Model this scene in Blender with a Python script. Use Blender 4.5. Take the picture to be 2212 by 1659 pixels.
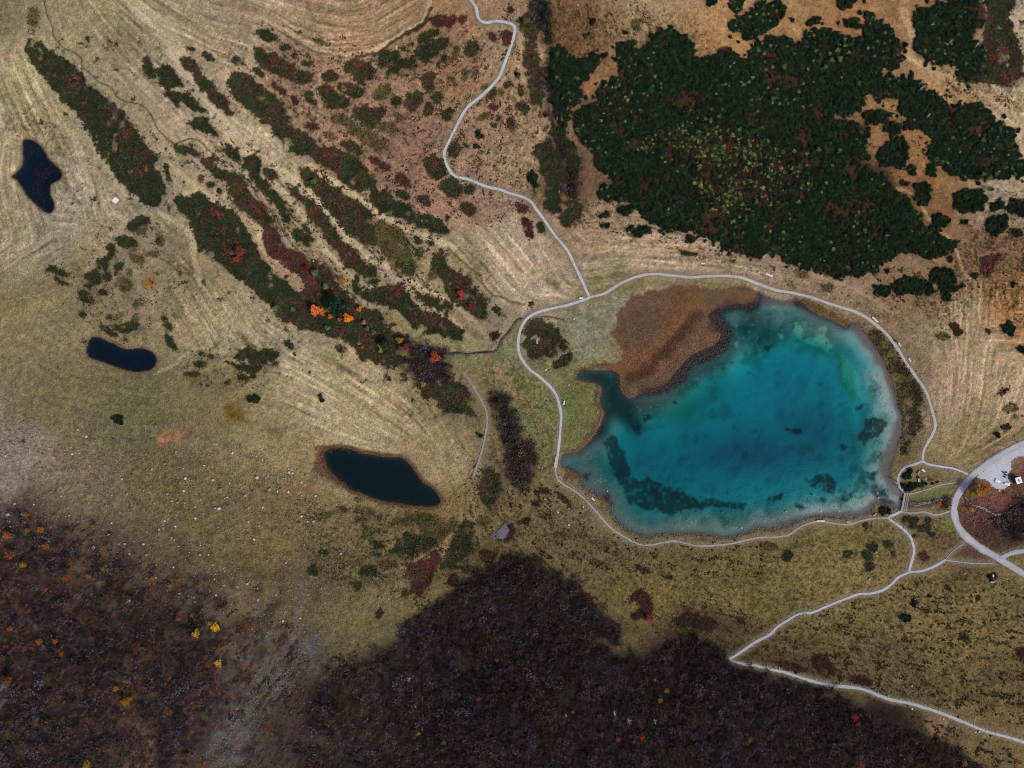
import bpy, math, random
import numpy as np
R = math.radians
scene = bpy.context.scene
for o in list(bpy.data.objects): bpy.data.objects.remove(o)
# ------------------------------------------------------------------ camera, light
FPX = 1666.7; HC = 333.34            # focal length in photo pixels, height of the drone above the lake
cam_d = bpy.data.cameras.new("camera"); cam = bpy.data.objects.new("camera", cam_d)
scene.collection.objects.link(cam); cam.location = (0, 0, HC); cam.rotation_euler = (0, 0, 0)
cam_d.sensor_width = 36.0; cam_d.lens = 24.0; cam_d.clip_start = 1.0; cam_d.clip_end = 9000
scene.camera = cam
SUN_EL, SUN_AZ = 43.0, 128.0         # azimuth clockwise from the top of the picture
w = bpy.data.worlds.new("World"); scene.world = w; w.use_nodes = True
nt = w.node_tree; nt.nodes.clear()
sky = nt.nodes.new("ShaderNodeTexSky"); sky.sky_type = 'NISHITA'; sky.sun_disc = False
sky.sun_elevation = R(SUN_EL); sky.sun_rotation = R(SUN_AZ); sky.altitude = 1800
sky.air_density = 1.0; sky.dust_density = 4.0; sky.ozone_density = 1.0
bg = nt.nodes.new("ShaderNodeBackground"); bg.inputs[1].default_value = 0.11
wo = nt.nodes.new("ShaderNodeOutputWorld")
hs = nt.nodes.new("ShaderNodeHueSaturation"); hs.inputs['Saturation'].default_value = .62      # thin high cloud
nt.links.new(sky.outputs[0], hs.inputs['Color']); nt.links.new(hs.outputs[0], bg.inputs[0]); nt.links.new(bg.outputs[0], wo.inputs[0])
sd = bpy.data.lights.new("sun", 'SUN'); sun = bpy.data.objects.new("sun", sd)
scene.collection.objects.link(sun)
sd.energy = 2.4; sd.angle = R(10); sd.color = (1.0, 0.88, 0.76)
sun.rotation_euler = (R(90 - SUN_EL), 0, R(180 - SUN_AZ))
scene.view_settings.view_transform = 'Standard'; scene.view_settings.look = 'None'
scene.view_settings.exposure = 0.51; scene.view_settings.gamma = 1.0
scene.render.engine = 'CYCLES'
scene.render.resolution_x = 1024; scene.render.resolution_y = 768
scene.cycles.filter_width = 1.0; scene.cycles.max_bounces = 5; scene.cycles.diffuse_bounces = 2; scene.cycles.transparent_max_bounces = 12

rng = np.random.default_rng(7); random.seed(7)
def lin(c):
    c = np.asarray(c, float) / 255.0
    return np.where(c <= 0.04045, c / 12.92, ((c + 0.055) / 1.055) ** 2.4)

# ------------------------------------------------------------------ tracing helpers: photo pixels
S1 = 640 / 2212; S2 = 440 / 2212; SP = 200 / 2212
TL = dict(O=(0, 0, 2500 / 2212), A=(0, 0, S1), B=(620, 0, S1), C=(1240, 0, S1), D=(1860, 0, S1),
          E=(0, 460, S1), F=(620, 460, S1), G=(1240, 460, S1), H=(1860, 460, S1),
          I=(0, 920, S1), J=(620, 920, S1), K=(1240, 920, S1), L=(1860, 920, S1),
          M=(0, 1395, S1), N=(620, 1395, S1), Q=(1240, 1395, S1), P=(1860, 1395, S1),
          Z1=(1380, 700, 840 / 2212), Z2=(560, 40, S2), Z3=(900, 40, S2), Z4=(400, 340, S2), Z5=(740, 340, S2),
          Z6=(600, 600, S2), Z7=(860, 640, S2), Z8=(1180, 560, 320 / 2212),
          P1=(2380, 1120, 120 / 2212), P2=(2180, 1110, SP), P6=(1260, 720, SP), P7=(1670, 610, SP), P8=(1700, 1560, SP))
def pts(s, push=True):
    s = s.split(); t = TL[s[0]]
    a = np.array([[float(v) for v in q.split(',')] for q in s[1:]])
    a = a * t[2] + np.array(t[:2])
    if push:                           # whatever runs out of the frame goes on outside it
        a[:, 0] = np.where(a[:, 0] < 4, -130, np.where(a[:, 0] > 2496, 2630, a[:, 0]))
        a[:, 1] = np.where(a[:, 1] < 4, -130, np.where(a[:, 1] > 1871, 2005, a[:, 1]))
    return a
def polys(s): return [pts(q.strip()) for q in s.strip().splitlines() if q.strip()]

# ------------------------------------------------------------------ raster maps in photo pixels (2 px cells, with a margin)
U0, V0, CS = -160, -140, 2.0
NW, NH = int((2660 - U0) / CS), int((2020 - V0) / CS)
UU, VV = np.meshgrid(U0 + CS * np.arange(NW), V0 + CS * np.arange(NH))
UU = UU.astype(np.float32); VV = VV.astype(np.float32)
def vnoise(x, y, seed):
    r = np.random.default_rng(seed); n = 256
    g = r.random((n, n)).astype(np.float32)
    xi = np.floor(x).astype(np.int32); yi = np.floor(y).astype(np.int32)
    fx = (x - xi).astype(np.float32); fy = (y - yi).astype(np.float32)
    fx = fx * fx * (3 - 2 * fx); fy = fy * fy * (3 - 2 * fy)
    a = xi & 255; b = (xi + 1) & 255; c = yi & 255; d = (yi + 1) & 255
    return (g[c, a] * (1 - fx) + g[c, b] * fx) * (1 - fy) + (g[d, a] * (1 - fx) + g[d, b] * fx) * fy
def fbm(x, y, sc, seed, octv=4, gain=0.5):
    s = 0; am = 1; t = 0
    for k in range(octv):
        s = s + am * vnoise(x / sc * 2 ** k + 17.3 * k, y / sc * 2 ** k + 9.1 * k, seed + k); t += am; am *= gain
    return s / t                        # about 0..1, mean .5
WU = UU + (fbm(UU, VV, 26, 11, 3) - .5) * 20 + (fbm(UU, VV, 6, 14, 2) - .5) * 11; WV = VV + (fbm(UU, VV, 26, 31, 3) - .5) * 20 + (fbm(UU, VV, 6, 34, 2) - .5) * 11
WU2 = UU + (fbm(UU, VV, 12, 51, 3) - .5) * 9; WV2 = VV + (fbm(UU, VV, 12, 71, 3) - .5) * 9
def box(p, pad=14):
    i0 = max(0, int((p[:, 0].min() - pad - U0) / CS)); i1 = min(NW, int((p[:, 0].max() + pad - U0) / CS) + 1)
    j0 = max(0, int((p[:, 1].min() - pad - V0) / CS)); j1 = min(NH, int((p[:, 1].max() + pad - V0) / CS) + 1)
    return slice(j0, max(j1, j0 + 1)), slice(i0, max(i1, i0 + 1))
def inside(p, x, y):
    r = np.zeros(x.shape, bool); n = len(p)
    for k in range(n):
        x1, y1 = p[k]; x2, y2 = p[(k + 1) % n]
        if y1 == y2: continue
        c = ((y1 > y) != (y2 > y)) & (x < (x2 - x1) * (y - y1) / (y2 - y1) + x1)
        r ^= c
    return r
def mask(ps, warp=1):
    m = np.zeros((NH, NW), np.float32)
    X, Y = ((UU, VV), (WU, WV), (WU2, WV2))[warp]
    for p in ps:
        b = box(p)
        m[b] = np.maximum(m[b], inside(p, X[b], Y[b]))
    return m
def blur(m, n=1, it=1):
    for _ in range(it):
        for ax in (0, 1):
            c = np.cumsum(np.pad(m, [(n + 1, n) if a == ax else (0, 0) for a in (0, 1)], mode='edge'), axis=ax, dtype=np.float64)
            m = ((np.take(c, np.arange(2 * n + 1, c.shape[ax]), ax) - np.take(c, np.arange(0, c.shape[ax] - 2 * n - 1), ax)) / (2 * n + 1)).astype(np.float32)
    return m
def sdist(p, X, Y, closed=True):
    d = np.full(X.shape, 1e9, np.float32); n = len(p)
    for k in range(n if closed else n - 1):
        a = p[k]; b = p[(k + 1) % n]; v = b - a; L = max(v @ v, 1e-6)
        t = np.clip(((X - a[0]) * v[0] + (Y - a[1]) * v[1]) / L, 0, 1)
        d = np.minimum(d, (X - a[0] - t * v[0]) ** 2 + (Y - a[1] - t * v[1]) ** 2)
    return np.sqrt(d)
def linemap(lines, reach=20, warp=0):   # distance to any of some polylines
    d = np.full((NH, NW), reach, np.float32); X, Y = ((UU, VV), (WU, WV), (WU2, WV2))[warp]
    for p in lines:
        for k in range(0, len(p) - 1, 4):
            q = p[k:k + 5]; b = box(q, reach + 6)
            d[b] = np.minimum(d[b], sdist(q, X[b], Y[b], False))
    return d
def smooth(p, step=3.0):                # Catmull-Rom through traced points
    p = np.asarray(p, float); q = np.vstack([2 * p[0] - p[1], p, 2 * p[-1] - p[-2]]); out = []
    for k in range(1, len(q) - 2):
        n = max(2, int(np.hypot(*(q[k + 1] - q[k])) / step)); t = np.linspace(0, 1, n, endpoint=False)[:, None]
        out.append(.5 * ((2 * q[k]) + (q[k + 1] - q[k - 1]) * t + (2 * q[k - 1] - 5 * q[k] + 4 * q[k + 1] - q[k + 2]) * t ** 2
                         + (-q[k - 1] + 3 * q[k] - 3 * q[k + 1] + q[k + 2]) * t ** 3))
    out.append(q[-2:-1]); return np.vstack(out)
def samp(m, u, v):
    x = np.clip((np.asarray(u) - U0) / CS, 0, NW - 1.001); y = np.clip((np.asarray(v) - V0) / CS, 0, NH - 1.001)
    i = x.astype(int); j = y.astype(int); fx = x - i; fy = y - j
    if m.ndim == 3: fx = fx[..., None]; fy = fy[..., None]
    return (m[j, i] * (1 - fx) + m[j, i + 1] * fx) * (1 - fy) + (m[j + 1, i] * (1 - fx) + m[j + 1, i + 1] * fx) * fy
# ------------------------------------------------------------------ traced outlines
LAKE = smooth(pts("Z1 -25,1150 -28,1110 0,1080 80,1060 150,1000 200,940 242,850 250,810 222,740 236,650 190,620 110,602 72,588 85,550 110,532 200,542 300,542 345,565 355,660 400,715 440,712 480,690 580,670 640,640 700,560 780,470 850,420 950,380 1000,320 960,250 920,190 960,150 1050,120 1160,110 1240,90 1242,35 1290,62 1400,98 1500,88 1560,140 1640,190 1720,215 1800,262 1830,232 1870,250 1930,300 1990,385 2050,482 2090,582 2118,680 2138,760 2166,830 2164,920 2140,1010 2105,1110 2082,1190 2092,1230 2150,1290 2180,1335 2165,1400 2140,1432 2080,1405 2000,1396 1960,1440 1900,1472 1800,1482 1700,1478 1600,1482 1520,1500 1440,1530 1320,1560 1250,1552 1200,1572 1100,1600 1000,1612 900,1592 780,1588 640,1592 540,1606 460,1590 400,1560 340,1520 300,1460 285,1400 230,1350 180,1322 130,1292 95,1262 110,1235 70,1190", 0), 5)
LAKE[-1] = LAKE[0]
TL["W"] = (0, 300, 440 / 1269)
POND1 = smooth(pts("W 180,115 230,125 290,170 322,222 335,250 380,290 415,325 432,355 425,390 390,412 355,435 350,500 375,560 378,600 352,632 310,620 250,570 190,510 160,460 120,400 85,380 120,345 155,305 166,250 160,180 165,130 180,115", 0), 3)
POND2 = smooth(pts("E 780,1255 840,1260 900,1290 960,1310 1000,1335 1080,1360 1180,1350 1260,1370 1312,1420 1310,1480 1270,1525 1180,1545 1080,1535 1000,1510 900,1475 800,1440 745,1410 738,1330 760,1275 780,1255", 0), 4)
POND3 = smooth(pts("J 600,630 650,608 740,600 840,620 920,650 1000,660 1100,680 1200,682 1250,690 1320,750 1370,820 1420,890 1500,940 1550,1000 1570,1050 1530,1085 1440,1092 1320,1082 1200,1060 1080,1045 980,1010 900,975 820,950 760,900 700,850 640,790 600,720 590,660 600,630", 0), 4)
WATERS = [LAKE, POND1, POND2, POND3]

REEDS = polys("""Z1 420,60 700,-5 1210,8 1258,60 1250,122 1180,155 1080,142 1000,192 1080,240 1090,310 1040,400 950,455 850,505 760,605 640,685 480,702 410,718 355,660 342,570 300,540 200,535 110,528 70,590 60,560 100,510 250,490 330,500 380,420 330,350 300,300 340,180
Z1 1480,88 1560,95 1700,150 1822,222 1820,282 1760,250 1620,180 1490,125
Z1 190,625 236,650 212,740 250,830 205,935 150,1005 70,1060 -20,1080 60,1030 130,970 180,900 215,820 190,740 200,680
Z1 -10,1175 60,1185 112,1235 90,1262 0,1235
Z1 205,1345 290,1318 275,1370 295,1400 270,1440 250,1390
J 520,590 600,570 740,575 840,600 1000,640 1200,655 1180,675 1000,655 850,625 700,605 620,640 600,720 650,800 740,880 820,950 760,965 680,900 600,850 500,800 520,760
J 820,955 1000,1010 1200,1060 1430,1092 1440,1108 1200,1085 960,1030
E 740,1290 760,1270 790,1260 760,1330 745,1400 735,1340
E 800,1440 900,1455 900,1480 820,1470
E 1080,1540 1200,1535 1290,1495 1300,1520 1200,1580 1080,1560
E 900,1280 1000,1320 1080,1350 1200,1330 1280,1370 1240,1375 1150,1355 1060,1372 960,1330
W 200,180 250,160 300,200 290,240 240,240 205,215
W 250,310 300,340 380,330 390,370 320,400 300,440 330,540 320,570 270,540 230,470 200,420 230,380
W 240,290 290,265 370,300 330,320 270,330""")
# ---- dwarf pine thicket
PINES = polys("""C 350,380 480,390 560,500 680,480 690,420 780,470 740,600 640,650 600,700 640,800 560,880 540,1000 460,1110 370,1000 340,700
C 930,370 1000,350 1100,400 1160,310 1260,240 1400,250 1500,300 1580,370 1570,500 1640,510 1720,500 1740,400 1860,370 1940,450 1960,540 2030,560 2040,400 2212,330 2212,1659 900,1659 870,1500 760,1440 740,1330 680,1260 560,1140 560,1000 620,880 780,860 740,740 760,690 900,690 930,560
D 0,350 60,310 150,290 300,360 400,270 560,270 640,300 760,310 850,350 880,240 850,100 900,60 960,180 1100,230 1150,350 1200,410 1150,560 1000,610 860,560 700,540 790,600 900,590 960,650 930,770 830,880 830,960 720,980 600,920 500,1000 700,1020 880,1070 920,1100 880,1250 950,1330 820,1380 950,1430 1020,1520 1100,1520 1130,1659 0,1659
D 960,660 1050,640 1250,650 1350,720 1500,800 1560,880 1750,880 1900,900 1960,1030 2090,1030 2120,1180 2180,1380 2212,1400 2212,1450 2000,1500 1850,1530 1700,1480 1550,1440 1420,1390 1370,1240 1440,1220 1400,1130 1320,1070 1230,1120 1190,1000 1150,830 1050,830 930,880 930,780
D 1260,60 1380,40 1560,40 1800,0 1860,60 1880,250 1760,290 1850,380 1880,450 1800,640 1700,640 1640,560 1480,540 1340,490 1280,400 1310,300 1270,150
H 0,0 1130,0 1200,50 1250,110 1250,170 1340,200 1360,260 1310,330 1430,330 1480,400 1640,440 1640,490 1500,550 1380,560 1250,500 1150,540 1060,620 1020,700 900,720 760,750 520,720 400,680 300,640 150,600 150,560 0,560
G 730,0 2212,0 2212,570 2060,570 1950,560 1860,500 1740,430 1650,420 1600,360 1500,370 1400,370 1280,310 1180,260 1140,200 1060,110 870,90 760,60
C 1600,0 1790,0 1740,60 1680,50
C 1850,0 2000,0 1970,60 1900,120 1860,60
C 1900,180 1960,170 2030,70 2110,20 2212,20 2212,260 2060,310 1930,290 1890,240
D 0,20 160,30 200,80 160,170 60,200 0,280
D 600,0 800,0 780,60 690,110 640,80
L 1170,890 1260,880 1300,930 1380,890 1400,840 1480,830 1550,850 1500,890 1440,890 1340,950 1230,975
H 2050,110 2212,80 2212,260 2130,230""")
# isolated bushes of the same pine: one or a few shrubs each
PINE_SPOTS = polys("""D 1040,1010 1160,1030 1160,1130 1080,1150 1020,1090
D 960,1300 1100,1160 1190,1160 1240,1280 1200,1410 1000,1400
D 1220,1400 1300,1390 1290,1450 1220,1480
D 1380,1400 1460,1390 1460,1480 1390,1490
D 1290,1560 1370,1520 1430,1560 1400,1730 1340,1750 1290,1659
D 1160,1530 1230,1530 1220,1580 1160,1570
D 850,960 930,920 1080,960 1060,1030 870,1060
D 280,0 350,0 320,40
D 680,170 800,150 830,200 820,250 700,210
D 360,200 430,140 490,150 470,200
H 1630,40 1700,0 1850,0 1900,80 1850,180 1700,210 1610,160
H 1430,240 1500,210 1580,270 1560,320 1480,340 1430,300
H 1660,270 1720,260 1720,310 1660,310
H 1900,240 2060,220 2080,300 1980,400 1880,350
H 2110,350 2180,340 2180,400 2120,410
H 1930,130 2040,110 2030,170 1950,190
H 1400,720 1480,660 1600,680 1640,740 1620,820 1700,800 1690,830 1600,860 1580,950 1540,940 1500,850 1440,780
H 1090,800 1180,750 1300,740 1400,780 1450,880 1400,910 1300,880 1160,890 1100,860
H 950,830 1060,810 1080,860 1050,900 950,890
H 2010,1170 2080,1120 2130,1170 2110,1230 2040,1220
H 2160,1340 2212,1300 2212,1400 2170,1380
G 920,150 1050,140 1060,200 980,230 930,210
G 1010,390 1080,330 1180,320 1220,380 1080,415
G 970,330 1040,320 1000,370
G 1490,400 1540,390 1595,420 1560,460 1500,450
G 780,310 850,295 840,325
G 780,200 850,200 860,240 780,240
C 680,150 740,180 710,215
C 630,290 680,280 660,335
C 680,470 780,470 770,540 690,530
L 1180,800 1210,765 1260,790 1255,840 1210,855 1180,835
L 985,1110 1010,1075 1070,1090 1080,1140 1040,1170 990,1155
I 960,340 1000,318 1040,345 1035,385 1000,400 965,380
I 2065,180 2100,140 2180,150 2190,200 2120,215
I 2015,55 2065,65 2040,90
J 1880,480 1915,470 1925,510 1890,520
J 540,150 560,140 590,200 560,215
L 1170,600 1200,640 1180,670
Z3 1300,1430 1360,1400 1400,1450 1380,1500 1310,1490
Z3 1310,1560 1340,1550 1340,1620 1290,1620
P 1160,380 1205,355 1250,385 1245,415 1180,420
P 1265,225 1300,215 1300,270 1270,290
P 1385,180 1420,180 1415,210
P 1910,40 1950,10 1975,40 1940,80
P 1850,450 1900,455 1880,475
K 260,0 261,1 262,0
C 60,620 95,625 80,665
C 150,1470 200,1430 260,1560 220,1570
H 1740,710 1800,720 1790,760
H 2080,780 2150,780 2110,830
L 1940,485 1990,470 2010,490 1970,510""")
PINE_SPOTS = [p for p in PINE_SPOTS if np.ptp(p[:, 0]) > 4]
RED_CLEAR = polys("""C 1000,1170 1250,1100 1700,1050 2212,1180 2212,1659 1550,1659 1500,1500 1560,1400 1300,1300 1100,1260
D 0,1230 200,1250 300,1300 420,1450 380,1659 0,1659
G 1620,0 2212,0 2212,120 1950,230 1700,180""")
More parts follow.
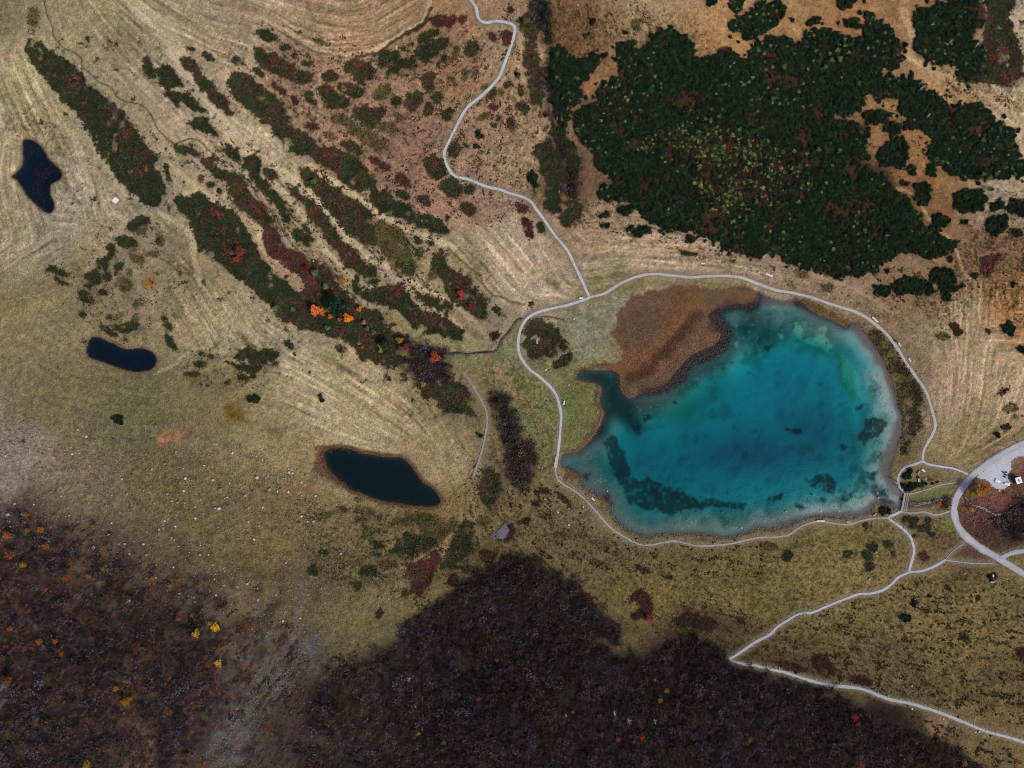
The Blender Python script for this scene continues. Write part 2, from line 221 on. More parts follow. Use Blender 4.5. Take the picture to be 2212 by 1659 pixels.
# ---- low heath and alpenrose patches: each line is one patch; the letter says its look (g green, r red, m mixed, o olive, d dark, s sparse)
HEATH_SRC = """g A 230,360 290,340 420,430 520,480 620,560 700,690 800,750 900,830 1000,900 1060,980 1130,1080 1180,1160 1250,1240 1310,1330 1290,1420 1280,1500 1310,1590 1350,1680 1355,1755 1280,1730 1140,1659 1060,1560 960,1470 880,1340 800,1200 740,1080 680,960 600,890 520,820 440,720 380,620 320,560 250,490 200,440
g A 1300,1450 1340,1460 1380,1560 1390,1680 1340,1640 1300,1540
g A 1385,1390 1415,1400 1440,1540 1420,1540
o A 235,80 300,60 330,110 300,220 240,210
g A 1215,480 1250,490 1300,560 1310,680 1250,640 1215,580
g A 1335,570 1400,570 1480,640 1540,730 1430,740 1380,720 1345,640
g A 1390,790 1500,780 1580,780 1660,850 1700,880 1730,950 1640,900 1540,870 1420,830
m A 1500,450 1560,470 1640,530 1720,620 1800,740 1900,850 1950,950 1900,940 1800,850 1720,750 1640,640 1560,560
g A 1620,980 1700,1000 1780,1040 1860,1160 1780,1120 1660,1060
g A 1540,1000 1620,1030 1720,1100 1640,1080
g A 1870,1230 1930,1210 2020,1320 2030,1360 1930,1330
g A 1550,385 1640,410 1660,435 1580,415
g A 1710,430 1780,460 1810,520 1740,500
g A 1965,490 2030,490 2070,540 1990,530
g A 890,330 940,345 930,362
g A 970,345 1010,370 985,382
g A 705,315 760,330 730,342
m A 1470,1240 1560,1220 1640,1260 1700,1340 1800,1400 1900,1440 1920,1500 1900,1520 1800,1440 1700,1360 1620,1280 1500,1265
m A 2060,1330 2150,1310 2160,1380 2120,1450 2080,1400
o A 1670,1500 1740,1470 1700,1530
g A 1750,1550 1800,1530 1820,1570 1770,1590
d A 1830,1610 1870,1600 1870,1635
m Z4 420,230 520,230 560,320 700,350 780,400 920,480 960,560 1010,660 1060,760 1150,800 1250,860 1310,960 1320,1060 1200,1060 1150,1040 1100,960 960,860 900,780 850,620 780,520 650,430 560,350 440,260
g Z4 1000,230 1130,260 1190,340 1180,470 1240,560 1340,620 1400,720 1500,850 1560,1000 1640,1100 1780,1230 1780,1300 1700,1290 1600,1180 1560,1080 1480,950 1380,820 1270,700 1150,630 1070,480 1000,360
m Z4 1220,360 1300,370 1390,420 1390,470 1320,490 1250,440
m Z4 1530,540 1620,600 1700,720 1830,800 1920,920 2000,1000 2100,1140 2212,1270 2400,1410 2500,1560 2600,1600 2600,1640 2450,1640 2212,1540 2100,1360 2000,1230 1920,1120 1830,980 1740,830 1620,720
g Z4 1680,1030 1760,1070 1820,1170 1760,1140
g Z4 130,720 300,680 440,680 560,740 660,830 780,900 880,980 980,1070 1040,1170 1100,1300 1150,1420 1260,1530 1360,1659 1500,1790 1580,1850 1560,1900 1400,1960 1250,1960 1150,1890 850,1659 740,1560 650,1480 540,1400 440,1280 400,1160 370,1050 320,950 240,880 150,790
r Z4 1190,1120 1360,1110 1400,1180 1460,1290 1560,1330 1700,1430 1760,1520 1850,1680 1780,1700 1620,1659 1500,1560 1380,1450 1260,1350 1220,1220
m Z6 640,120 760,190 900,230 1040,330 1100,440 1200,560 1300,660 1370,740 1470,780 1700,860 1720,960 1800,1050 1900,1080 1960,1150 1850,1300 1900,1400 1980,1560 2000,1610 1800,1470 1650,1450 1500,1380 1330,1240 1190,1120 1000,1080 900,1060 700,980 560,900 450,860 330,790 300,720 420,600 560,570 700,600 760,560 700,420 640,300
m Z2 0,680 180,700 300,800 500,950 620,1060 700,1230 640,1300 760,1350 900,1420 1040,1560 1150,1659 820,1659 650,1500 540,1380 400,1250 340,1180 250,1130 130,1050 60,940 0,850
m Z5 0,100 200,100 400,130 540,200 700,270 780,380 870,450 850,520 880,580 700,640 620,560 400,420 270,340 180,300 80,220 0,180
m Z5 0,340 90,400 190,490 330,560 500,660 640,760 760,870 860,1040 890,1200 860,1290 780,1290 640,1180 500,1080 400,960 330,860 250,770 160,640 60,560 0,480
o Z5 880,1060 960,1010 1100,1040 1180,1060 1260,1180 1310,1270 1310,1400 1340,1500 1360,1620 1300,1659 1220,1659 1060,1530 960,1380 900,1250
g Z5 830,650 1040,640 1080,720 1060,745 960,750 940,790 1200,800 1330,850 1450,920 1560,950 1700,1030 1780,1140 1740,1190 1640,1130 1480,1080 1280,1010 1100,930 960,850 860,760
g Z5 1140,640 1230,650 1310,700 1320,730 1230,720 1150,690
m Z5 1400,710 1500,690 1580,810 1460,790 1390,750
r Z5 1130,490 1210,420 1320,500 1310,580 1140,540
r Z5 800,230 880,230 1060,350 1050,390 960,360
m Z5 1640,560 1740,520 1850,480 1940,600 1920,680 1830,720 1700,650
g Z5 1990,640 2040,550 2100,590 2080,680
m Z5 1940,790 2010,780 2120,840 2100,920 2060,960 1980,880
g Z5 1780,100 1850,40 1930,80 1880,220 1800,190
g Z5 1970,60 2010,50 2000,120
m Z5 1470,220 1560,180 1700,230 1780,380 1740,450 1640,480 1550,420 1480,300
m Z5 460,40 540,30 640,60 740,180 660,180 560,100
g Z5 1380,1210 1430,1210 1460,1290 1390,1270
o Z5 1400,1330 1460,1340 1440,1500 1410,1480
g Z5 1540,1240 1620,1260 1610,1330 1560,1300
o Z5 1280,300 1350,300 1330,340
g Z5 1730,940 1790,960 1780,1010
m Z5 1590,1380 1680,1390 1720,1480 1800,1600 2000,1700 2170,1900 2230,2060 2220,2200 2160,2200 2000,2080 1820,1930 1760,1860 1740,1700 1600,1659
m Z7 530,0 720,0 760,60 740,140 650,140 560,70
o Z7 910,140 990,130 1030,190 960,220
g Z7 200,340 400,310 500,290 600,330 660,400 720,470 860,590 960,640 1080,680 1200,730 1290,800 1340,880 1330,920 1200,920 1060,880 900,820 760,760 640,710 600,640 540,560 470,520 380,480 310,490 280,420
g Z7 740,350 820,390 940,460 1060,450 1180,500 1280,600 1180,600 1060,570 940,530 840,460
g Z7 0,240 100,290 200,360 280,430 290,500 200,480 90,380 0,320
g Z7 1730,540 1790,540 1860,610 1900,680 1860,690 1760,600
g Z7 210,230 290,205 330,240 260,260
d Z7 1680,880 1760,860 1800,900 1720,960
m Z7 1080,1510 1230,1480 1350,1500 1440,1659 1420,1720 1250,1700 1100,1620
g Z2 310,170 470,165 590,260 490,305 380,240
m Z2 330,390 420,420 560,500 650,540 720,620 800,660 900,700 1020,710 1000,780 820,800 680,760 580,690 460,630 370,550
g Z2 610,360 690,340 760,385 660,420
d Z2 750,450 820,450 860,500 810,510
o Z2 920,440 960,450 1030,500 960,490
g Z2 880,570 1000,570 990,610 920,600
m Z2 1140,720 1240,655 1350,740 1320,790 1180,790
m Z2 1400,640 1480,560 1560,545 1650,590 1740,600 1790,690 1720,770 1600,790 1490,740
m Z2 1310,850 1400,820 1560,850 1670,910 1620,990 1500,980 1380,910
m Z2 1080,880 1220,860 1320,950 1500,1050 1340,1110 1190,1110 1150,990
g Z2 910,960 980,920 1050,980 1090,1090 1000,1060
o Z2 1760,920 1860,850 1960,830 1990,910 1930,1000 1800,1030
g Z2 50,510 100,510 200,580 120,570
g Z2 290,640 340,640 440,750 400,750
r Z2 500,820 560,830 650,910 700,900 690,980 620,940
d Z2 750,980 790,970 850,1070 800,1090
o Z2 760,1180 870,1260 830,1260
r Z2 950,1310 1040,1310 1090,1380 1030,1400 960,1360
g Z2 1990,1020 2080,990 2120,1070 2040,1110 1980,1070
m Z2 1450,1180 1700,1100 1900,1140 1900,1210 1750,1290 1700,1330 1560,1260
o Z2 1860,1320 2000,1300 2080,1420 1900,1400 1820,1350
o Z2 1230,1280 1320,1230 1450,1290 1600,1370 1760,1410 1950,1500 1920,1620 1800,1640 1640,1520 1500,1420 1400,1350
m Z2 1370,1540 1480,1530 1620,1659 1480,1640
s Z2 1130,1440 1250,1430 1380,1520 1240,1520
o Z2 1990,1160 2060,1180 2140,1280 2060,1280
o Z2 1030,1210 1090,1240 1050,1235
g Z2 240,450 280,450 280,490
g Z2 800,180 880,190 870,220
o Z2 1030,290 1160,280 1190,340 1080,340
r Z3 770,0 950,0 940,100 880,120 780,100
r Z3 990,0 1080,0 1040,100 980,160 970,100
r Z3 1120,0 1220,0 1200,60 1130,110
g Z3 600,280 760,160 870,180 800,240 640,330 600,320
g Z3 595,400 760,330 920,240 950,290 880,380 780,500 720,570 650,560 600,460
g Z3 130,460 220,430 330,440 420,360 520,330 520,390 400,470 260,560 180,610 130,550
g Z3 240,640 400,540 520,480 560,540 560,590 420,640 280,700
g Z3 810,610 900,520 960,430 960,520 900,630
o Z3 1020,550 1070,380 1110,360 1110,460 1060,540
m Z3 1190,400 1230,310 1330,320 1365,400 1300,480 1220,510 1190,470
r Z3 1450,250 1500,190 1560,250 1560,300 1520,290
r Z3 1630,220 1700,180 1750,190 1750,270 1700,380 1660,330
m Z3 650,780 730,690 850,700 780,780 800,880 740,950 680,880
o Z3 960,690 1030,740 1090,830 1060,860 1000,800
o Z3 1150,650 1220,640 1200,790 1160,780
s Z3 1260,650 1350,600 1360,700 1280,760
m Z3 440,1060 480,960 600,920 650,960 630,1060 540,1150 450,1130
m Z3 760,990 850,940 910,980 880,1060 820,1080
m Z3 690,1110 730,1060 790,1130 760,1230 700,1210
g Z3 900,1200 990,1110 1050,1160 1000,1260 930,1280
o Z3 1370,900 1440,820 1480,860 1390,910
m Z3 1440,970 1540,860 1560,940 1480,1020
o Z3 1590,920 1640,880 1650,950 1610,1000
r Z3 1470,1100 1540,1070 1590,1110 1540,1170
g Z3 1550,1250 1600,1200 1610,1240 1570,1290
g Z3 1510,1330 1550,1290 1550,1340 1520,1360
g Z3 1790,1100 1900,1060 1970,1120 1920,1230 1870,1150
r Z3 1850,870 1890,860 1900,960 1860,980
m Z3 1650,870 1740,770 1760,810 1690,880
g Z3 1800,720 1830,700 1840,750 1810,750
m Z3 1700,1300 1760,1240 1800,1320 1740,1380
m Z3 990,1590 1060,1530 1130,1600 1090,1700 1000,1680
o Z3 1310,1260 1420,1180 1500,1200 1400,1270
m C 110,130 180,100 240,190 200,400 270,540 280,700 270,880 230,880 180,800 190,650 160,550 150,470 140,380 120,200
g C 340,1000 460,1110 560,1250 600,1400 570,1500 545,1659 500,1600 480,1400 400,1180
g C 215,0 300,30 350,120 355,380 310,300 262,160
g C 210,1300 250,1240 350,1180 430,1320 460,1420 440,1659 440,1800 310,1760 330,1659 300,1500 250,1380
r C 0,40 40,60 40,110 10,120
m G 460,230 530,110 620,130 630,200 560,260 510,310 460,280
r G 60,130 180,160 150,210 80,190
g G 245,290 290,280 320,350 270,375
d G 100,260 150,250 210,350 200,430 160,380
g G 165,990 220,960 225,980 180,1005
g G 1450,530 1580,545 1660,565 1560,565 1460,550
g G 1640,500 1740,530 1830,580 1940,605 1860,600 1760,555
g E 1065,310 1110,270 1160,240 1270,240 1270,290 1180,310 1140,360 1080,350
o E 1160,350 1250,320 1230,370 1170,390
g E 970,410 1060,410 1160,450 1150,490 1040,500 1000,460
g E 1045,510 1160,510 1150,525
g E 1320,390 1380,440 1370,480 1320,460
g E 905,480 940,455 970,490 950,570 880,610 840,650 785,650 850,590 910,540
g E 860,680 910,640 900,700
g E 860,740 930,700 940,760 870,770
g E 960,740 980,640 1070,620 1000,700
g E 710,740 790,690 850,730 860,800 780,810
g E 700,810 800,810 750,835
o E 970,810 1030,750 1110,780 1110,850 1040,870
o E 1070,700 1100,680 1115,710 1080,740
o E 1235,540 1350,530 1330,570 1250,570
o E 1080,560 1200,570 1220,610 1180,640 1130,610
d E 815,870 870,850 915,890 870,900
g E 665,870 720,865 765,910 700,905
d E 660,920 800,940 780,965 690,960
g E 640,1040 690,1040 740,1070 690,1075
o E 1130,1000 1150,940 1190,960 1160,1015
g E 850,1080 930,1065 1020,1105 980,1115
o E 1110,1100 1140,1060 1185,1070 1150,1105
g E 930,1150 1040,1150 1170,1120 1150,1170 1060,1220 980,1190
g E 820,1140 870,1160 1000,1245 950,1240 860,1180
g E 1370,1080 1400,1080 1450,1160 1455,1210 1400,1160
g E 1385,1230 1420,1240 1500,1350 1490,1370 1430,1330
g E 1030,1265 1100,1265 1070,1280
g E 1600,1480 1700,1460 1760,1480 1700,1500
g E 1490,1560 1600,1560 1720,1575 1640,1585
g E 1540,1500 1600,1510 1560,1520
g E 1740,1400 1830,1430 1780,1440
g E 1660,1380 1730,1380 1700,1400
g E 1960,1410 2010,1405 2050,1440 2000,1460
g F -110,1380 60,1352 150,1360 220,1395 150,1440 80,1460 -60,1440
g E 1890,1450 2000,1490 2100,1500 2200,1530 2100,1545 1980,1500
g E 1990,1580 2060,1590 2120,1625 2040,1615
g E 2100,1580 2170,1590 2130,1600
g E 1560,1615 1720,1620 1640,1630
g E 1900,1625 1950,1640 1920,1650
g F 250,1290 300,1290 340,1330 300,1350
g F 140,1480 220,1465 190,1500
g F -100,1490 60,1510 20,1550 -80,1540
o F 680,1330 760,1330 800,1370 740,1390
g I 1640,60 1720,60 1680,75
g I 1730,60 1780,60 1750,75
g I 1900,40 1950,50 1920,60
g E 380,690 430,655 470,670 560,720 605,750 540,730 440,700
g E 450,720 520,780 600,820 560,820 470,760
m J 1310,0 1500,60 1700,100 1800,130 1830,330 1700,300 1600,250 1560,180 1440,170 1400,60
m J 1940,760 2000,740 2060,860 2040,1000 2000,1090 1950,1060 1920,900
o J 830,1020 910,1030 900,1065 840,1050
o J 690,1090 780,1110 790,1145 700,1130
o J 820,1110 920,1100 1040,1150 1000,1165 830,1140
o J 540,1160 650,1130 680,1150 600,1210 520,1200
o J 1240,1140 1440,1140 1540,1180 1500,1210 1300,1190
o J 1360,1230 1500,1220 1690,1190 1700,1260 1600,1340 1560,1370 1440,1330
o J 1160,1200 1340,1200 1340,1250 1140,1240
o J 860,1180 960,1200 940,1240 860,1230
o J 1020,1180 1080,1190 1060,1220
o J 900,1260 1080,1290 1060,1310 920,1290
o J 910,1320 1000,1320 1030,1360 930,1370
g J 980,1390 1060,1390 1120,1440 1040,1450
g J 1190,1400 1250,1330 1380,1330 1500,1370 1530,1410 1440,1480 1300,1500 1190,1480
g J 990,1490 1080,1490 1060,1520
g J 550,1460 620,1460 620,1500 560,1490
o J 830,1550 920,1540 900,1580
o J 1030,1560 1200,1550 1220,1600 1100,1620
g J 910,1610 1000,1590 1050,1659 900,1659
g J 450,1610 520,1600 540,1659 460,1659
r J 1280,1600 1440,1540 1560,1480 1570,1530 1500,1659 1440,1780 1380,1840 1320,1800 1340,1700
g J 1640,1480 1750,1210 1830,1230 1840,1340 1810,1500 1780,1500 1700,1600 1600,1640
o J 1880,1200 1990,1190 2000,1240 1920,1260
d J 1900,1480 1980,1470 2030,1500 1990,1600 1930,1570
d J 1760,1600 1820,1600 1820,1659 1750,1640
d J 2140,1240 2200,1260 2200,1310 2150,1380 2100,1400 2130,1330
g N 830,100 880,90 910,130 870,165
d N 1620,90 1680,20 1720,20 1700,120 1660,120
d N 1030,350 1080,320 1070,400 1040,400
g N 1250,130 1290,170 1270,220
d K 240,940 340,950 300,980
d K 370,960 460,1000 540,1110 450,1040
d K 200,1050 280,1080 240,1110
d K 0,1250 60,1290 20,1380 0,1350
d K 80,1230 160,1190 170,1260
o K 390,1300 480,1330 500,1370 400,1350
d K 1050,1590 1120,1600 1200,1640 1150,1659
d Q 1050,220 1110,160 1220,190 1220,300 1120,320 1010,380 1050,400 1230,370
d Q 1430,400 1520,340 1640,390 1740,410 1780,470 1600,470 1420,430
d Q 1600,280 1720,330 1700,350
d Q 1930,400 2000,390 1980,450
d Q 1340,30 1390,25 1400,60 1350,60
d Q 410,130 540,130 640,180 720,250 700,300 600,230
d P 430,720 520,690 560,740 620,860 560,890 450,850
d P 740,900 860,880 940,930 900,960 760,930
d P 120,760 280,780 380,830 300,850 150,800
o P 620,490 720,480 660,510
o P 1640,1040 1770,1060 1700,1075
o P 540,470 600,490 560,495
d P 1650,540 1700,530 1750,570 1700,580
d P 2110,650 2212,700 2180,730
g P 1520,95 1600,150 1570,165
g P 1790,230 1830,210 1850,240
g L 1180,1190 1280,1170 1330,1200 1300,1240 1270,1290 1200,1240
g L 1300,1260 1400,1250 1430,1310 1350,1310
g L 1380,1180 1440,1200 1400,1240
g L 1400,1330 1460,1300 1460,1360
g L 1260,1340 1310,1330 1300,1370
r L 1330,1500 1370,1480 1410,1520 1380,1560 1340,1540
g L 670,1480 740,1475 780,1505 700,1510
g L 840,1480 900,1460 930,1520 870,1540
g L 880,1420 960,1410 960,1470 900,1450
g L 1030,1390 1090,1390 1090,1430 1040,1450
g L 860,1580 940,1570 950,1620 880,1630
g L 160,1510 200,1470 260,1480 240,1540 180,1540
o L 0,1400 100,1410 150,1450 60,1460 0,1440
g L 840,1240 900,1235 890,1270
g L 1090,1480 1120,1470 1110,1520
b L 1110,20 1180,0 1280,0 1330,90 1350,160 1310,280 1340,400 1290,560 1240,600 1200,660 1160,620 1180,500 1190,400 1190,300 1120,180
b H 880,1200 960,1170 1100,1290 1180,1450 1250,1550 1330,1659 1100,1659 1060,1540 1000,1400 930,1280
d H 1580,1140 1650,1150 1700,1220 1650,1250 1610,1200
o H 1450,1240 1540,1210 1580,1260 1540,1290
d H 1870,1200 1920,1200 1920,1230
d L 2005,130 2040,100 2068,110 2050,160
o L 2030,280 2090,230 2140,220 2160,270 2080,310
o L 2110,330 2180,320 2150,360
d L 2010,420 2060,390 2090,430 2050,450
o H 500,820 560,810 620,840 540,860
o H 210,810 270,820 310,850
o H 570,890 610,890 630,920
o H 0,650 100,665 260,690 400,730 380,760 260,700 100,690 0,670
m P6 190,870 420,720 620,690 760,730 880,840 1000,890 1060,960 1090,1100 1060,1240 960,1330 860,1380 1000,1290 1080,1250 1150,1380 1090,1490 1060,1659 300,1659 200,1400 180,1250 380,1270 560,1330 700,1260 740,1180 640,1120 560,1040 470,1100 330,1120 220,1050
g P6 1080,860 1130,960 1200,1200 1290,1240 1370,1420 1280,1530 1200,1480 1180,1300 1100,1100
g G 360,1510 420,1450 480,1400 530,1385 548,1430 500,1480 400,1520
m D 1900,60 2000,-5 2130,-5 2110,80 2030,130 2090,190 2140,300 2170,500 2190,640 2110,720 2000,690 1650,690 1640,600 1800,640 1880,450 1880,250
o C 1030,180 1100,160 1110,240 1060,250
r H 1850,700 1880,600 1960,560 2020,540 1980,620 1900,740"""
HEATH = [(l.split()[0], pts(l[2:])) for l in HEATH_SRC.splitlines()]
RED_SPOTS = [(t[0] + x * t[2], t[1] + y * t[2], r) for T, x, y, r in [
    ('A', 640, 690, 15), ('A', 960, 970, 13), ('A', 1000, 1040, 8), ('A', 1060, 1120, 12), ('A', 1200, 1280, 15), ('A', 1200, 1440, 13), ('A', 715, 885, 5),
    ('Z4', 500, 270, 10), ('Z4', 940, 580, 9), ('Z4', 1180, 840, 20), ('Z4', 620, 920, 16), ('Z4', 700, 1100, 10), ('Z4', 510, 1020, 9), ('Z4', 410, 910, 7), ('Z4', 820, 1330, 16), ('Z4', 900, 1450, 14),
    ('Z4', 1850, 880, 13), ('Z4', 2150, 1320, 15), ('Z4', 1700, 370, 10), ('Z4', 1900, 560, 12), ('Z4', 1180, 1140, 10), ('Z4', 1740, 1570, 9), ('Z4', 460, 1310, 3),
    ('Z2', 215, 760, 7), ('Z2', 560, 580, 14), ('Z2', 1540, 590, 14), ('Z2', 1220, 900, 9), ('Z2', 740, 660, 11), ('Z2', 760, 1370, 8), ('Z2', 540, 1110, 7),
    ('Z5', 430, 380, 9), ('Z5', 330, 150, 12), ('Z5', 450, 760, 12), ('Z5', 690, 920, 11), ('Z5', 150, 880, 14), ('Z5', 420, 1320, 16), ('Z5', 580, 1430, 20), ('Z5', 1660, 1400, 9), ('Z5', 1650, 290, 12),
    ('Z6', 800, 460, 16), ('Z6', 740, 550, 14), ('Z6', 1050, 570, 12), ('Z6', 1460, 1070, 10), ('Z6', 880, 640, 10), ('Z6', 740, 270, 8), ('Z6', 1170, 1060, 6), ('Z6', 1640, 1410, 6), ('Z6', 1130, 1150, 5),
    ('Z7', 500, 370, 17), ('Z7', 1290, 220, 9), ('Z7', 960, 690, 14), ('Z7', 1450, 540, 8), ('Z7', 780, 690, 9), ('Z7', 1180, 560, 7), ('Z7', 360, 480, 7), ('Z7', 950, 1590, 9),
    ('J', 1480, 1600, 9), ('J', 1440, 1480, 8), ('J', 1420, 1700, 8), ('J', 1950, 980, 6), ('Z3', 1660, 290, 9), ('Z3', 490, 1090, 10), ('Z3', 1540, 1090, 6), ('Z3', 1020, 50, 10),
    ('C', 410, 1400, 9), ('C', 210, 720, 9), ('C', 160, 430, 10), ('C', 285, 960, 6), ('P6', 880, 1180, 7), ('P6', 1080, 1370, 12), ('P6', 950, 1600, 10), ('C', 1600, 1350, 18), ('C', 1190, 1100, 12), ('C', 1850, 1090, 12),
    ('D', 1980, 450, 20), ('D', 2080, 650, 15), ('D', 240, 1320, 16), ('H', 320, 240, 12), ('H', 1900, 700, 14), ('G', 100, 160, 9)] for t in [TL[T]]]
# ---- leafless brown shrub woods
BARE = polys("""O -20,1130 60,1120 150,1150 190,1200 260,1220 300,1270 330,1330 420,1330 480,1400 500,1480 420,1560 380,1680 -20,1680
O 1180,1205 1210,1240 1260,1290 1290,1320 1330,1340 1350,1400 1400,1430 1420,1400 1470,1370 1540,1380 1590,1440 1700,1470 1800,1490 1860,1530 1900,1570 2000,1590 2100,1640 2212,1659 2212,1680 700,1680 620,1600 700,1540 690,1470 720,1430 830,1420 860,1380 900,1330 950,1290 1000,1250 1060,1215 1120,1190
O 730,1430 820,1400 850,1390 860,1480 760,1500
Z7 560,850 700,920 900,1000 1000,1080 1060,1060 1180,1120 1180,1170 1080,1180 1180,1240 1250,1300 1260,1380 1200,1440 1080,1500 1000,1560 900,1500 800,1450 700,1350 660,1250 700,1130 620,1000
J 1980,90 2060,80 2180,200 2212,320 2230,480 2110,480 2060,380 2000,220
J 2110,500 2212,460 2300,480 2380,600 2340,900 2250,980 2180,960 2140,930 2120,740
L 2100,1080 2212,1000 2212,1340 2120,1360 2000,1240 2020,1180
O 720,750 735,745 735,770 720,770
C 170,0 240,0 330,100 340,400 350,700 350,960 450,1150 520,1300 560,1450 550,1659 500,1659 440,1300 350,1100 310,900 300,650 280,450 240,300 200,120
L 1450,1030 1520,1000 1580,1040 1570,1090 1500,1120 1450,1090""")
TUSSOCK = [  # zones of low tufts: polygon, density per 100 px2, colour, size px, stretch direction
    ("O 1200,1130 1300,1160 1450,1200 1700,1170 1850,1130 1920,1120 1970,1200 1930,1260 1720,1320 1580,1410 1500,1380 1300,1300 1180,1200 1080,1180 1060,1080 1150,1050", .22, (62, 60, 36), 3.2, 10),
    ("O 1600,1420 1720,1330 1950,1250 2100,1230 2212,1300 2212,1560 2000,1520 1800,1460", .26, (66, 62, 36), 3.4, 5),
    ("O 380,760 480,730 600,740 600,800 560,850 500,830 400,830", .16, (62, 70, 42), 3.6, -10),
    ("O 130,570 200,570 260,640 320,700 350,760 300,740 200,680", .14, (70, 72, 44), 3.2, 50),
    ("O 640,1090 900,1110 1000,1120 960,1240 840,1270 700,1260 640,1180", .2, (70, 68, 40), 3.6, 15),
    ("O 0,900 300,930 640,1050 640,1250 300,1300 0,1150", .10, (84, 76, 48), 3.2, 0),
    ("O 640,60 760,100 900,60 1100,40 1150,300 1100,500 900,420 640,330 560,200", .14, (96, 74, 58), 3.0, 40),
    ("O 960,180 1180,190 1170,440 1000,380 980,300", .16, (94, 80, 54), 3.2, 110),
    ("O 1200,10 1500,30 1550,110 1330,150 1190,120", .26, (74, 62, 40), 3.6, 30),
    ("O 1240,430 1400,470 1600,570 1900,650 2000,720 1900,690 1600,590 1260,500", .18, (84, 72, 48), 3.2, 12),
    ("O 1960,640 2060,560 2130,420 2212,380 2212,760 2100,640 2050,720", .30, (84, 70, 46), 3.8, 60),
    ("O 2000,100 2212,230 2212,290 2060,190", .3, (104, 86, 62), 3.2, 30),
    ("O 10,240 90,250 150,330 160,420 120,400 60,290 10,280", .3, (92, 82, 54), 3.0, 55),
    ("O 340,760 360,560 420,560 400,700", .2, (96, 88, 62), 3.0, 70),
    ("O 1040,760 1180,780 1210,960 1190,1040 1060,1010 1050,900", .22, (84, 70, 44), 3.2, 70),
    ("O 1960,1100 2100,1080 2160,1160 2000,1200", .2, (80, 78, 44), 3.2, 0),
    ("O 1640,590 1900,700 1990,840 2020,960 1980,900 1880,750", .3, (104, 90, 62), 2.8, 45)]
# ---- paths (photo pixels): points, width px
def path(*segs):
    p = np.vstack([pts(s, False) for s in segs])
    for a, b in ((0, 1), (-1, -2)):
        if p[a][0] < 3 or p[a][0] > 2497 or p[a][1] < 3 or p[a][1] > 1872:
            d = p[a] - p[b]; q = p[a] + d / np.hypot(*d) * 130; p = np.vstack([q, p]) if a == 0 else np.vstack([p, q])
    return smooth(p, 2.5)
PATHS = [
 ("path", 8.6, path("B 1830,0 1870,60 1895,150 1950,190 2050,180 2150,195 2200,230 2190,320 2140,460 2100,570 2060,660 1950,780 1800,910 1720,1040 1650,1180 1605,1290 1630,1390 1690,1480 1800,1510 1950,1570 2080,1600", "G 0,35 100,65 190,110 240,180 310,270 400,400 500,520 560,640 620,770 690,920"), (166, 165, 166)),
 ("path", 8.4, path("G 690,922 600,955 500,985 400,1005 280,1035 180,1080 120,1160 90,1260 85,1340 110,1430 180,1520 270,1590 340,1659", "K 400,140 430,220 447,320 440,450 430,560 415,675"), (164, 163, 164)),
 ("path", 5.6, path("K 402,762 402,800 420,860 470,910 560,960 650,1030 720,1110 790,1190 880,1280 1000,1360 1100,1410 1200,1420 1300,1400 1400,1385 1500,1405 1600,1425 1750,1420 1900,1405 2050,1370", "L 0,1353 100,1353 220,1335 300,1280 400,1235 500,1220 600,1235 720,1245 830,1215 930,1195 1070,1190"), (148, 138, 128)),
 ("path", 8.8, path("G 690,920 800,890 870,850 950,800 1050,755 1150,730 1250,722 1400,735 1550,750 1700,740 1850,738 1980,755 2100,800", "H 0,815 120,855 250,880 400,915 500,945 620,990 750,1025 850,1070 950,1140 1050,1230 1130,1330 1200,1440 1280,1560", "L 1300,0 1370,100 1410,200 1440,300 1460,400 1440,480 1390,570 1360,640 1355,710"), (164, 155, 148)),
 ("path", 7.0, path("L 1355,712 1290,735 1200,770 1155,830 1150,900 1180,960 1208,985"), (160, 160, 166)),
 ("path", 6.0, path("L 1357,712 1400,735 1500,755 1600,770 1680,795 1740,825"), (165, 165, 170)),
 ("trail", 3.0, path("L 1208,985 1260,985 1380,955 1500,915 1640,890"), (158, 146, 124)),
 ("path", 5.6, path("L 1180,1140 1240,1147 1300,1145 1370,1140 1450,1165 1520,1155 1600,1125"), (142, 134, 134)),
 ("path", 8.0, path("L 1182,1130 1120,1158 1070,1190 1130,1240 1200,1290 1250,1350 1275,1420 1280,1490 1260,1570 1245,1635"), (166, 166, 166)),
 ("path", 7.6, path("L 1550,1540 1450,1600 1350,1635 1240,1643", "P 1230,10 1150,50 1090,110 1010,160 920,185 820,190 720,225 620,265 520,305 420,345 310,360 220,410 130,470", "Q 2212,530 2100,590 1980,670 1868,740"), (160, 160, 164)),
 ("path", 9.0, path("Q 1868,745 1990,785 2100,795", "P 0,810 170,845 300,885 450,930 600,960 780,980 900,1010 1000,1050 1100,1085 1280,1120 1500,1190 1700,1270 1900,1350 2050,1390 2212,1440"), (156, 156, 158)),
 ("trail", 3.0, path("L 1550,1540 1600,1480 1650,1440 1700,1405"), (140, 132, 118)),
 ("trail", 3.0, path("L 1550,1545 1700,1565 1850,1575 1950,1570"), (150, 146, 140)),
 ("trail", 5.5, path("J 1800,0 1860,100 1920,200 1960,300 1965,400 1940,550 1900,700 1850,840"), (136, 127, 118)),
 ("road", 22.0, path("L 2212,560 2050,640 1900,735 1790,820 1700,920 1640,1020 1618,1120 1640,1230 1700,1330 1800,1410 1930,1490 2060,1570 2212,1665"), (160, 160, 167)),
 ("road", 14.0, path("L 2010,1530 2070,1500 2130,1478 2212,1465"), (156, 157, 166)),
]
PARKING = pts("L 1800,850 1950,720 2100,600 2212,540 2212,600 2150,690 2110,780 2085,830 2095,900 2030,955 1960,940 1900,885")
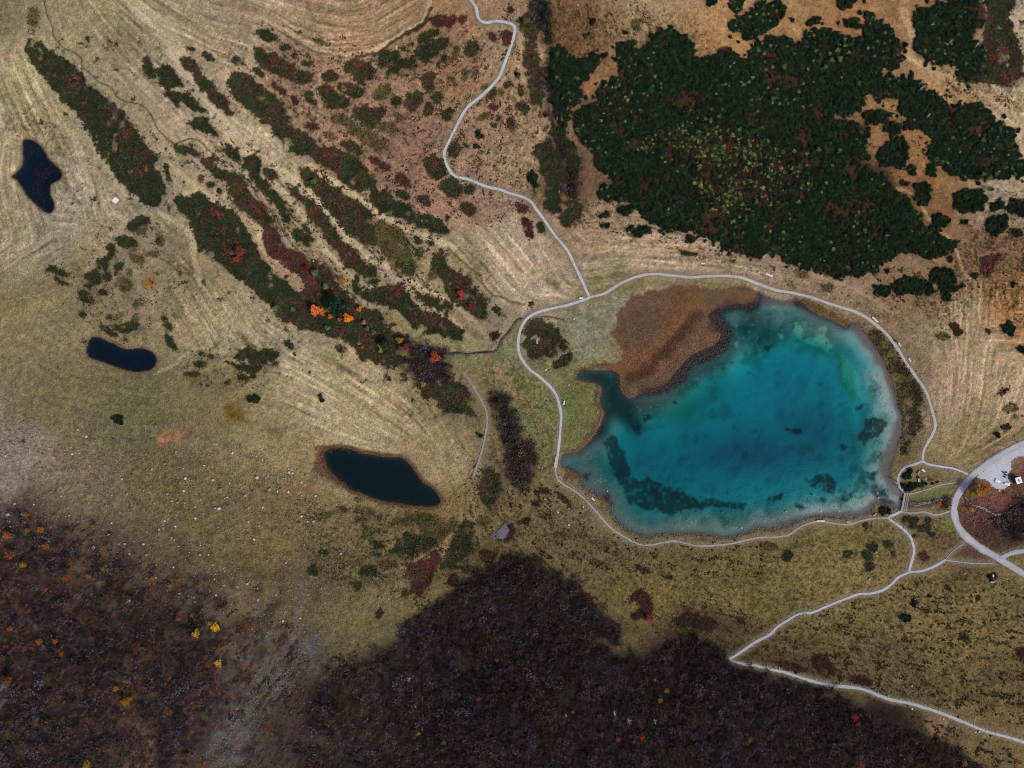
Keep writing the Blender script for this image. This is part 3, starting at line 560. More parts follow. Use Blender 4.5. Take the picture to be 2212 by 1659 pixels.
STREAMS = [
 ("brook", 1.7, path("A 368,0 400,130 440,230 455,310 530,400 620,440 690,500 690,560 760,620 830,690 940,740 990,820 1080,860 1200,890 1280,980 1330,1090 1400,1160 1480,1210 1600,1170 1680,1190 1760,1270 1850,1330 1950,1400", "Z4 900,430 1020,490 1090,590 1150,710 1240,820 1340,880 1400,1000 1450,1110 1560,1270 1700,1400 1850,1490", "Z6 960,200 1080,330 1150,440 1230,530 1330,620 1410,720")),
 ("brook", 4.0, path("Z7 1200,1120 1300,1108 1420,1125 1520,1110 1640,1100 1760,1080 1830,950 1920,850 2010,720 2085,684")),
 ("brook", 9.0, path("L 1208,1068 1300,1072 1400,1062 1480,1045 1560,1030")),
 ("brook", 7.0, path("L 1715,1020 1780,1080 1870,1110 1965,1160 2050,1150 2130,1100 2212,1050")),
 ("brook", 2.5, path("P6 300,700 450,625 600,582 800,582 1000,600 1150,640 1270,660")),
]
# ---- base colours of the ground (overview picture coordinates; sRGB)
BASE = """0,0,120,110,85 200,30,140,128,100 400,60,150,135,108 600,40,150,130,105 800,40,145,120,92 930,20,140,112,85 60,180,150,138,108 100,230,146,133,106 20,300,150,138,112 30,520,150,138,112 150,400,152,140,117 250,380,148,135,110
150,620,117,107,81 40,700,120,109,81 300,160,145,132,108 260,60,138,125,98 420,230,152,137,112 500,290,157,140,114 300,560,130,118,92 420,560,128,115,90 500,700,146,133,106 100,850,110,101,72 300,900,104,98,68 450,880,113,102,74
700,850,160,145,115 800,900,156,140,110 600,950,130,117,86 950,1000,140,123,93 30,1000,132,120,108 200,1060,112,101,76 400,1080,106,95,65 600,1080,112,97,68 640,1250,96,84,60 50,1150,70,55,52 200,1200,84,71,60 100,1300,62,47,47
200,1450,50,39,40 100,1600,42,35,38 350,1400,60,51,47 400,1550,58,48,49 600,1400,80,75,68 520,1550,68,62,60 700,1500,56,47,44 760,1330,104,94,62 850,1280,106,96,66 700,1600,60,49,47 900,1600,52,42,40 1050,1240,88,78,52
1100,1400,30,24,27 1300,1550,30,25,27 1600,1600,32,27,30 1500,1450,34,29,30 1900,1600,30,25,27 1250,1180,100,90,62 1400,1250,106,93,58 1600,1280,110,98,60 1550,1370,80,69,48 1800,1200,122,106,66 2050,1350,122,106,68 1950,1450,104,90,60
2150,1480,108,92,60 2180,1250,112,100,66 1200,880,102,107,72 1230,930,106,108,72 1140,850,108,110,76 1240,720,118,112,82 1320,640,120,115,82 1100,1000,104,92,67 1180,1100,104,92,64 1200,620,150,131,110 1080,560,166,147,125 1150,620,166,147,125
1400,550,160,140,118 1600,560,154,134,112 1000,640,132,120,90 1000,400,140,111,92 900,300,132,103,84 800,200,142,114,90 1000,200,146,116,90 650,150,142,117,94 1100,330,150,126,100 1130,150,150,126,100 1250,60,112,84,60 1300,160,132,100,70
1280,500,150,126,103 1400,20,150,128,98 1550,60,160,126,86 1800,60,150,113,76 2000,60,142,110,77 2080,200,150,120,86 2130,200,162,138,108 2190,60,172,154,128 2200,250,168,148,118 1350,250,60,52,36 1500,250,34,32,22 1700,400,44,36,26 1900,450,34,33,24
1980,330,138,103,68 2000,430,120,90,62 2150,550,122,93,70 2100,700,152,132,105 2150,800,162,142,114 2050,850,156,133,110 2100,950,130,115,84 1960,620,126,104,80 1800,610,136,116,94 1950,800,120,105,80 2000,1050,106,99,66 2150,1080,108,72,62
2160,1130,72,50,48 2190,1140,44,34,36 2190,400,160,142,118 2200,680,146,112,74 1700,30,158,122,82 2100,20,120,90,66 1230,400,100,78,60 600,1200,110,95,64 950,1100,108,92,64 1700,1060,100,92,62 960,760,122,112,80 1060,740,132,118,92 1030,870,112,100,72"""
FLOWS = """100,150,65 60,60,80 200,300,60 60,480,75 120,130,60 180,250,58 240,330,62 300,420,45 200,420,80 60,250,65 20,330,95 130,330,70 150,480,5 60,560,-30 110,540,-30 20,620,-40 250,560,-20 230,500,20 300,100,42 400,80,25 350,160,42 450,220,42
560,300,42 650,400,46 800,520,45 900,640,45 950,700,50 520,60,10 700,60,15 850,60,-30 930,40,-45 780,110,-5 600,90,35 420,480,40 470,520,50 450,650,60 480,720,60 600,750,38 700,800,30 800,900,32 650,900,26 600,850,20 900,980,55 960,1020,65
1000,1080,80 700,960,12 800,960,12 150,700,40 300,700,80 350,780,50 250,830,10 400,850,-35 500,800,-20 900,450,38 1000,540,45 1050,600,50 1100,650,32 1160,665,-5 1180,560,62 1100,560,50 1350,520,5 1500,540,5 1650,560,10 1300,590,-10 1800,600,20
1900,650,35 2000,780,55 2130,700,95 2100,800,95 2080,900,100 2180,850,110 2190,740,0 2150,980,-30 1900,50,10 2050,130,50 2150,220,30 1250,250,85 1160,250,80 1120,330,110 1170,420,100 950,250,-50 850,250,30 750,250,40 900,380,30 1000,350,-60
600,200,40 500,160,35 1180,860,50 1210,800,60 1100,920,70 1040,850,65 1250,950,90 1260,1180,35 1400,1240,20 1700,1220,0 2000,1400,5 2100,1450,0 1700,1350,0 400,1150,-30 200,1250,-45 300,1400,-50 200,1550,-50 600,1450,-55 700,1250,10 800,1200,10
850,1300,-20 1000,1300,-45 1100,1450,-60 1500,1500,60 1700,1580,20 2000,1550,25"""
HAY = polys("""O 0,100 60,120 130,260 220,400 330,450 400,560 620,720 900,850 1010,960 990,1090 930,960 700,940 600,900 540,860 620,760 480,760 380,700 340,450 150,520 100,560 0,640
O 110,0 240,0 420,140 560,260 700,420 900,600 1020,720 1000,740 820,600 640,440 500,340 380,260 250,160
O 260,0 950,0 870,90 780,120 680,110 600,60 560,180 400,100
O 970,500 1080,490 1170,530 1260,630 1150,670 1060,640 1000,580
O 1210,490 1400,500 1660,560 1620,580 1420,590 1290,630 1240,560
O 2060,600 2212,650 2212,960 2080,970 2030,880 2040,720
O 2000,190 2212,250 2212,290 2080,230
O 620,380 760,440 900,500 960,560 800,520 700,450
O 340,1000 341,1001 342,1000
O 1040,760 1180,900 1200,980 1120,880""")
# light mown bands and worn tracks, dark scars, shade of the undercut top bank as colour: polyline, width px, colour, strength
BANDS = [
 ("A 1180,90 1300,180 1420,300 1560,560 1750,760 1900,1040 2100,1250", 46, (164, 149, 122), .75),
 ("Z4 800,0 1000,150 1400,400 1700,600 1950,850 2212,1180", 30, (163, 148, 118), .85),
 ("Z5 0,620 300,950 500,1200 800,1450 1050,1600", 26, (163, 147, 118), .85),
 ("Z7 100,0 400,120 650,300 850,520 1100,650 1300,780 1500,1000 1560,1060", 17, (150, 133, 112), .8),
 ("Z7 640,200 900,330 1140,460 1300,570 1500,720 1620,860", 10, (158, 141, 114), .8),
 ("Z7 560,640 700,760 900,870 1100,950 1400,1010 1560,1060", 26, (128, 120, 84), .8),
 ("Z4 60,330 250,480 500,660 800,880 1050,1030 1160,1100 1180,1300 1400,1480 1600,1650", 18, (160, 144, 112), .8),
 ("Z6 110,0 200,130 380,260 600,430 690,520", 15, (138, 112, 88), .9),
 ("Z4 1190,470 1400,600 1600,800 1760,1020 1870,1180 1960,1330 2100,1450", 12, (158, 142, 112), .85),
 ("Z6 900,0 1100,180 1250,330 1500,520 1560,560", 12, (150, 135, 106), .8),
 ("Z5 90,330 250,450 560,640 800,830 1000,960 1300,1120 1600,1230 1850,1330", 16, (166, 151, 116), .85),
 ("B 560,0 350,0 100,130 300,270 500,390 700,455 860,455 1050,400 1300,260 1450,130 1590,0", 12, (160, 140, 108), .7),
 ("Z3 0,440 300,300 500,170 700,10", 5, (172, 150, 116), .8),
 ("E 1480,100 1640,20 1850,130 2050,300 2200,500", 9, (160, 145, 115), .7),
 ("E 1350,210 1500,290 1620,420 1640,600 1700,800", 14, (156, 142, 114), .7),
 ("E 1300,1570 1450,1500 1640,1360 1800,1330", 7, (152, 138, 110), .6),
 ("G 0,1590 60,1640", 4, (140, 120, 90), .5),
 ("K 0,80 120,200 220,330 290,440", 9, (134, 108, 78), .7),
 ("Z7 1640,1180 1800,1350 1900,1480 2000,1659", 14, (140, 116, 86), .6),
 ("D 1200,100 1280,330 1250,480 1400,560 1600,680 1850,800 2212,1000", 18, (164, 140, 104), .6),
 ("D 1640,700 1900,700 2100,760 2212,700", 8, (176, 158, 126), .8),
 ("D 2212,100 2120,110 2160,260 2180,500 2212,640", 8, (176, 158, 130), .9),
 ("H 1140,0 1280,60 1380,200 1480,340 1620,460 1680,640 1760,790 1830,860", 7, (158, 128, 92), .9),
 ("G 1240,0 1241,1", 4, (140, 120, 90), .3),
 ("G 480,330 800,400 1200,400 1600,480 1900,590 2150,590", 7, (150, 124, 104), .5),
 ("H 0,600 200,650 500,750 800,860 1100,1050", 7, (146, 124, 104), .6),
 ("J 1740,1130 1730,1230 1680,1320 1600,1400 1500,1480 1350,1560", 8, (134, 112, 84), .8),
 ("J 1640,1400 1560,1530 1500,1659", 6, (138, 120, 84), .7),
 ("J 2060,560 2070,700 2110,800", 5, (134, 110, 84), .6),
 ("B 860,480 1050,440 1250,300 1400,220 1500,60", 7, (66, 54, 36), .9),  # undercut edge of the top terrace: slope shade painted into the ground colour
 ("Z3 260,320 400,260", 5, (54, 46, 30), .8), ("Z3 480,210 640,110 740,30", 11, (58, 44, 30), .9),  # same terrace edge further along, its shade painted dark
 ("Z2 400,60 560,150 700,230 900,350 1100,440 1400,500", 4.5, (104, 84, 68), .8),
 ("Z5 730,1290 850,1400 960,1500", 4, (86, 66, 64), .8), ("Z5 240,930 330,1050 430,1200", 3.5, (84, 62, 66), .8),
 ("Z5 800,1520 980,1620", 4, (84, 58, 62), .8), ("Z7 760,440 920,560 1030,620", 4, (96, 80, 78), .8),
 ("A 1900,990 2100,1130 2212,1220", 3, (128, 112, 102), .5),
 ("Z5 1780,1340 1880,1430 1950,1500 2080,1600 2160,1680", 4, (76, 62, 40), .8),
 ("Z7 1470,80 1560,160 1600,260 1700,380 1860,450 2100,520", 5, (80, 64, 46), .7),
 ("Z4 180,980 400,1000 550,1200", 10, (150, 138, 112), .3),
 ("G 560,1000 640,1100 900,1110", 4, (104, 110, 84), .5),
 ("P 0,600 60,570 200,430 330,380", 6, (74, 56, 48), .6),
 ("Z6 500,700 700,860 850,900", 5, (70, 44, 28), .5),
 ("L 1700,560 1900,570 2000,600 2212,540", 6, (150, 122, 104), .6),
]
# patches of plain ground colour: polygon, colour, strength, warp
PATCHES = [
 ("O 640,1390 690,1365 680,1430 640,1480 590,1520 540,1570 480,1680 390,1680 470,1580 540,1490 590,1430", (84, 84, 82), .7),
 ("O 640,1250 655,1250 650,1320 640,1390 625,1390 640,1310", (100, 98, 96), .6),
 ("M -10,1000 80,960 90,1010 40,1130 -10,1300", (128, 126, 140), .8),
 ("N 280,1550 700,1400 880,1400 860,1480 780,1560 600,1480 400,1540", (82, 72, 76), .6),
 ("M 1100,1659 1000,1500 1200,1280 1380,1250 1300,1450 1200,1659", (120, 98, 78), .6),
 ("P6 1150,640 1300,560 1700,560 2212,900 2212,1659 1650,1659 1500,1200 1400,900", (112, 112, 92), .8),
 ("G 560,1000 900,900 1050,850 1000,1000 860,1200 820,1450 620,1450 520,1250", (120, 122, 98), .7),
 ("Z8 1060,860 1150,820 1240,980 1200,1030 1070,960", (98, 104, 66), .8),
 ("Z8 780,690 880,640 930,760 850,760", (104, 104, 68), .7),
 ("E 270,870 500,930 420,1100 300,1000", (128, 120, 76), .8),
 ("E 1200,760 1240,742 1290,760 1308,800 1280,840 1240,855 1205,820", (122, 92, 34), 1),
 ("I 1320,540 1360,480 1500,455 1560,470 1560,530 1500,550 1420,550 1370,590", (150, 108, 80), .9),
 ("I 1560,460 1600,410 1660,415 1640,470 1580,500", (112, 84, 56), .9),
 ("I 1870,290 1900,240 1970,240 2060,300 2100,380 2150,420 2000,370 1900,340", (94, 78, 34), 1),
 ("J 60,430 190,430 250,480 190,520 90,500", (110, 88, 66), .7),
 ("Z6 1180,40 1181,41 1182,40", (0, 0, 0), 0),
 ("Z5 1780,1340 1880,1330 2060,1460 2212,1659 2000,1659", (124, 122, 84), .6),
 ("K 0,0 250,60 400,200 400,400 300,420 150,200", (102, 106, 66), .6),
 ("K 380,100 560,20 700,60 780,300 680,540 450,640", (94, 94, 56), .7),
 ("K 450,160 560,150 600,300 520,420 450,420", (96, 110, 66), .6),
 ("P6 420,1080 560,1050 740,1170 700,1270 560,1340 420,1260 200,1170 200,1120", (134, 122, 108), .9),
 ("L 1210,1000 1560,920 1620,900 1590,1000 1400,1040 1220,1050", (92, 106, 62), .8),
 ("L 1500,1200 1580,1180 1700,1370 1650,1400 1560,1300", (100, 112, 58), .8),
 ("D 1980,-10 2130,-10 2212,-10 2212,180 2130,120 2030,110", (158, 140, 114), .3),
 ("H 2000,20 2160,-10 2180,100 2050,100 1950,80", (166, 150, 126), .9),
 ("P 1380,1220 1560,1230 1500,1400 1400,1380", (138, 110, 84), .7),
 ("H 1880,650 1960,560 2030,560 1960,640 1900,740 1850,730", (86, 40, 52), .6),
 ("L 1230,720 1300,735 1560,780 1640,800 1500,850 1330,840 1300,900 1260,870 1240,800", (112, 100, 68), .7),
 ("G 1000,740 1400,760 1900,770 2100,830 2000,850 1700,830 1300,830 900,900", (106, 102, 64), .8),
 ("P6 0,700 100,640 180,700 60,1000 0,1200", (98, 108, 66), .7),
 ("Z7 1200,1150 1700,1150 1950,900 2000,760 2100,700 2030,900 2030,1100 1800,1300 1400,1300", (102, 110, 70), .7),
 ("Z6 1200,460 1400,700 1500,720 1420,640 1300,560", (112, 112, 112), .6),
 ("J 1990,1360 2120,1230 2160,1300 2100,1375", (84, 76, 88), .8),
 ("Z1 1240,20 1290,45 1400,85 1500,80 1400,110 1300,100 1240,90", (140, 128, 124), .9),
 ("L 1205,1040 1480,1020 1480,1050 1210,1060", (70, 64, 44), .8),
]
TREES = [  # u, v, radius px, colour, kind, stretch
 (771, 757, 15, (222, 116, 66), 'orange'), (786, 763, 8, (176, 104, 54), 'rust'), (849, 777, 12, (236, 128, 28), 'orange'), (877, 755, 7, (196, 120, 36), 'yellow'), (806, 773, 6, (196, 112, 34), 'orange'),
 (828, 780, 6, (156, 74, 62), 'rust'), (888, 787, 6, (190, 112, 74), 'orange'), (799, 801, 7, (92, 112, 78), 'pale'), (896, 802, 6, (88, 112, 84), 'pale'), (912, 811, 6, (88, 110, 80), 'pale'), (928, 843, 7, (178, 122, 48), 'yellow'),
 (929, 856, 6, (122, 142, 56), 'lime'), (976, 831, 9, (148, 112, 40), 'yellow'), (991, 849, 10, (118, 56, 74), 'crimson'), (985, 862, 8, (116, 120, 52), 'lime'), (769, 666, 9, (86, 110, 74), 'pale'), (795, 700, 8, (104, 126, 70), 'lime'),
 (837, 686, 9, (172, 108, 26), 'yellow'), (819, 745, 22, (20, 44, 32), 'spruce'), (938, 785, 6, (130, 96, 90), 'rust'), (672, 752, 8, (90, 108, 78), 'pale'), (714, 755, 6, (90, 112, 78), 'pale'), (747, 654, 8, (92, 30, 42), 'crimson'),
 (1062, 872, 14, (166, 68, 44), 'rust'), (1124, 714, 7, (206, 34, 62), 'crimson'), (1125, 728, 5, (206, 34, 62), 'crimson'), (1148, 747, 6, (136, 34, 44), 'crimson'), (766, 443, 8, (76, 104, 56), 'lime'), (585, 612, 13, (112, 52, 42), 'rust'), (577, 632, 8, (140, 66, 44), 'rust'),
 (950, 925, 7, (60, 40, 42), 'rust'), (885, 848, 4, (180, 92, 60), 'orange'), (1100, 925, 5, (120, 40, 40), 'crimson'), (1033, 938, 7, (160, 120, 70), 'yellow'), (936, 838, 11, (18, 40, 30), 'spruce'),
 (1584, 1511, 10, (142, 52, 54), 'crimson'), (1628, 1687, 8, (168, 134, 22), 'yellow'), (1612, 1710, 8, (150, 128, 26), 'yellow'), (1599, 1660, 5, (190, 110, 30), 'orange'), (1567, 1799, 11, (150, 50, 40), 'rust'), (1509, 1806, 7, (200, 82, 30), 'orange'),
 (1469, 1794, 9, (136, 64, 46), 'rust'), (1548, 1812, 6, (150, 56, 62), 'crimson'), (1398, 1739, 5, (150, 120, 24), 'yellow'), (1830, 1806, 8, (118, 112, 34), 'lime'), (2088, 1752, 11, (152, 58, 56), 'crimson'), (2096, 1768, 8, (158, 62, 58), 'crimson'),
 (2098, 1861, 18, (112, 64, 52), 'rust'), (2355, 1864, 9, (162, 132, 24), 'yellow'), (2482, 1858, 9, (166, 84, 46), 'orange'), (2198, 1843, 5, (150, 120, 24), 'yellow'), (1168, 1707, 7, (154, 60, 46), 'rust'), (1228, 1696, 8, (96, 50, 40), 'rust'),
 (1021, 1791, 6, (160, 150, 24), 'yellow'), (1083, 1813, 7, (136, 118, 22), 'yellow'), (1213, 1612, 7, (120, 60, 50), 'rust'), (883, 1707, 6, (136, 100, 34), 'yellow'), (524, 1533, 13, (204, 166, 18), 'yellow'), (512, 1522, 6, (190, 150, 20), 'yellow'), (477, 1548, 12, (176, 150, 24), 'yellow'),
 (531, 1620, 11, (206, 150, 58), 'orange'), (283, 1681, 9, (176, 138, 26), 'yellow'), (307, 1713, 13, (172, 124, 24), 'yellow'), (318, 1706, 7, (180, 126, 24), 'orange'), (210, 1868, 12, (170, 142, 22), 'yellow'), (95, 1567, 10, (176, 104, 34), 'orange'), (133, 1566, 8, (176, 104, 34), 'orange'),
 (23, 1535, 8, (190, 106, 30), 'orange'), (159, 1412, 11, (160, 96, 40), 'orange'), (214, 1407, 8, (150, 126, 32), 'yellow'), (373, 1412, 8, (180, 106, 36), 'orange'), (414, 1430, 7, (176, 116, 32), 'orange'), (434, 1511, 8, (150, 90, 44), 'rust'), (14, 1664, 14, (134, 80, 34), 'rust'),
 (17, 1308, 13, (186, 122, 36), 'orange'), (55, 1379, 10, (186, 136, 26), 'yellow'), (98, 1293, 10, (190, 130, 30), 'orange'), (62, 1256, 8, (170, 114, 36), 'orange'), (133, 1261, 7, (172, 116, 38), 'orange'), (67, 1295, 8, (160, 106, 40), 'orange'), (229, 1285, 9, (146, 122, 34), 'yellow'),
 (110, 1334, 11, (146, 108, 34), 'yellow'), (23, 1354, 16, (150, 88, 48), 'rust'), (252, 1389, 9, (140, 120, 34), 'yellow'), (165, 1299, 9, (140, 90, 60), 'rust'), (2294, 1230, 8, (186, 84, 46), 'orange'), (2372, 1245, 8, (176, 142, 40), 'yellow'),
 (2045, 122, 6, (98, 112, 60), 'lime'), (2052, 142, 7, (104, 118, 64), 'lime'), (2031, 146, 6, (92, 106, 60), 'lime'), (2016, 163, 6, (84, 98, 56), 'lime'), (1915, 162, 7, (76, 96, 60), 'lime'), (2063, 111, 5, (96, 108, 60), 'lime'), (2097, 203, 6, (70, 92, 54), 'lime'), (1999, 365, 6, (98, 106, 60), 'lime'), (2051, 367, 6, (90, 100, 54), 'lime'), (2115, 356, 5, (86, 96, 50), 'lime'), (2401, 425, 6, (84, 104, 60), 'lime'), (2417, 434, 6, (90, 108, 60), 'lime'), (2433, 425, 5, (80, 100, 58), 'lime'), (2416, 460, 6, (88, 92, 44), 'lime'), (2401, 341, 6, (70, 92, 70), 'lime'), (1887, 240, 6, (72, 92, 54), 'lime'), (1589, 218, 9, (44, 74, 48), 'pale'), (1815, 206, 6, (92, 102, 56), 'lime'), (1360, 132, 6, (60, 84, 48), 'lime'),
 (2388, 1200, 16, (140, 108, 38), 'yellow'), (2405, 1192, 14, (154, 100, 40), 'orange'), (2372, 1208, 11, (118, 110, 36), 'lime'), (1284, 49, 9, (90, 86, 32), 'lime'),
]
BOULDERS = [("I", x, y, r) for x, y, r in [(1565, 855, 6), (1800, 870, 6), (1850, 1110, 6), (1415, 985, 5), (1550, 960, 4.5), (1075, 985, 5), (1965, 640, 5), (1485, 632, 4.5), (1230, 652, 3.5), (2170, 850, 6), (2070, 1000, 5), (1920, 1015, 3.5), (1895, 1025, 3), (805, 535, 3), (355, 655, 4),
  (70, 1160, 7), (790, 1440, 7), (1390, 735, 4), (1865, 950, 5), (1770, 670, 3.5), (300, 855, 3), (585, 1170, 3.5), (415, 605, 3), (945, 1520, 4), (1390, 1215, 4), (1450, 1355, 3), (1500, 1060, 4.5), (1560, 1060, 5), (730, 505, 4), (660, 445, 3.5), (1240, 1500, 5), (2145, 1370, 4.5), (1690, 1500, 5)]] \
  + [("J", x, y, r) for x, y, r in [(25, 850, 5.5), (130, 950, 5.5), (145, 840, 3.5), (295, 805, 5), (200, 965, 4.5), (290, 970, 4), (400, 890, 4), (520, 1005, 4), (75, 1100, 4), (402, 1175, 4), (670, 1330, 4), (735, 1490, 3.5), (260, 1310, 4), (300, 1290, 3.5)]] \
  + [("N", x, y, r) for x, y, r in [(1135, 230, 4), (1085, 225, 3), (600, 265, 3.5), (35, 240, 4.5), (515, 50, 2.5)]] \
  + [("K", x, y, r) for x, y, r in [(290, 762, 3.5), (450, 855, 4), (420, 1140, 5), (635, 1095, 4.5), (1300, 1588, 2.5), (515, 1250, 3.5), (310, 1030, 4), (515, 68, 4), (970, 910, 3.5), (1628, 1012, 3), (1860, 985, 3)]] \
  + [("L", x, y, r) for x, y, r in [(420, 992, 4.5), (457, 942, 3), (497, 932, 3), (390, 1030, 2.5), (1380, 858, 2.5), (1110, 1215, 2), (2172, 1158, 2.6), (962, 1480, 4), (925, 1640, 3.5)]] \
  + [("P", x, y, r) for x, y, r in [(905, 65, 4), (1215, 425, 4), (1290, 238, 3.5), (1945, 35, 5), (1955, 60, 3.5), (1262, 965, 4), (1800, 1355, 3), (1830, 1350, 3.5), (1530, 1242, 2.5), (1700, 1295, 2.5), (1265, 1160, 3), (1712, 15, 3), (862, 35, 3), (1408, 188, 2.5), (1750, 120, 3.5)]] \
  + [("D", x, y, r) for x, y, r in [(1700, 655, 2)]] + [("G", 555, 1100, 4), ("G", 320, 1530, 4), ("Z6", 830, 188, 3), ("Z6", 1225, 530, 3), ("C", 590, 45, 3), ("C", 1825, 60, 3)]

SCRUB = [  # zones where small mixed shrubs are sprinkled: polygon, spacing px, size m, palette
 ("C 330,0 900,0 1250,230 1100,300 900,330 500,380 350,380", 7, .42, [(70, 62, 36), (92, 64, 44), (40, 52, 28), (84, 46, 44), (110, 84, 52)]),
 ("H 1640,440 2212,250 2212,900 1900,900 1720,780 1620,600", 5.5, .5, [(66, 62, 36), (96, 60, 48), (40, 52, 28), (96, 44, 48), (120, 88, 62)]),
 ("H 1000,560 1640,440 1600,760 1450,1000 1100,1000 900,760", 6, .45, [(60, 56, 32), (84, 50, 42), (36, 48, 26), (84, 40, 40)]),
 ("D 1450,560 1640,600 2212,940 2212,1120 1900,880 1600,840", 6, .4, [(64, 58, 36), (96, 62, 44), (70, 60, 40)]),
 ("D 560,880 960,700 1240,900 1420,1240 1300,1400 1130,1500 900,1300 700,1020", 7, .4, [(66, 56, 34), (92, 52, 44), (40, 50, 28)]),
 ("O 560,60 900,120 1100,20 1170,180 1160,440 1000,500 800,400 600,200", 6.2, .40, [(72, 44, 38), (52, 50, 30), (88, 60, 50), (42, 42, 26)]),
 ("G 560,60 900,90 1300,300 1700,440 2050,600 2212,640 2212,760 1700,620 1200,420 640,380", 6, .36, [(78, 66, 42), (96, 64, 50), (50, 54, 32)]),
 ("O 640,1080 960,1110 1040,1030 1120,1180 1000,1280 860,1300 700,1260", 6.5, .4, [(64, 62, 36), (46, 50, 28), (78, 62, 38)]),
 ("K 0,950 380,900 600,1100 900,1380 1300,1420 2212,1380 2212,1659 0,1659", 6, .45, [(44, 44, 24), (36, 38, 20), (58, 46, 28), (52, 30, 26)]),
 ("P 0,600 420,380 820,220 1200,60 2212,100 2212,1400 1300,1080 800,960 0,780", 6, .45, [(46, 44, 24), (34, 38, 20), (60, 48, 28)]),
 ("Q 1000,200 1800,240 2212,540 1860,740 1700,500 1200,380", 5.5, .4, [(64, 34, 30), (56, 52, 30), (50, 28, 26)]),
 ("O 0,1100 200,1130 420,1280 640,1350 640,1500 420,1600 300,1680 -20,1680", 4.2, .5, [(66, 48, 46), (54, 40, 44), (78, 52, 40), (50, 46, 32), (92, 58, 40), (44, 34, 38)]),
 ("O 560,1440 700,1420 900,1400 900,1680 400,1680", 4.6, .45, [(72, 58, 52), (58, 48, 46), (84, 68, 54), (50, 44, 36)]),
 ("O 1200,1560 1500,1500 2000,1560 2212,1640 2212,1690 1100,1690", 5, .5, [(56, 40, 38), (48, 38, 42), (60, 50, 34)]),
 ("O 850,1190 1180,1170 1230,1260 1330,1340 1500,1380 1420,1420 1300,1340 1190,1230 1060,1200 900,1330", 6, .4, [(56, 34, 30), (64, 58, 34), (46, 44, 26)]),
 ("J 1750,650 2212,900 2212,1500 1850,1500 1750,1200", 6, .4, [(66, 58, 34), (80, 58, 40), (46, 48, 28)]),
 ("L 1660,1000 2212,900 2212,1400 2050,1470 1900,1400 1720,1260", 4.5, .42, [(112, 74, 66), (86, 54, 52), (70, 44, 42), (124, 92, 76)]),
 ("F 600,60 900,200 1200,430 1300,560 1700,1000 1500,1200 1000,900 500,500", 5.6, .42, [(62, 50, 34), (46, 48, 26), (76, 46, 42), (36, 40, 24)]),
 ("A 1500,350 2212,340 2212,640 1700,560", 7, .34, [(84, 62, 50), (70, 62, 40)]),
 ("E 620,380 1350,260 1420,700 1200,1250 700,1100 640,860", 6, .36, [(66, 58, 38), (46, 50, 28), (78, 56, 44)]),
 ("A 380,560 760,560 1100,900 1500,1180 2100,1450 2000,1520 1400,1240 900,800", 6, .3, [(96, 88, 52), (74, 62, 44), (60, 54, 36)]),
 ("Z4 100,100 900,0 1300,300 1700,800 2212,1400 2212,1659 1500,1500 1000,900 400,400", 5.4, .42, [(56, 50, 30), (44, 48, 26), (74, 44, 40), (66, 60, 38)]),
 ("Z5 0,200 900,500 1300,1000 1900,1659 1300,1659 600,1200 0,700", 5.2, .42, [(54, 48, 30), (42, 46, 26), (70, 44, 38), (64, 60, 34)]),
]
# ------------------------------------------------------------------ height of the ground
HCTRL = """1700,900,0 1500,1000,0 1900,800,.5 1400,700,.5 1250,900,.7 80,380,5 265,765,4 820,1040,2.5 0,0,12 400,100,11 700,60,12 1000,50,11 1300,60,9 1600,100,8 1900,50,11 2200,50,13 2100,450,6 1600,400,4 1300,450,4 500,400,8 800,500,5 1000,700,2
700,800,3.2 1100,900,1 300,1000,6 100,1200,14 50,1600,28 400,1500,20 700,1400,8 700,1600,16 1100,1300,4 1100,1600,14 1500,1300,1.5 1500,1600,11 1900,1300,2 1900,1600,9 2200,1600,8 2200,1300,3 2100,1100,1 2150,800,3 2010,800,1.2 2090,1000,1.2 1100,1150,1.4 1800,600,1.4 1300,600,1.2"""
hc = np.array([[float(v) for v in q.split(',')] for q in HCTRL.split()]); hc[:, :2] *= 2500 / 2212
hcx, hcy, hcz = (hc[:, 0] - 1250) * .2, (937.5 - hc[:, 1]) * .2, hc[:, 2]
def base_h(x, y):
    n = np.zeros(x.shape); s = np.zeros(x.shape)
    for a, b, c in zip(hcx, hcy, hcz):
        wgt = 1.0 / ((x - a) ** 2 + (y - b) ** 2 + 90) ** 1.5; n += wgt * c; s += wgt
    return n / s + (fbm(x, y, 38, 201, 3) - .5) * 2.2
LEVEL = [0.0, 4.4, 3.4, 2.0]
def flat2w(p, z): return np.stack([(p[:, 0] - 1250) * (HC - z) / FPX, (937.5 - p[:, 1]) * (HC - z) / FPX], 1)
WPOLY = [flat2w(p, z) for p, z in zip(WATERS, LEVEL)]
def grid(h, st):
    a = [0.0]
    while a[-1] < h: a.append(a[-1] + st)
    while a[-1] < 1500: st *= 1.19; a.append(a[-1] + st)
    a = np.array(a); return np.concatenate([-a[:0:-1], a])
GX, GY = grid(262, .57), grid(200, .57)
X, Y = np.meshgrid(GX, GY)
Z = base_h(X, Y)
def uv_of(x, y, z): return 1250 + FPX * x / (HC - z), 937.5 - FPX * y / (HC - z)
path_d = linemap([p for _, _, p, _ in PATHS], 26)
path_m = np.clip(1.6 - path_d / 9, 0, 1); path_m = np.maximum(path_m, blur(mask([PARKING], 0), 3, 2))
str_map = np.zeros((NH, NW), np.float32)
for nm, wd, p in STREAMS: str_map = np.maximum(str_map, np.exp(-(linemap([p], 26) / (wd * .9)) ** 2))
U, V = uv_of(X, Y, Z)
near = np.clip(1 - (np.maximum(np.abs(X) / 300, np.abs(Y) / 235) - 1) * 2, 0, 1)
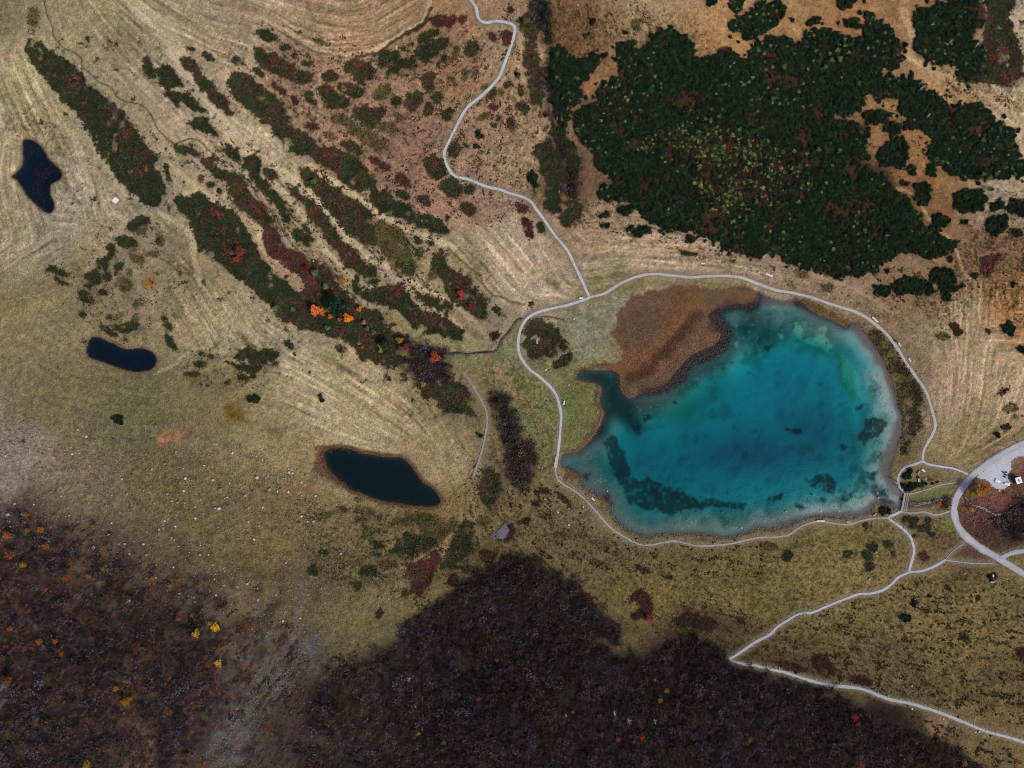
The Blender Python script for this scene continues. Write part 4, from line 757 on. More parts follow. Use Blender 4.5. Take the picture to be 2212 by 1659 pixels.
micro = (fbm(X, Y, 5.5, 221, 3) - .5) * .55 + (fbm(X, Y, 1.9, 231, 2) - .5) * .22
Z = Z + micro * (1 - samp(path_m, U, V)) * near - .55 * samp(str_map, U, V) * near
WDIST = []
for wp, lv in zip(WPOLY, LEVEL):
    i0, i1 = np.searchsorted(GX, [wp[:, 0].min() - 26, wp[:, 0].max() + 26]); j0, j1 = np.searchsorted(GY, [wp[:, 1].min() - 26, wp[:, 1].max() + 26])
    b = (slice(j0, j1), slice(i0, i1)); d = sdist(wp, X[b], Y[b]); ins = inside(wp, X[b], Y[b])
    t = np.clip(d / (16 if lv == 0 else 9), 0, 1); t = t * t * (3 - 2 * t)
    out = (lv + .07 + .05 * d + micro[b] * .4 * (1 - np.exp(-d / 2))) * (1 - t) + Z[b] * t
    if lv == 0: dep = .10 + .075 * d + 3.5 / (1 + np.exp(-(d - 13) / 3.2)) - .06
    else: dep = .15 + 2.0 * (1 - np.exp(-d / 2.5))
    Z[b] = np.where(ins, lv - dep, out); WDIST.append((b, d, ins))
# deeper basin and the drop-offs of the lake
LB, LD, LIN = WDIST[0]
U, V = uv_of(X, Y, Z)
def zone(s, warp=1, n=3, it=2): return blur(mask(polys(s), warp), n, it)
basin = np.exp(-(((UU - 1830) / 150) ** 2 + ((VV - 1110) / 52) ** 2))
basin = basin + .7 * np.exp(-(((UU - 2000) / 70) ** 2 + ((VV - 1050) / 60) ** 2))
shelf = zone("""Z1 950,170 1250,120 1500,150 1640,210 1700,260 1740,400 1700,440 1560,380 1440,370 1300,440 1180,500 1000,560 880,640 760,700 640,740 560,800 640,900 560,950 480,900 420,800 400,720 640,690 900,480 1080,400 1090,250
Z1 1900,560 1960,700 1960,800 1900,870 1880,980 1900,1080 1840,1200 1750,1280 1760,1420 2180,1420 2200,800 2080,560
Z1 60,1060 250,960 300,1080 260,1200 300,1290 420,1470 560,1530 800,1460 1100,1450 1300,1440 1500,1400 1700,1350 1900,1200 2170,1300 2170,1430 1400,1600 500,1620 60,1260""", 1, 8, 3)
weed = zone("""Z1 242,960 300,950 340,1010 400,1080 412,1180 430,1215 480,1240 520,1225 580,1240 640,1275 700,1300 750,1325 800,1350 860,1370 1000,1388 1190,1392 1150,1425 1000,1430 900,1420 800,1445 700,1465 640,1462 560,1420 500,1432 420,1400 370,1330 320,1220 280,1120
Z1 1920,850 2000,830 2062,870 2040,930 1960,985 1930,1035 1895,1000 1910,930
Z1 1940,1190 2000,1192 1990,1252 1940,1240
Z1 1560,1240 1700,1200 1750,1262 1600,1280
Z1 1300,1370 1392,1325 1385,1380 1340,1390
Z1 1770,1330 1850,1312 1850,1362 1790,1370
Z1 1420,910 1512,905 1505,950 1425,945
Z1 1980,1255 2080,1330 2120,1390 2040,1382 1960,1330
Z1 1650,1282 1750,1270 1730,1330 1680,1330
Z1 1765,1020 1800,1010 1800,1060 1770,1060
Z1 1870,760 1920,740 1930,770 1880,790
Z1 1480,1400 1540,1395 1540,1430 1480,1430
Z1 1620,1350 1680,1370 1650,1400
Z1 420,850 480,860 480,950 440,930
Z1 500,800 545,810 560,860 520,870
Z1 1290,370 1330,380 1320,420 1290,400
Z1 120,1190 170,1200 160,1250 120,1240
Z1 700,735 730,745 725,770 700,765
Z1 1155,540 1190,545 1180,570""", 1, 1, 1)
dark_bay = zone("Z1 60,590 90,530 200,535 340,560 360,660 440,740 470,830 500,900 480,960 400,900 300,860 250,960 150,1010 90,1060 -30,1100 240,850 215,730 235,650 180,610", 1, 5, 2)
murk = zone("Z1 1110,330 1300,270 1440,300 1400,390 1200,420 1130,400", 1, 8, 2)
olive = zone("Z1 600,790 760,700 860,700 1000,560 1060,600 950,720 860,830 830,890 700,895 620,850", 1, 9, 2)
pale = zone("""Z1 1460,235 1500,215 1545,220 1560,262 1520,305 1600,335 1630,262 1680,250 1672,330 1722,370 1700,422 1640,392 1560,372 1500,332 1465,290
Z1 1375,300 1405,300 1400,345 1378,335
Z1 1090,355 1112,355 1110,398 1088,395""", 2, 1, 1)
mint = zone("Z1 1755,420 1800,440 1862,540 1862,620 1900,740 1850,720 1790,640 1755,600", 2, 2, 2)
sand = zone("""Z1 2100,880 2168,825 2166,920 2142,1010 2108,1110 2084,1190 2094,1230 2182,1335 2150,1345 2050,1255 2015,1190 2035,1060 2085,980
Z1 1240,35 1400,98 1500,88 1490,112 1300,118 1250,100
Z1 1828,232 1930,300 1990,385 2050,482 2120,680 2104,692 2060,600 2000,485 1900,350 1838,285
Z1 1250,1555 1500,1482 1700,1455 1900,1440 2000,1370 2100,1355 2160,1400 2140,1440 2000,1400 1900,1475 1600,1485 1320,1565""", 1, 2, 2)
reedy = blur(reed0 := mask(REEDS, 1), 9, 2)
patchy = fbm(UU, VV, 26, 301, 4); patchy2 = fbm(UU, VV, 9, 311, 3)
Ub, Vb = U[LB], V[LB]
shf = samp(shelf, Ub, Vb)
dep = -Z[LB]
dep = dep * (1 - .50 * shf) + 1.15 * samp(basin, Ub, Vb) * np.clip(LD / 20, 0, 1) - .9 * samp(mint, Ub, Vb) + .6 * samp(dark_bay, Ub, Vb) * np.clip(LD / 4, 0, 1)
dep = dep * (1 - .6 * samp(sand, Ub, Vb)) + .5 * samp(reedy, Ub, Vb) * np.clip(LD / 3, 0, 1)
dep = dep - 1.3 * samp(np.exp(-(((UU - 2085) / 75) ** 2 + ((VV - 960) / 130) ** 2)), Ub, Vb) * np.clip(LD / 20, 0, 1)
dep = dep + (samp(patchy, Ub, Vb) - .5) * 1.3 * np.clip(LD / 10, 0, 1)
Z[LB] = np.where(LIN, -np.maximum(dep, .06), Z[LB])

def ground_z(x, y):
    x = np.asarray(x, float); y = np.asarray(y, float)
    i = np.clip(np.searchsorted(GX, x) - 1, 0, len(GX) - 2); j = np.clip(np.searchsorted(GY, y) - 1, 0, len(GY) - 2)
    fx = (x - GX[i]) / (GX[i + 1] - GX[i]); fy = (y - GY[j]) / (GY[j + 1] - GY[j])
    return (Z[j, i] * (1 - fx) + Z[j, i + 1] * fx) * (1 - fy) + (Z[j + 1, i] * (1 - fx) + Z[j + 1, i + 1] * fx) * fy
def w_of(u, v):
    """the point of the ground seen at a photo pixel"""
    u = np.asarray(u, float); v = np.asarray(v, float); z = np.full(u.shape, 2.0)
    for _ in range(5):
        x = (u - 1250) * (HC - z) / FPX; y = (937.5 - v) * (HC - z) / FPX; z = ground_z(x, y)
    return x, y, z

# ------------------------------------------------------------------ colour map of the ground
pine_m = (blur(mask(PINES, 1), 4, 2) + (fbm(UU, VV, 13, 441, 3) - .5) * 1.15 > .5).astype(np.float32); inw = mask(WATERS, 0); spot_m = mask(PINE_SPOTS, 2); clear_m = mask(RED_CLEAR, 1)
bare_m = mask(BARE, 1); reed_m = mask(REEDS, 1)
openings = fbm(UU, VV, 40, 401, 3)
pine_open = np.clip((openings + .5 * (fbm(UU, VV, 9, 405, 2) - .5) - .60) * 9, 0, 1); pine_in = pine_m * 1.0 #(openings + .35 * (fbm(UU, VV, 9, 405, 2) - .5) < .74)
gap = fbm(UU, VV, 34, 411, 4)
bare_in = bare_m * (gap < .70 + .2 * (VV < 1560))
bc = np.array([[float(v) for v in q.split(',')] for q in BASE.split()]); bc[:, :2] *= 2500 / 2212
def field(ctrl, vals, s2, pw):
    q = 4; uu = UU[::q, ::q]; vv = VV[::q, ::q]; n = np.zeros(uu.shape + (vals.shape[1],)); s = np.zeros(uu.shape)
    ox = (fbm(uu, vv, 90, 421, 3) - .5) * 90; oy = (fbm(uu, vv, 90, 431, 3) - .5) * 90
    for (a, b), c in zip(ctrl, vals):
        wt = 1 / ((uu + ox - a) ** 2 + (vv + oy - b) ** 2 + s2) ** pw; n += wt[..., None] * c; s += wt
    n /= s[..., None]
    jj = np.clip(np.arange(NH) / q, 0, uu.shape[0] - 1.001); ii = np.clip(np.arange(NW) / q, 0, uu.shape[1] - 1.001)
    j0 = jj.astype(int); i0 = ii.astype(int); fj = (jj - j0)[:, None, None]; fi = (ii - i0)[None, :, None]
    A = n[j0][:, i0] * (1 - fi) + n[j0][:, i0 + 1] * fi; B = n[j0 + 1][:, i0] * (1 - fi) + n[j0 + 1][:, i0 + 1] * fi
    return (A * (1 - fj) + B * fj).astype(np.float32)
COL = field(bc[:, :2], lin(bc[:, 2:5]), 500, 2.0)
def paint(m, c, a=1.0):
    global COL
    m = np.clip(m * a, 0, 1)[..., None]; COL = COL * (1 - m) + np.asarray(lin(c), np.float32) * m
def tint(m, f):
    global COL
    COL = COL * (1 + m[..., None] * (np.asarray(f, np.float32) - 1))
# broad tonal variation
n1 = fbm(UU, VV, 120, 441, 4); n2 = fbm(UU, VV, 34, 451, 4); n3 = fbm(UU, VV, 7, 461, 3); n4 = fbm(UU, VV, 15, 471, 3)
for s, c, a in PATCHES: paint(blur(mask(polys(s), 1), 2, 2), c, a)
tint(np.clip((n1 - .5) * 2, -1, 1), (1.10, 1.04, .96)); tint(np.clip((n2 - .55) * 5, 0, 1), (.93, .97, .88)); tint(np.clip((.42 - n2) * 5, 0, 1), (1.10, 1.03, .98))
# mowing and growth streaks that follow the lie of the land
fl = np.array([[float(v) for v in q.split(',')] for q in FLOWS.split()]); fl[:, :2] *= 2500 / 2212
ang = np.radians(fl[:, 2]) * 2
F = field(fl[:, :2], np.stack([np.cos(ang), np.sin(ang)], 1), 300, 1.6); th = np.arctan2(F[..., 1], F[..., 0]) / 2
dx, dy = np.cos(th).astype(np.float32), np.sin(th).astype(np.float32)
def lic(src, steps):
    acc = src.copy(); J, I = np.mgrid[0:NH, 0:NW].astype(np.float32)
    for sg in (1, -1):
        x = I.copy(); y = J.copy(); px = dx * sg; py = dy * sg
        for k in range(steps):
            x += px; y += py
            xi = np.clip(x + .5, 0, NW - 1).astype(np.int32); yi = np.clip(y + .5, 0, NH - 1).astype(np.int32)
            acc += src[yi, xi]; qx = dx[yi, xi]; qy = dy[yi, xi]
            s = np.sign(qx * px + qy * py); s[s == 0] = 1; px = qx * s; py = qy * s
    acc -= acc.mean(); return acc / acc.std()
wn = rng.random((NH, NW)).astype(np.float32)
L1 = lic(wn, 10); L2 = lic(blur(rng.random((NH, NW)).astype(np.float32), 1), 26)
Ls = lic(blur(rng.random((NH, NW)).astype(np.float32), 2), 7); Ld = lic(rng.random((NH, NW)).astype(np.float32), 3)
hay = blur(mask(HAY, 1), 4, 2); L1 = L1.clip(-2.5, 2.5); L2 = L2.clip(-2.5, 2.5)
amp = (.055 + .095 * hay)[..., None]
COL = COL * (1 + amp * L2[..., None] * np.array([1, 1, 1.05], np.float32) + amp * .7 * L1[..., None])
tint(np.clip(hay * (L2 - .9), 0, 1), (1.22, 1.2, 1.18)); tint(np.clip(hay * (-L2 - 1.1), 0, 1), (.86, .9, .78))
fine = rng.normal(0, 1, (NH, NW)).astype(np.float32)
COL = COL * (1 + (.11 * fine + .75 * (n3 - .5) + .35 * (n4 - .5))[..., None])
for s, wd, c, a in BANDS:
    p = smooth(pts(s), 5); d = linemap([p], wd + 6, 2)
    soft = .35 if wd > 9 else .7
    a = min(1, a + .12); c = tuple(min(255, q * 1.07) for q in c) if sum(c) > 330 else c
    m = np.clip((wd / 2 - d) / (wd * soft / 2) + .5, 0, 1)
    k = 1 + .10 * L2 + .08 * L1; cc = lin(c)[None, None, :] * k[..., None]
    mm = (m * a)[..., None]; COL = COL * (1 - mm) + cc.astype(np.float32) * mm
# dark flecks of moss and heath between the grass
fleck = fbm(UU + dx * 3, VV, 6, 481, 2); dens = np.zeros((NH, NW), np.float32)
for s, dn, c, sz, an in TUSSOCK: dens = np.maximum(dens, blur(mask(polys(s), 1), 6, 2) * dn * 3.2)
fm = np.maximum(np.clip((fleck - (.70 - .16 * dens)) * 14, 0, 1), np.clip((Ld - 1.45 + .5 * dens) * 2.2, 0, 1)) * np.clip(dens * 2, 0, 1)
tint(fm * .95, (.50, .52, .44))
# heath ground, thicket floor, scrub floor
KC = dict(b=(46, 44, 28), g=(32, 36, 20), r=(52, 28, 26), m=(38, 33, 22), o=(66, 58, 34), d=(38, 24, 20), s=(92, 72, 56))
heath_mask = []
for k, p in HEATH:
    b = box(p); big = np.ptp(p[:, 0]) * np.ptp(p[:, 1]) > 2500
    A_, B_ = (WU, WV) if big else (WU2, WV2)
    sub = inside(p, A_[b], B_[b]).astype(np.float32)
    e0 = (blur(np.pad(sub, 8), 2, 2)[8:-8, 8:-8] * (.62 if k not in 's' else .3) * (.6 + .8 * n4[b]))[..., None]; COL[b] = COL[b] * (1 - e0) + lin((74, 64, 42) if k not in 'rd' else (78, 50, 42)).astype(np.float32) * e0
    g0 = (fbm(UU[b], VV[b], 9 if big else 6, 443, 3) - .5)
    sub = (np.pad(blur(np.pad(sub, 6), 4 if big else 2, 1), 0)[6:-6, 6:-6] + g0 * (1.1 if big else .7) > (.27 if big else .26)) & (fbm(UU[b], VV[b], 20, 447, 3) < (.74 if k != 'b' else .6)); sub = sub.astype(np.float32) * (inw[b] < .5); heath_mask.append((b, sub))
    e = (.62 if k == 'b' else 1) * (blur(sub, 1) * np.clip(1.7 - 1.2 * n4[b], .4, 1))[..., None] * (.95 if k not in 'so' else .55)
    COL[b] = COL[b] * (1 - e) + lin(KC[k]).astype(np.float32) * (.75 + .5 * n3[b])[..., None] * e
def parts_of(m):
    # split a mask into its separate islands (gaps of one cell still count as joined)
    seen = np.zeros(m.shape, bool); out = []
    for j, i in zip(*np.nonzero(m > 0)):
        if seen[j, i]: continue
        st = [(j, i)]; seen[j, i] = True; cells_ = []
        while st:
            a, c = st.pop(); cells_.append((a, c))
            for y_ in range(max(0, a - 2), min(m.shape[0], a + 3)):
                for x_ in range(max(0, c - 2), min(m.shape[1], c + 3)):
                    if m[y_, x_] > 0 and not seen[y_, x_]: seen[y_, x_] = True; st.append((y_, x_))
        q = np.zeros_like(m); cc = np.array(cells_); q[cc[:, 0], cc[:, 1]] = 1; out.append((len(cells_), q))
    return out
H2, M2 = [], []
for (kd, p), (b, sub) in zip(HEATH, heath_mask):
    for n_, q in parts_of(sub):
        if n_ >= 7: H2.append((kd, p)); M2.append((b, q))
HEATH, heath_mask = H2, M2
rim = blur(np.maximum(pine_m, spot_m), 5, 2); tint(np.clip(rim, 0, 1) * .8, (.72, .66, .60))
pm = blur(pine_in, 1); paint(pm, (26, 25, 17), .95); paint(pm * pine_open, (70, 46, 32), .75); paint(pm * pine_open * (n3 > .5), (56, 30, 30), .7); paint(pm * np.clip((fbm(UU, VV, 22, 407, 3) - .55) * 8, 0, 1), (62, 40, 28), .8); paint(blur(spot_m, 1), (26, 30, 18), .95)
paint(blur(clear_m, 8, 2), (44, 32, 24), .85); paint(blur(clear_m, 5, 2) * np.clip((n4 - .5) * 7, 0, 1), (68, 28, 32), .7)
LLs = np.clip((900 - UU) / 100, 0, 1) * (VV > 1150); wide_b = np.clip(blur(bare_m, 16, 3) * 2.1 - .55 + 1.3 * (fbm(UU, VV, 30, 413, 4) - .5), 0, 1) * (gap < .66)
mid_b = np.clip((blur(bare_m, 9, 2) * 2.0 - .62 + 2.0 * (fbm(UU, VV, 26, 415, 4) - .5)) * 1.3, 0, 1) * (gap < .70 + .2 * (VV < 1560)); bare_soft = mid_b * (1 - LLs) + wide_b * LLs; bare_in = bare_soft
bm = blur(bare_soft, 2, 2); LL = np.clip((950 - UU) / 120, 0, 1); paint(bm * (1 - .55 * LL), (34, 26, 26), .86); paint(bm * np.clip((n4 - .5) * 5, 0, 1), (24, 18, 20), .8); paint(bm * np.clip((.40 - n2) * 6, 0, 1), (62, 46, 42), .7)
east = bm * (UU > 2150) * (VV < 1400); paint(east, (58, 38, 38), .7)
# bottom slope: purple, olive and straw clumps
low = np.clip((VV - 1250) / 120, 0, 1) * np.clip((800 - UU) / 160, 0, 1) * (1 - np.clip((1300 - VV + UU * .25) / 150, 0, 1))
paint(low * np.clip((fbm(UU, VV, 30, 491, 4) - .5) * 6, 0, 1), (38, 26, 32), .7); paint(low * np.clip((fbm(UU, VV, 22, 493, 4) - .6) * 7, 0, 1), (104, 66, 40), .55)
paint(low * np.clip((fbm(UU, VV, 24, 495, 4) - .6) * 7, 0, 1), (70, 64, 40), .6)
# reed beds
paint(blur(reed_m, 1), (108, 82, 64), .92)
def rband(s, wd, c, a): paint(np.clip(1.5 - linemap([smooth(pts(s), 5)], wd * 2, 1) / wd, 0, 1) * reed_m, c, a)
rband("Z1 800,20 790,130 740,230 660,340 560,440 460,510 380,540", 30, (134, 90, 60), .6)
rband("Z1 840,180 790,260 700,360 600,460 500,550 430,580", 14, (72, 52, 40), .8)
rband("Z1 700,60 900,70 1050,60 1200,60", 15, (104, 86, 54), .6)
rband("Z1 1480,95 1600,120 1720,180 1810,240", 9, (108, 92, 40), .7)
rband("Z1 960,240 1060,300 980,420 820,520 680,640 500,695", 15, (58, 46, 46), .8)
rband("Z1 1240,60 1180,120 1060,110 960,170", 10, (84, 66, 60), .8)
tint(reed_m * np.clip((n4 - .5) * 4, -1, 1), (1.12, 1.08, 1.0))
# mud, sand and stones along the water
lake_sd = np.full((NH, NW), 60, np.float32)
for k, p in enumerate(WATERS):
    b = box(p, 60); lake_sd[b] = np.minimum(lake_sd[b], sdist(p, UU[b], VV[b]))
inw = mask(WATERS, 0)
shore = np.clip(1.3 - lake_sd / (1.5 + 7 * n3), 0, 1) * (1 - inw) * (1 - reed_m)
paint(shore, (70, 56, 46), .8)
p3d = sdist(POND3, UU, VV); paint(np.clip(1.6 - np.abs(p3d - 5) / 4, 0, 1) * (1 - inw) * (VV > 1050) * (UU > 700), (78, 56, 42), .8)
for pnd, c in ((POND1, (112, 88, 66)), (POND2, (108, 88, 62)), (POND3, (92, 72, 54))):
    q = np.clip(1.5 - sdist(pnd, UU, VV) / (1.5 + 9 * n4), 0, 1) * (1 - inw); paint(q, c, .6)
paint(np.clip(1.5 - path_d / 9, 0, 1) * (path_d > 3), (96, 90, 60), .35)
paint(np.clip(path_m * 1.2 - n3 * .5, 0, 1), (116, 108, 92), .8)
paint(str_map * (1 - path_m), (58, 48, 46), .85)
# lake bed
bed = np.zeros((NH, NW, 3), np.float32) + lin((182, 186, 186)).astype(np.float32)
def bpaint(m, c, a):
    global bed
    m = np.clip(m * a, 0, 1)[..., None]; bed = bed * (1 - m) + np.asarray(lin(c), np.float32) * m
ld = np.full((NH, NW), 0, np.float32); b = box(LAKE, 10); ld[b] = sdist(LAKE, UU[b], VV[b])
bpaint(np.clip(1.25 - ld / 14, 0, 1), (100, 92, 94), .9); bpaint(sand, (124, 108, 108), .9); bpaint(np.clip(reedy * 1.6, 0, 1), (50, 54, 56), .9)
bpaint(shelf * np.clip((patchy - .50) * 6, 0, 1) * np.clip((ld - 14) / 25, 0, 1), (92, 100, 84), .75)
bpaint(shelf * np.clip((patchy2 - .60) * 12, 0, 1) * np.clip((ld - 12) / 20, 0, 1), (176, 184, 156), .6)
bpaint(shelf * np.clip((.36 - patchy2) * 12, 0, 1) * np.clip((ld - 12) / 20, 0, 1), (46, 62, 54), .6)
bpaint(np.clip((patchy - .60) * 5, 0, 1) * np.clip((ld - 60) / 30, 0, 1), (120, 124, 112), .45)
bpaint(np.clip((1800 - UU) / 350, 0, 1), (100, 112, 110), .65); bpaint(np.clip(basin, 0, 1), (104, 116, 124), .6)
bpaint(zone("Z1 1080,130 1300,130 1500,140 1700,230 1860,440 1800,520 1720,430 1500,380 1300,330 1150,300", 1, 8, 2), (82, 100, 96), .75); bpaint(zone("""Z1 380,700 640,690 800,560 900,470 1040,400 1090,300 1090,220 1180,150 1260,120 1300,200 1200,300 1120,420 1000,560 850,640 700,760 560,860 460,860""", 1, 7, 2), (58, 72, 70), .85); bpaint(zone("""Z1 -20,1100 100,1060 250,960 300,1100 330,1250 420,1400 520,1480 640,1500 900,1470 1100,1460 1300,1430 1500,1410 1500,1500 1300,1560 900,1600 500,1600 300,1480 100,1290""", 1, 9, 2), (92, 108, 102), .75); bpaint(olive, (96, 106, 70), .6); bpaint(murk, (82, 70, 74), .85)
bpaint(dark_bay, (30, 36, 40), .9); bpaint(dark_bay * np.clip((patchy - .58) * 8, 0, 1), (96, 88, 80), .6)
bpaint(np.clip(weed * (1.25 - .7 * np.clip((patchy2 - .55) * 8, 0, 1)), 0, 1), (38, 62, 62), .9)
bpaint(pale * (patchy2 > .36), (170, 190, 160), .75 * np.clip((fbm(UU, VV, 14, 333, 3) - .3) * 5, 0, 1)); bpaint(mint, (160, 180, 140), .7)
speck = rng.random((NH, NW)).astype(np.float32)
bpaint((speck > .985) * shelf * np.clip((ld - 8) / 20, 0, 1), (215, 215, 190), .8)
bpaint((speck < .012) * shelf, (30, 40, 36), .8)
bpaint(blur(reed_m, 2), (54, 46, 54), .85)
bed *= (1 + (.02 * fine + .3 * (n3 - .5) * shelf)[..., None])
mk = mask([LAKE], 0)[..., None]; COL = COL * (1 - mk) + bed * mk
mk = mask([POND1, POND2], 0)[..., None]; COL = COL * (1 - mk) + np.array([.008, .018, .040], np.float32) * mk
mk = mask([POND3], 0)[..., None]; COL = COL * (1 - mk) + np.array([.007, .024, .027], np.float32) * mk
sh3 = np.clip(1.4 - sdist(POND3, UU, VV) / 7, 0, 1) * inw; paint(sh3, (60, 46, 40), .6)
COL = np.clip(COL, .002, .9)

# relief under the cover: strips of heath lie in shallow gullies, worn bands stand as low ridges
RM = np.zeros((NH, NW), np.float32)
for (b, sub), (kd, p) in zip(heath_mask, HEATH):
    if sub.sum() * CS * CS > 900 and kd not in 'ds': RM[b] = np.maximum(RM[b], sub)
RM = -2.1 * blur(RM, 5, 3) + .35 * np.clip(L2, -2, 2) * hay * .25
RM -= 2.2 * blur(mask([BARE[-2]], 0), 4, 2); RM += 1.6 * blur(pine_in, 4, 2) * 0
RM = RM * np.clip(lake_sd / 20, 0, 1) * (1 - inw) * (1 - path_m) * np.clip(path_d / 22, 0, 1)
U, V = uv_of(X, Y, Z); Z = Z + samp(RM, U, V) * near
# ------------------------------------------------------------------ mesh and material helpers
C = scene.collection; used = set()
def tag(o, label=None, cat=None, group=None, kind=None):
    if label and '@' in label:          # '@u,v@' stands for the words that say where the thing is
        a, q, b = label.split('@'); u_, v_ = map(float, q.split(','))
        for k in range(4):
            label = a + place(u_, v_, k) + b
            if label not in used: break
        if label in used: label = a + place(u_, v_, 0) + b
        used.add(label)
    if label: o['label'] = label
    if cat: o['category'] = cat
    if group: o['group'] = group
    if kind: o['kind'] = kind
    return o
def mesh(name, V, Fc, mat, smooth_=False):
    me = bpy.data.meshes.new(name); V = np.asarray(V, np.float32).reshape(-1, 3)
    if isinstance(Fc, np.ndarray):
        n, k = Fc.shape
        me.vertices.add(len(V)); me.vertices.foreach_set('co', V.ravel())
        me.loops.add(n * k); me.loops.foreach_set('vertex_index', Fc.astype(np.int32).ravel())
        me.polygons.add(n); me.polygons.foreach_set('loop_start', (np.arange(n) * k).astype(np.int32))
        me.polygons.foreach_set('loop_total', np.full(n, k, np.int32))
    else: me.from_pydata([tuple(v) for v in V], [], [tuple(f) for f in Fc])
    me.update()
    if smooth_: me.polygons.foreach_set('use_smooth', np.ones(len(me.polygons), bool))
    if mat: me.materials.append(mat)
    return me
def setcol(me, col, name='Col'):
    a = me.color_attributes.new(name, 'FLOAT_COLOR', 'POINT'); c = np.ones((len(me.vertices), 4), np.float32)
    c[:, :3] = col; a.data.foreach_set('color', c.ravel())
def link(name, me, parent=None, loc=(0, 0, 0), rz=0, sc=None):
    o = bpy.data.objects.new(name, me); C.objects.link(o); o.location = loc; o.rotation_euler = (0, 0, rz)
    if sc is not None: o.scale = (sc, sc, sc) if np.isscalar(sc) else sc
    if parent: o.parent = parent
    return o
def material(name, base=None, rough=.92, attr=None, inst=False, noise=None, bump=None, spec=.15, trans=0):
    """base colour x vertex colours x per-thing tint x procedural noise"""
    m = bpy.data.materials.new(name); m.use_nodes = True; t = m.node_tree; n = t.nodes; l = t.links
    p = n['Principled BSDF']; p.inputs['Roughness'].default_value = rough; p.inputs['Specular IOR Level'].default_value = spec
    cur = None
    def mul(a, b):
        if a is None: return b
        x = n.new('ShaderNodeMix'); x.data_type = 'RGBA'; x.blend_type = 'MULTIPLY'; x.inputs[0].default_value = 1
        l.new(a, x.inputs[6]); l.new(b, x.inputs[7]); return x.outputs[2]
    if base is not None:
        r = n.new('ShaderNodeRGB'); r.outputs[0].default_value = (*lin(base), 1); cur = r.outputs[0]
    if attr:
        a = n.new('ShaderNodeAttribute'); a.attribute_name = attr; cur = mul(cur, a.outputs['Color'])
    if inst:
        a = n.new('ShaderNodeAttribute'); a.attribute_name = 'tint'; a.attribute_type = 'INSTANCER'; cur = mul(cur, a.outputs['Color'])
    tc = n.new('ShaderNodeTexCoord')
    for sc, lo, hi in (noise or []):
        q = n.new('ShaderNodeTexNoise'); q.inputs['Scale'].default_value = sc; q.inputs['Detail'].default_value = 4
        l.new(tc.outputs['Object'], q.inputs['Vector'])
        r = n.new('ShaderNodeMapRange'); r.inputs[1].default_value = .3; r.inputs[2].default_value = .7; r.inputs[3].default_value = lo; r.inputs[4].default_value = hi
        l.new(q.outputs[0], r.inputs[0]); c = n.new('ShaderNodeCombineColor')
        for k in range(3): l.new(r.outputs[0], c.inputs[k])
        cur = mul(cur, c.outputs[0])
    l.new(cur, p.inputs['Base Color'])
    if bump:
        q = n.new('ShaderNodeTexNoise'); q.inputs['Scale'].default_value = bump[0]; q.inputs['Detail'].default_value = 5
        l.new(tc.outputs['Object'], q.inputs['Vector']); b = n.new('ShaderNodeBump'); b.inputs['Distance'].default_value = bump[1]; b.inputs['Strength'].default_value = 1
        l.new(q.outputs[0], b.inputs['Height']); l.new(b.outputs[0], p.inputs['Normal'])
    return m
M_ground = material('meadow_ground', attr='Col', rough=.95, noise=[(1.6, .76, 1.26), (.45, .92, 1.08)], bump=(1.6, .5), spec=.08)
M_path = material('gravel', attr='Col', rough=.9, noise=[(1.3, .88, 1.1), (5, .92, 1.08)], bump=(4, .05))
M_leaf = material('heath_leaves', attr='Col', rough=.8, spec=.1)
M_pine = material('pine_needles', attr='Col', inst=True, rough=.75, spec=.1)
M_twig = material('twigs', attr='Col', inst=True, rough=.9, spec=.05)
M_rock = material('rock', attr='Col', inst=True, rough=.85, noise=[(2.5, .75, 1.15), (9, .85, 1.1)], bump=(6, .06))
M_wood = material('weathered_wood', (176, 172, 170), rough=.8, noise=[(3, .8, 1.1), (22, .85, 1.1)], bump=(20, .01))
M_dwood = material('dark_wood', (64, 56, 54), rough=.85, noise=[(5, .75, 1.15)])
M_bark = material('bark', (74, 62, 56), rough=.95, noise=[(8, .7, 1.2)], bump=(12, .03))
M_white = material('white_panel', (214, 214, 222), rough=.5, noise=[(1.2, .93, 1.03)], spec=.3)
M_brown = material('brown_board', (112, 84, 104), rough=.7, noise=[(4, .8, 1.1)])
M_dark = material('dark_metal', (44, 50, 58), rough=.5, noise=[(5, .85, 1.1)], spec=.4)
M_conc = material('pale_slab', (214, 212, 208), rough=.8, noise=[(1.5, .9, 1.05), (8, .95, 1.04)])
M_green = material('dark_green_paint', (30, 62, 56), rough=.6, noise=[(4, .85, 1.1)])

# ------------------------------------------------------------------ ground: one sheet
U, V = uv_of(X, Y, Z)
def fold(t, a, b): q = np.mod(t - a, 2 * (b - a)); return a + np.where(q > b - a, 2 * (b - a) - q, q)     # far country repeats the kinds of ground seen here
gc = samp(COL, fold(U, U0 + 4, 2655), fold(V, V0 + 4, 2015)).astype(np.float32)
far_ = np.clip((np.maximum(np.abs(X) / 300, np.abs(Y) / 235) - 1) * 3, 0, 1)[..., None]; g_ = fbm(X, Y, 60, 731, 4)[..., None]
gc = gc * (1 - far_) + far_ * (lin((132, 120, 88)) * g_ * 1.2 + lin((70, 66, 42)) * (1 - g_)).astype(np.float32)
land = (1 - samp(inw, U, V)) * near; gc *= np.clip(1 + (.13 * rng.normal(0, 1, X.shape) * land)[..., None], .5, 1.6).astype(np.float32)
Z += .055 * rng.normal(0, 1, X.shape) * (land > .99) * (1 - samp(path_m, U, V)); U, V = uv_of(X, Y, Z)
ny, nx = X.shape; idx = np.arange(nx * ny).reshape(ny, nx)
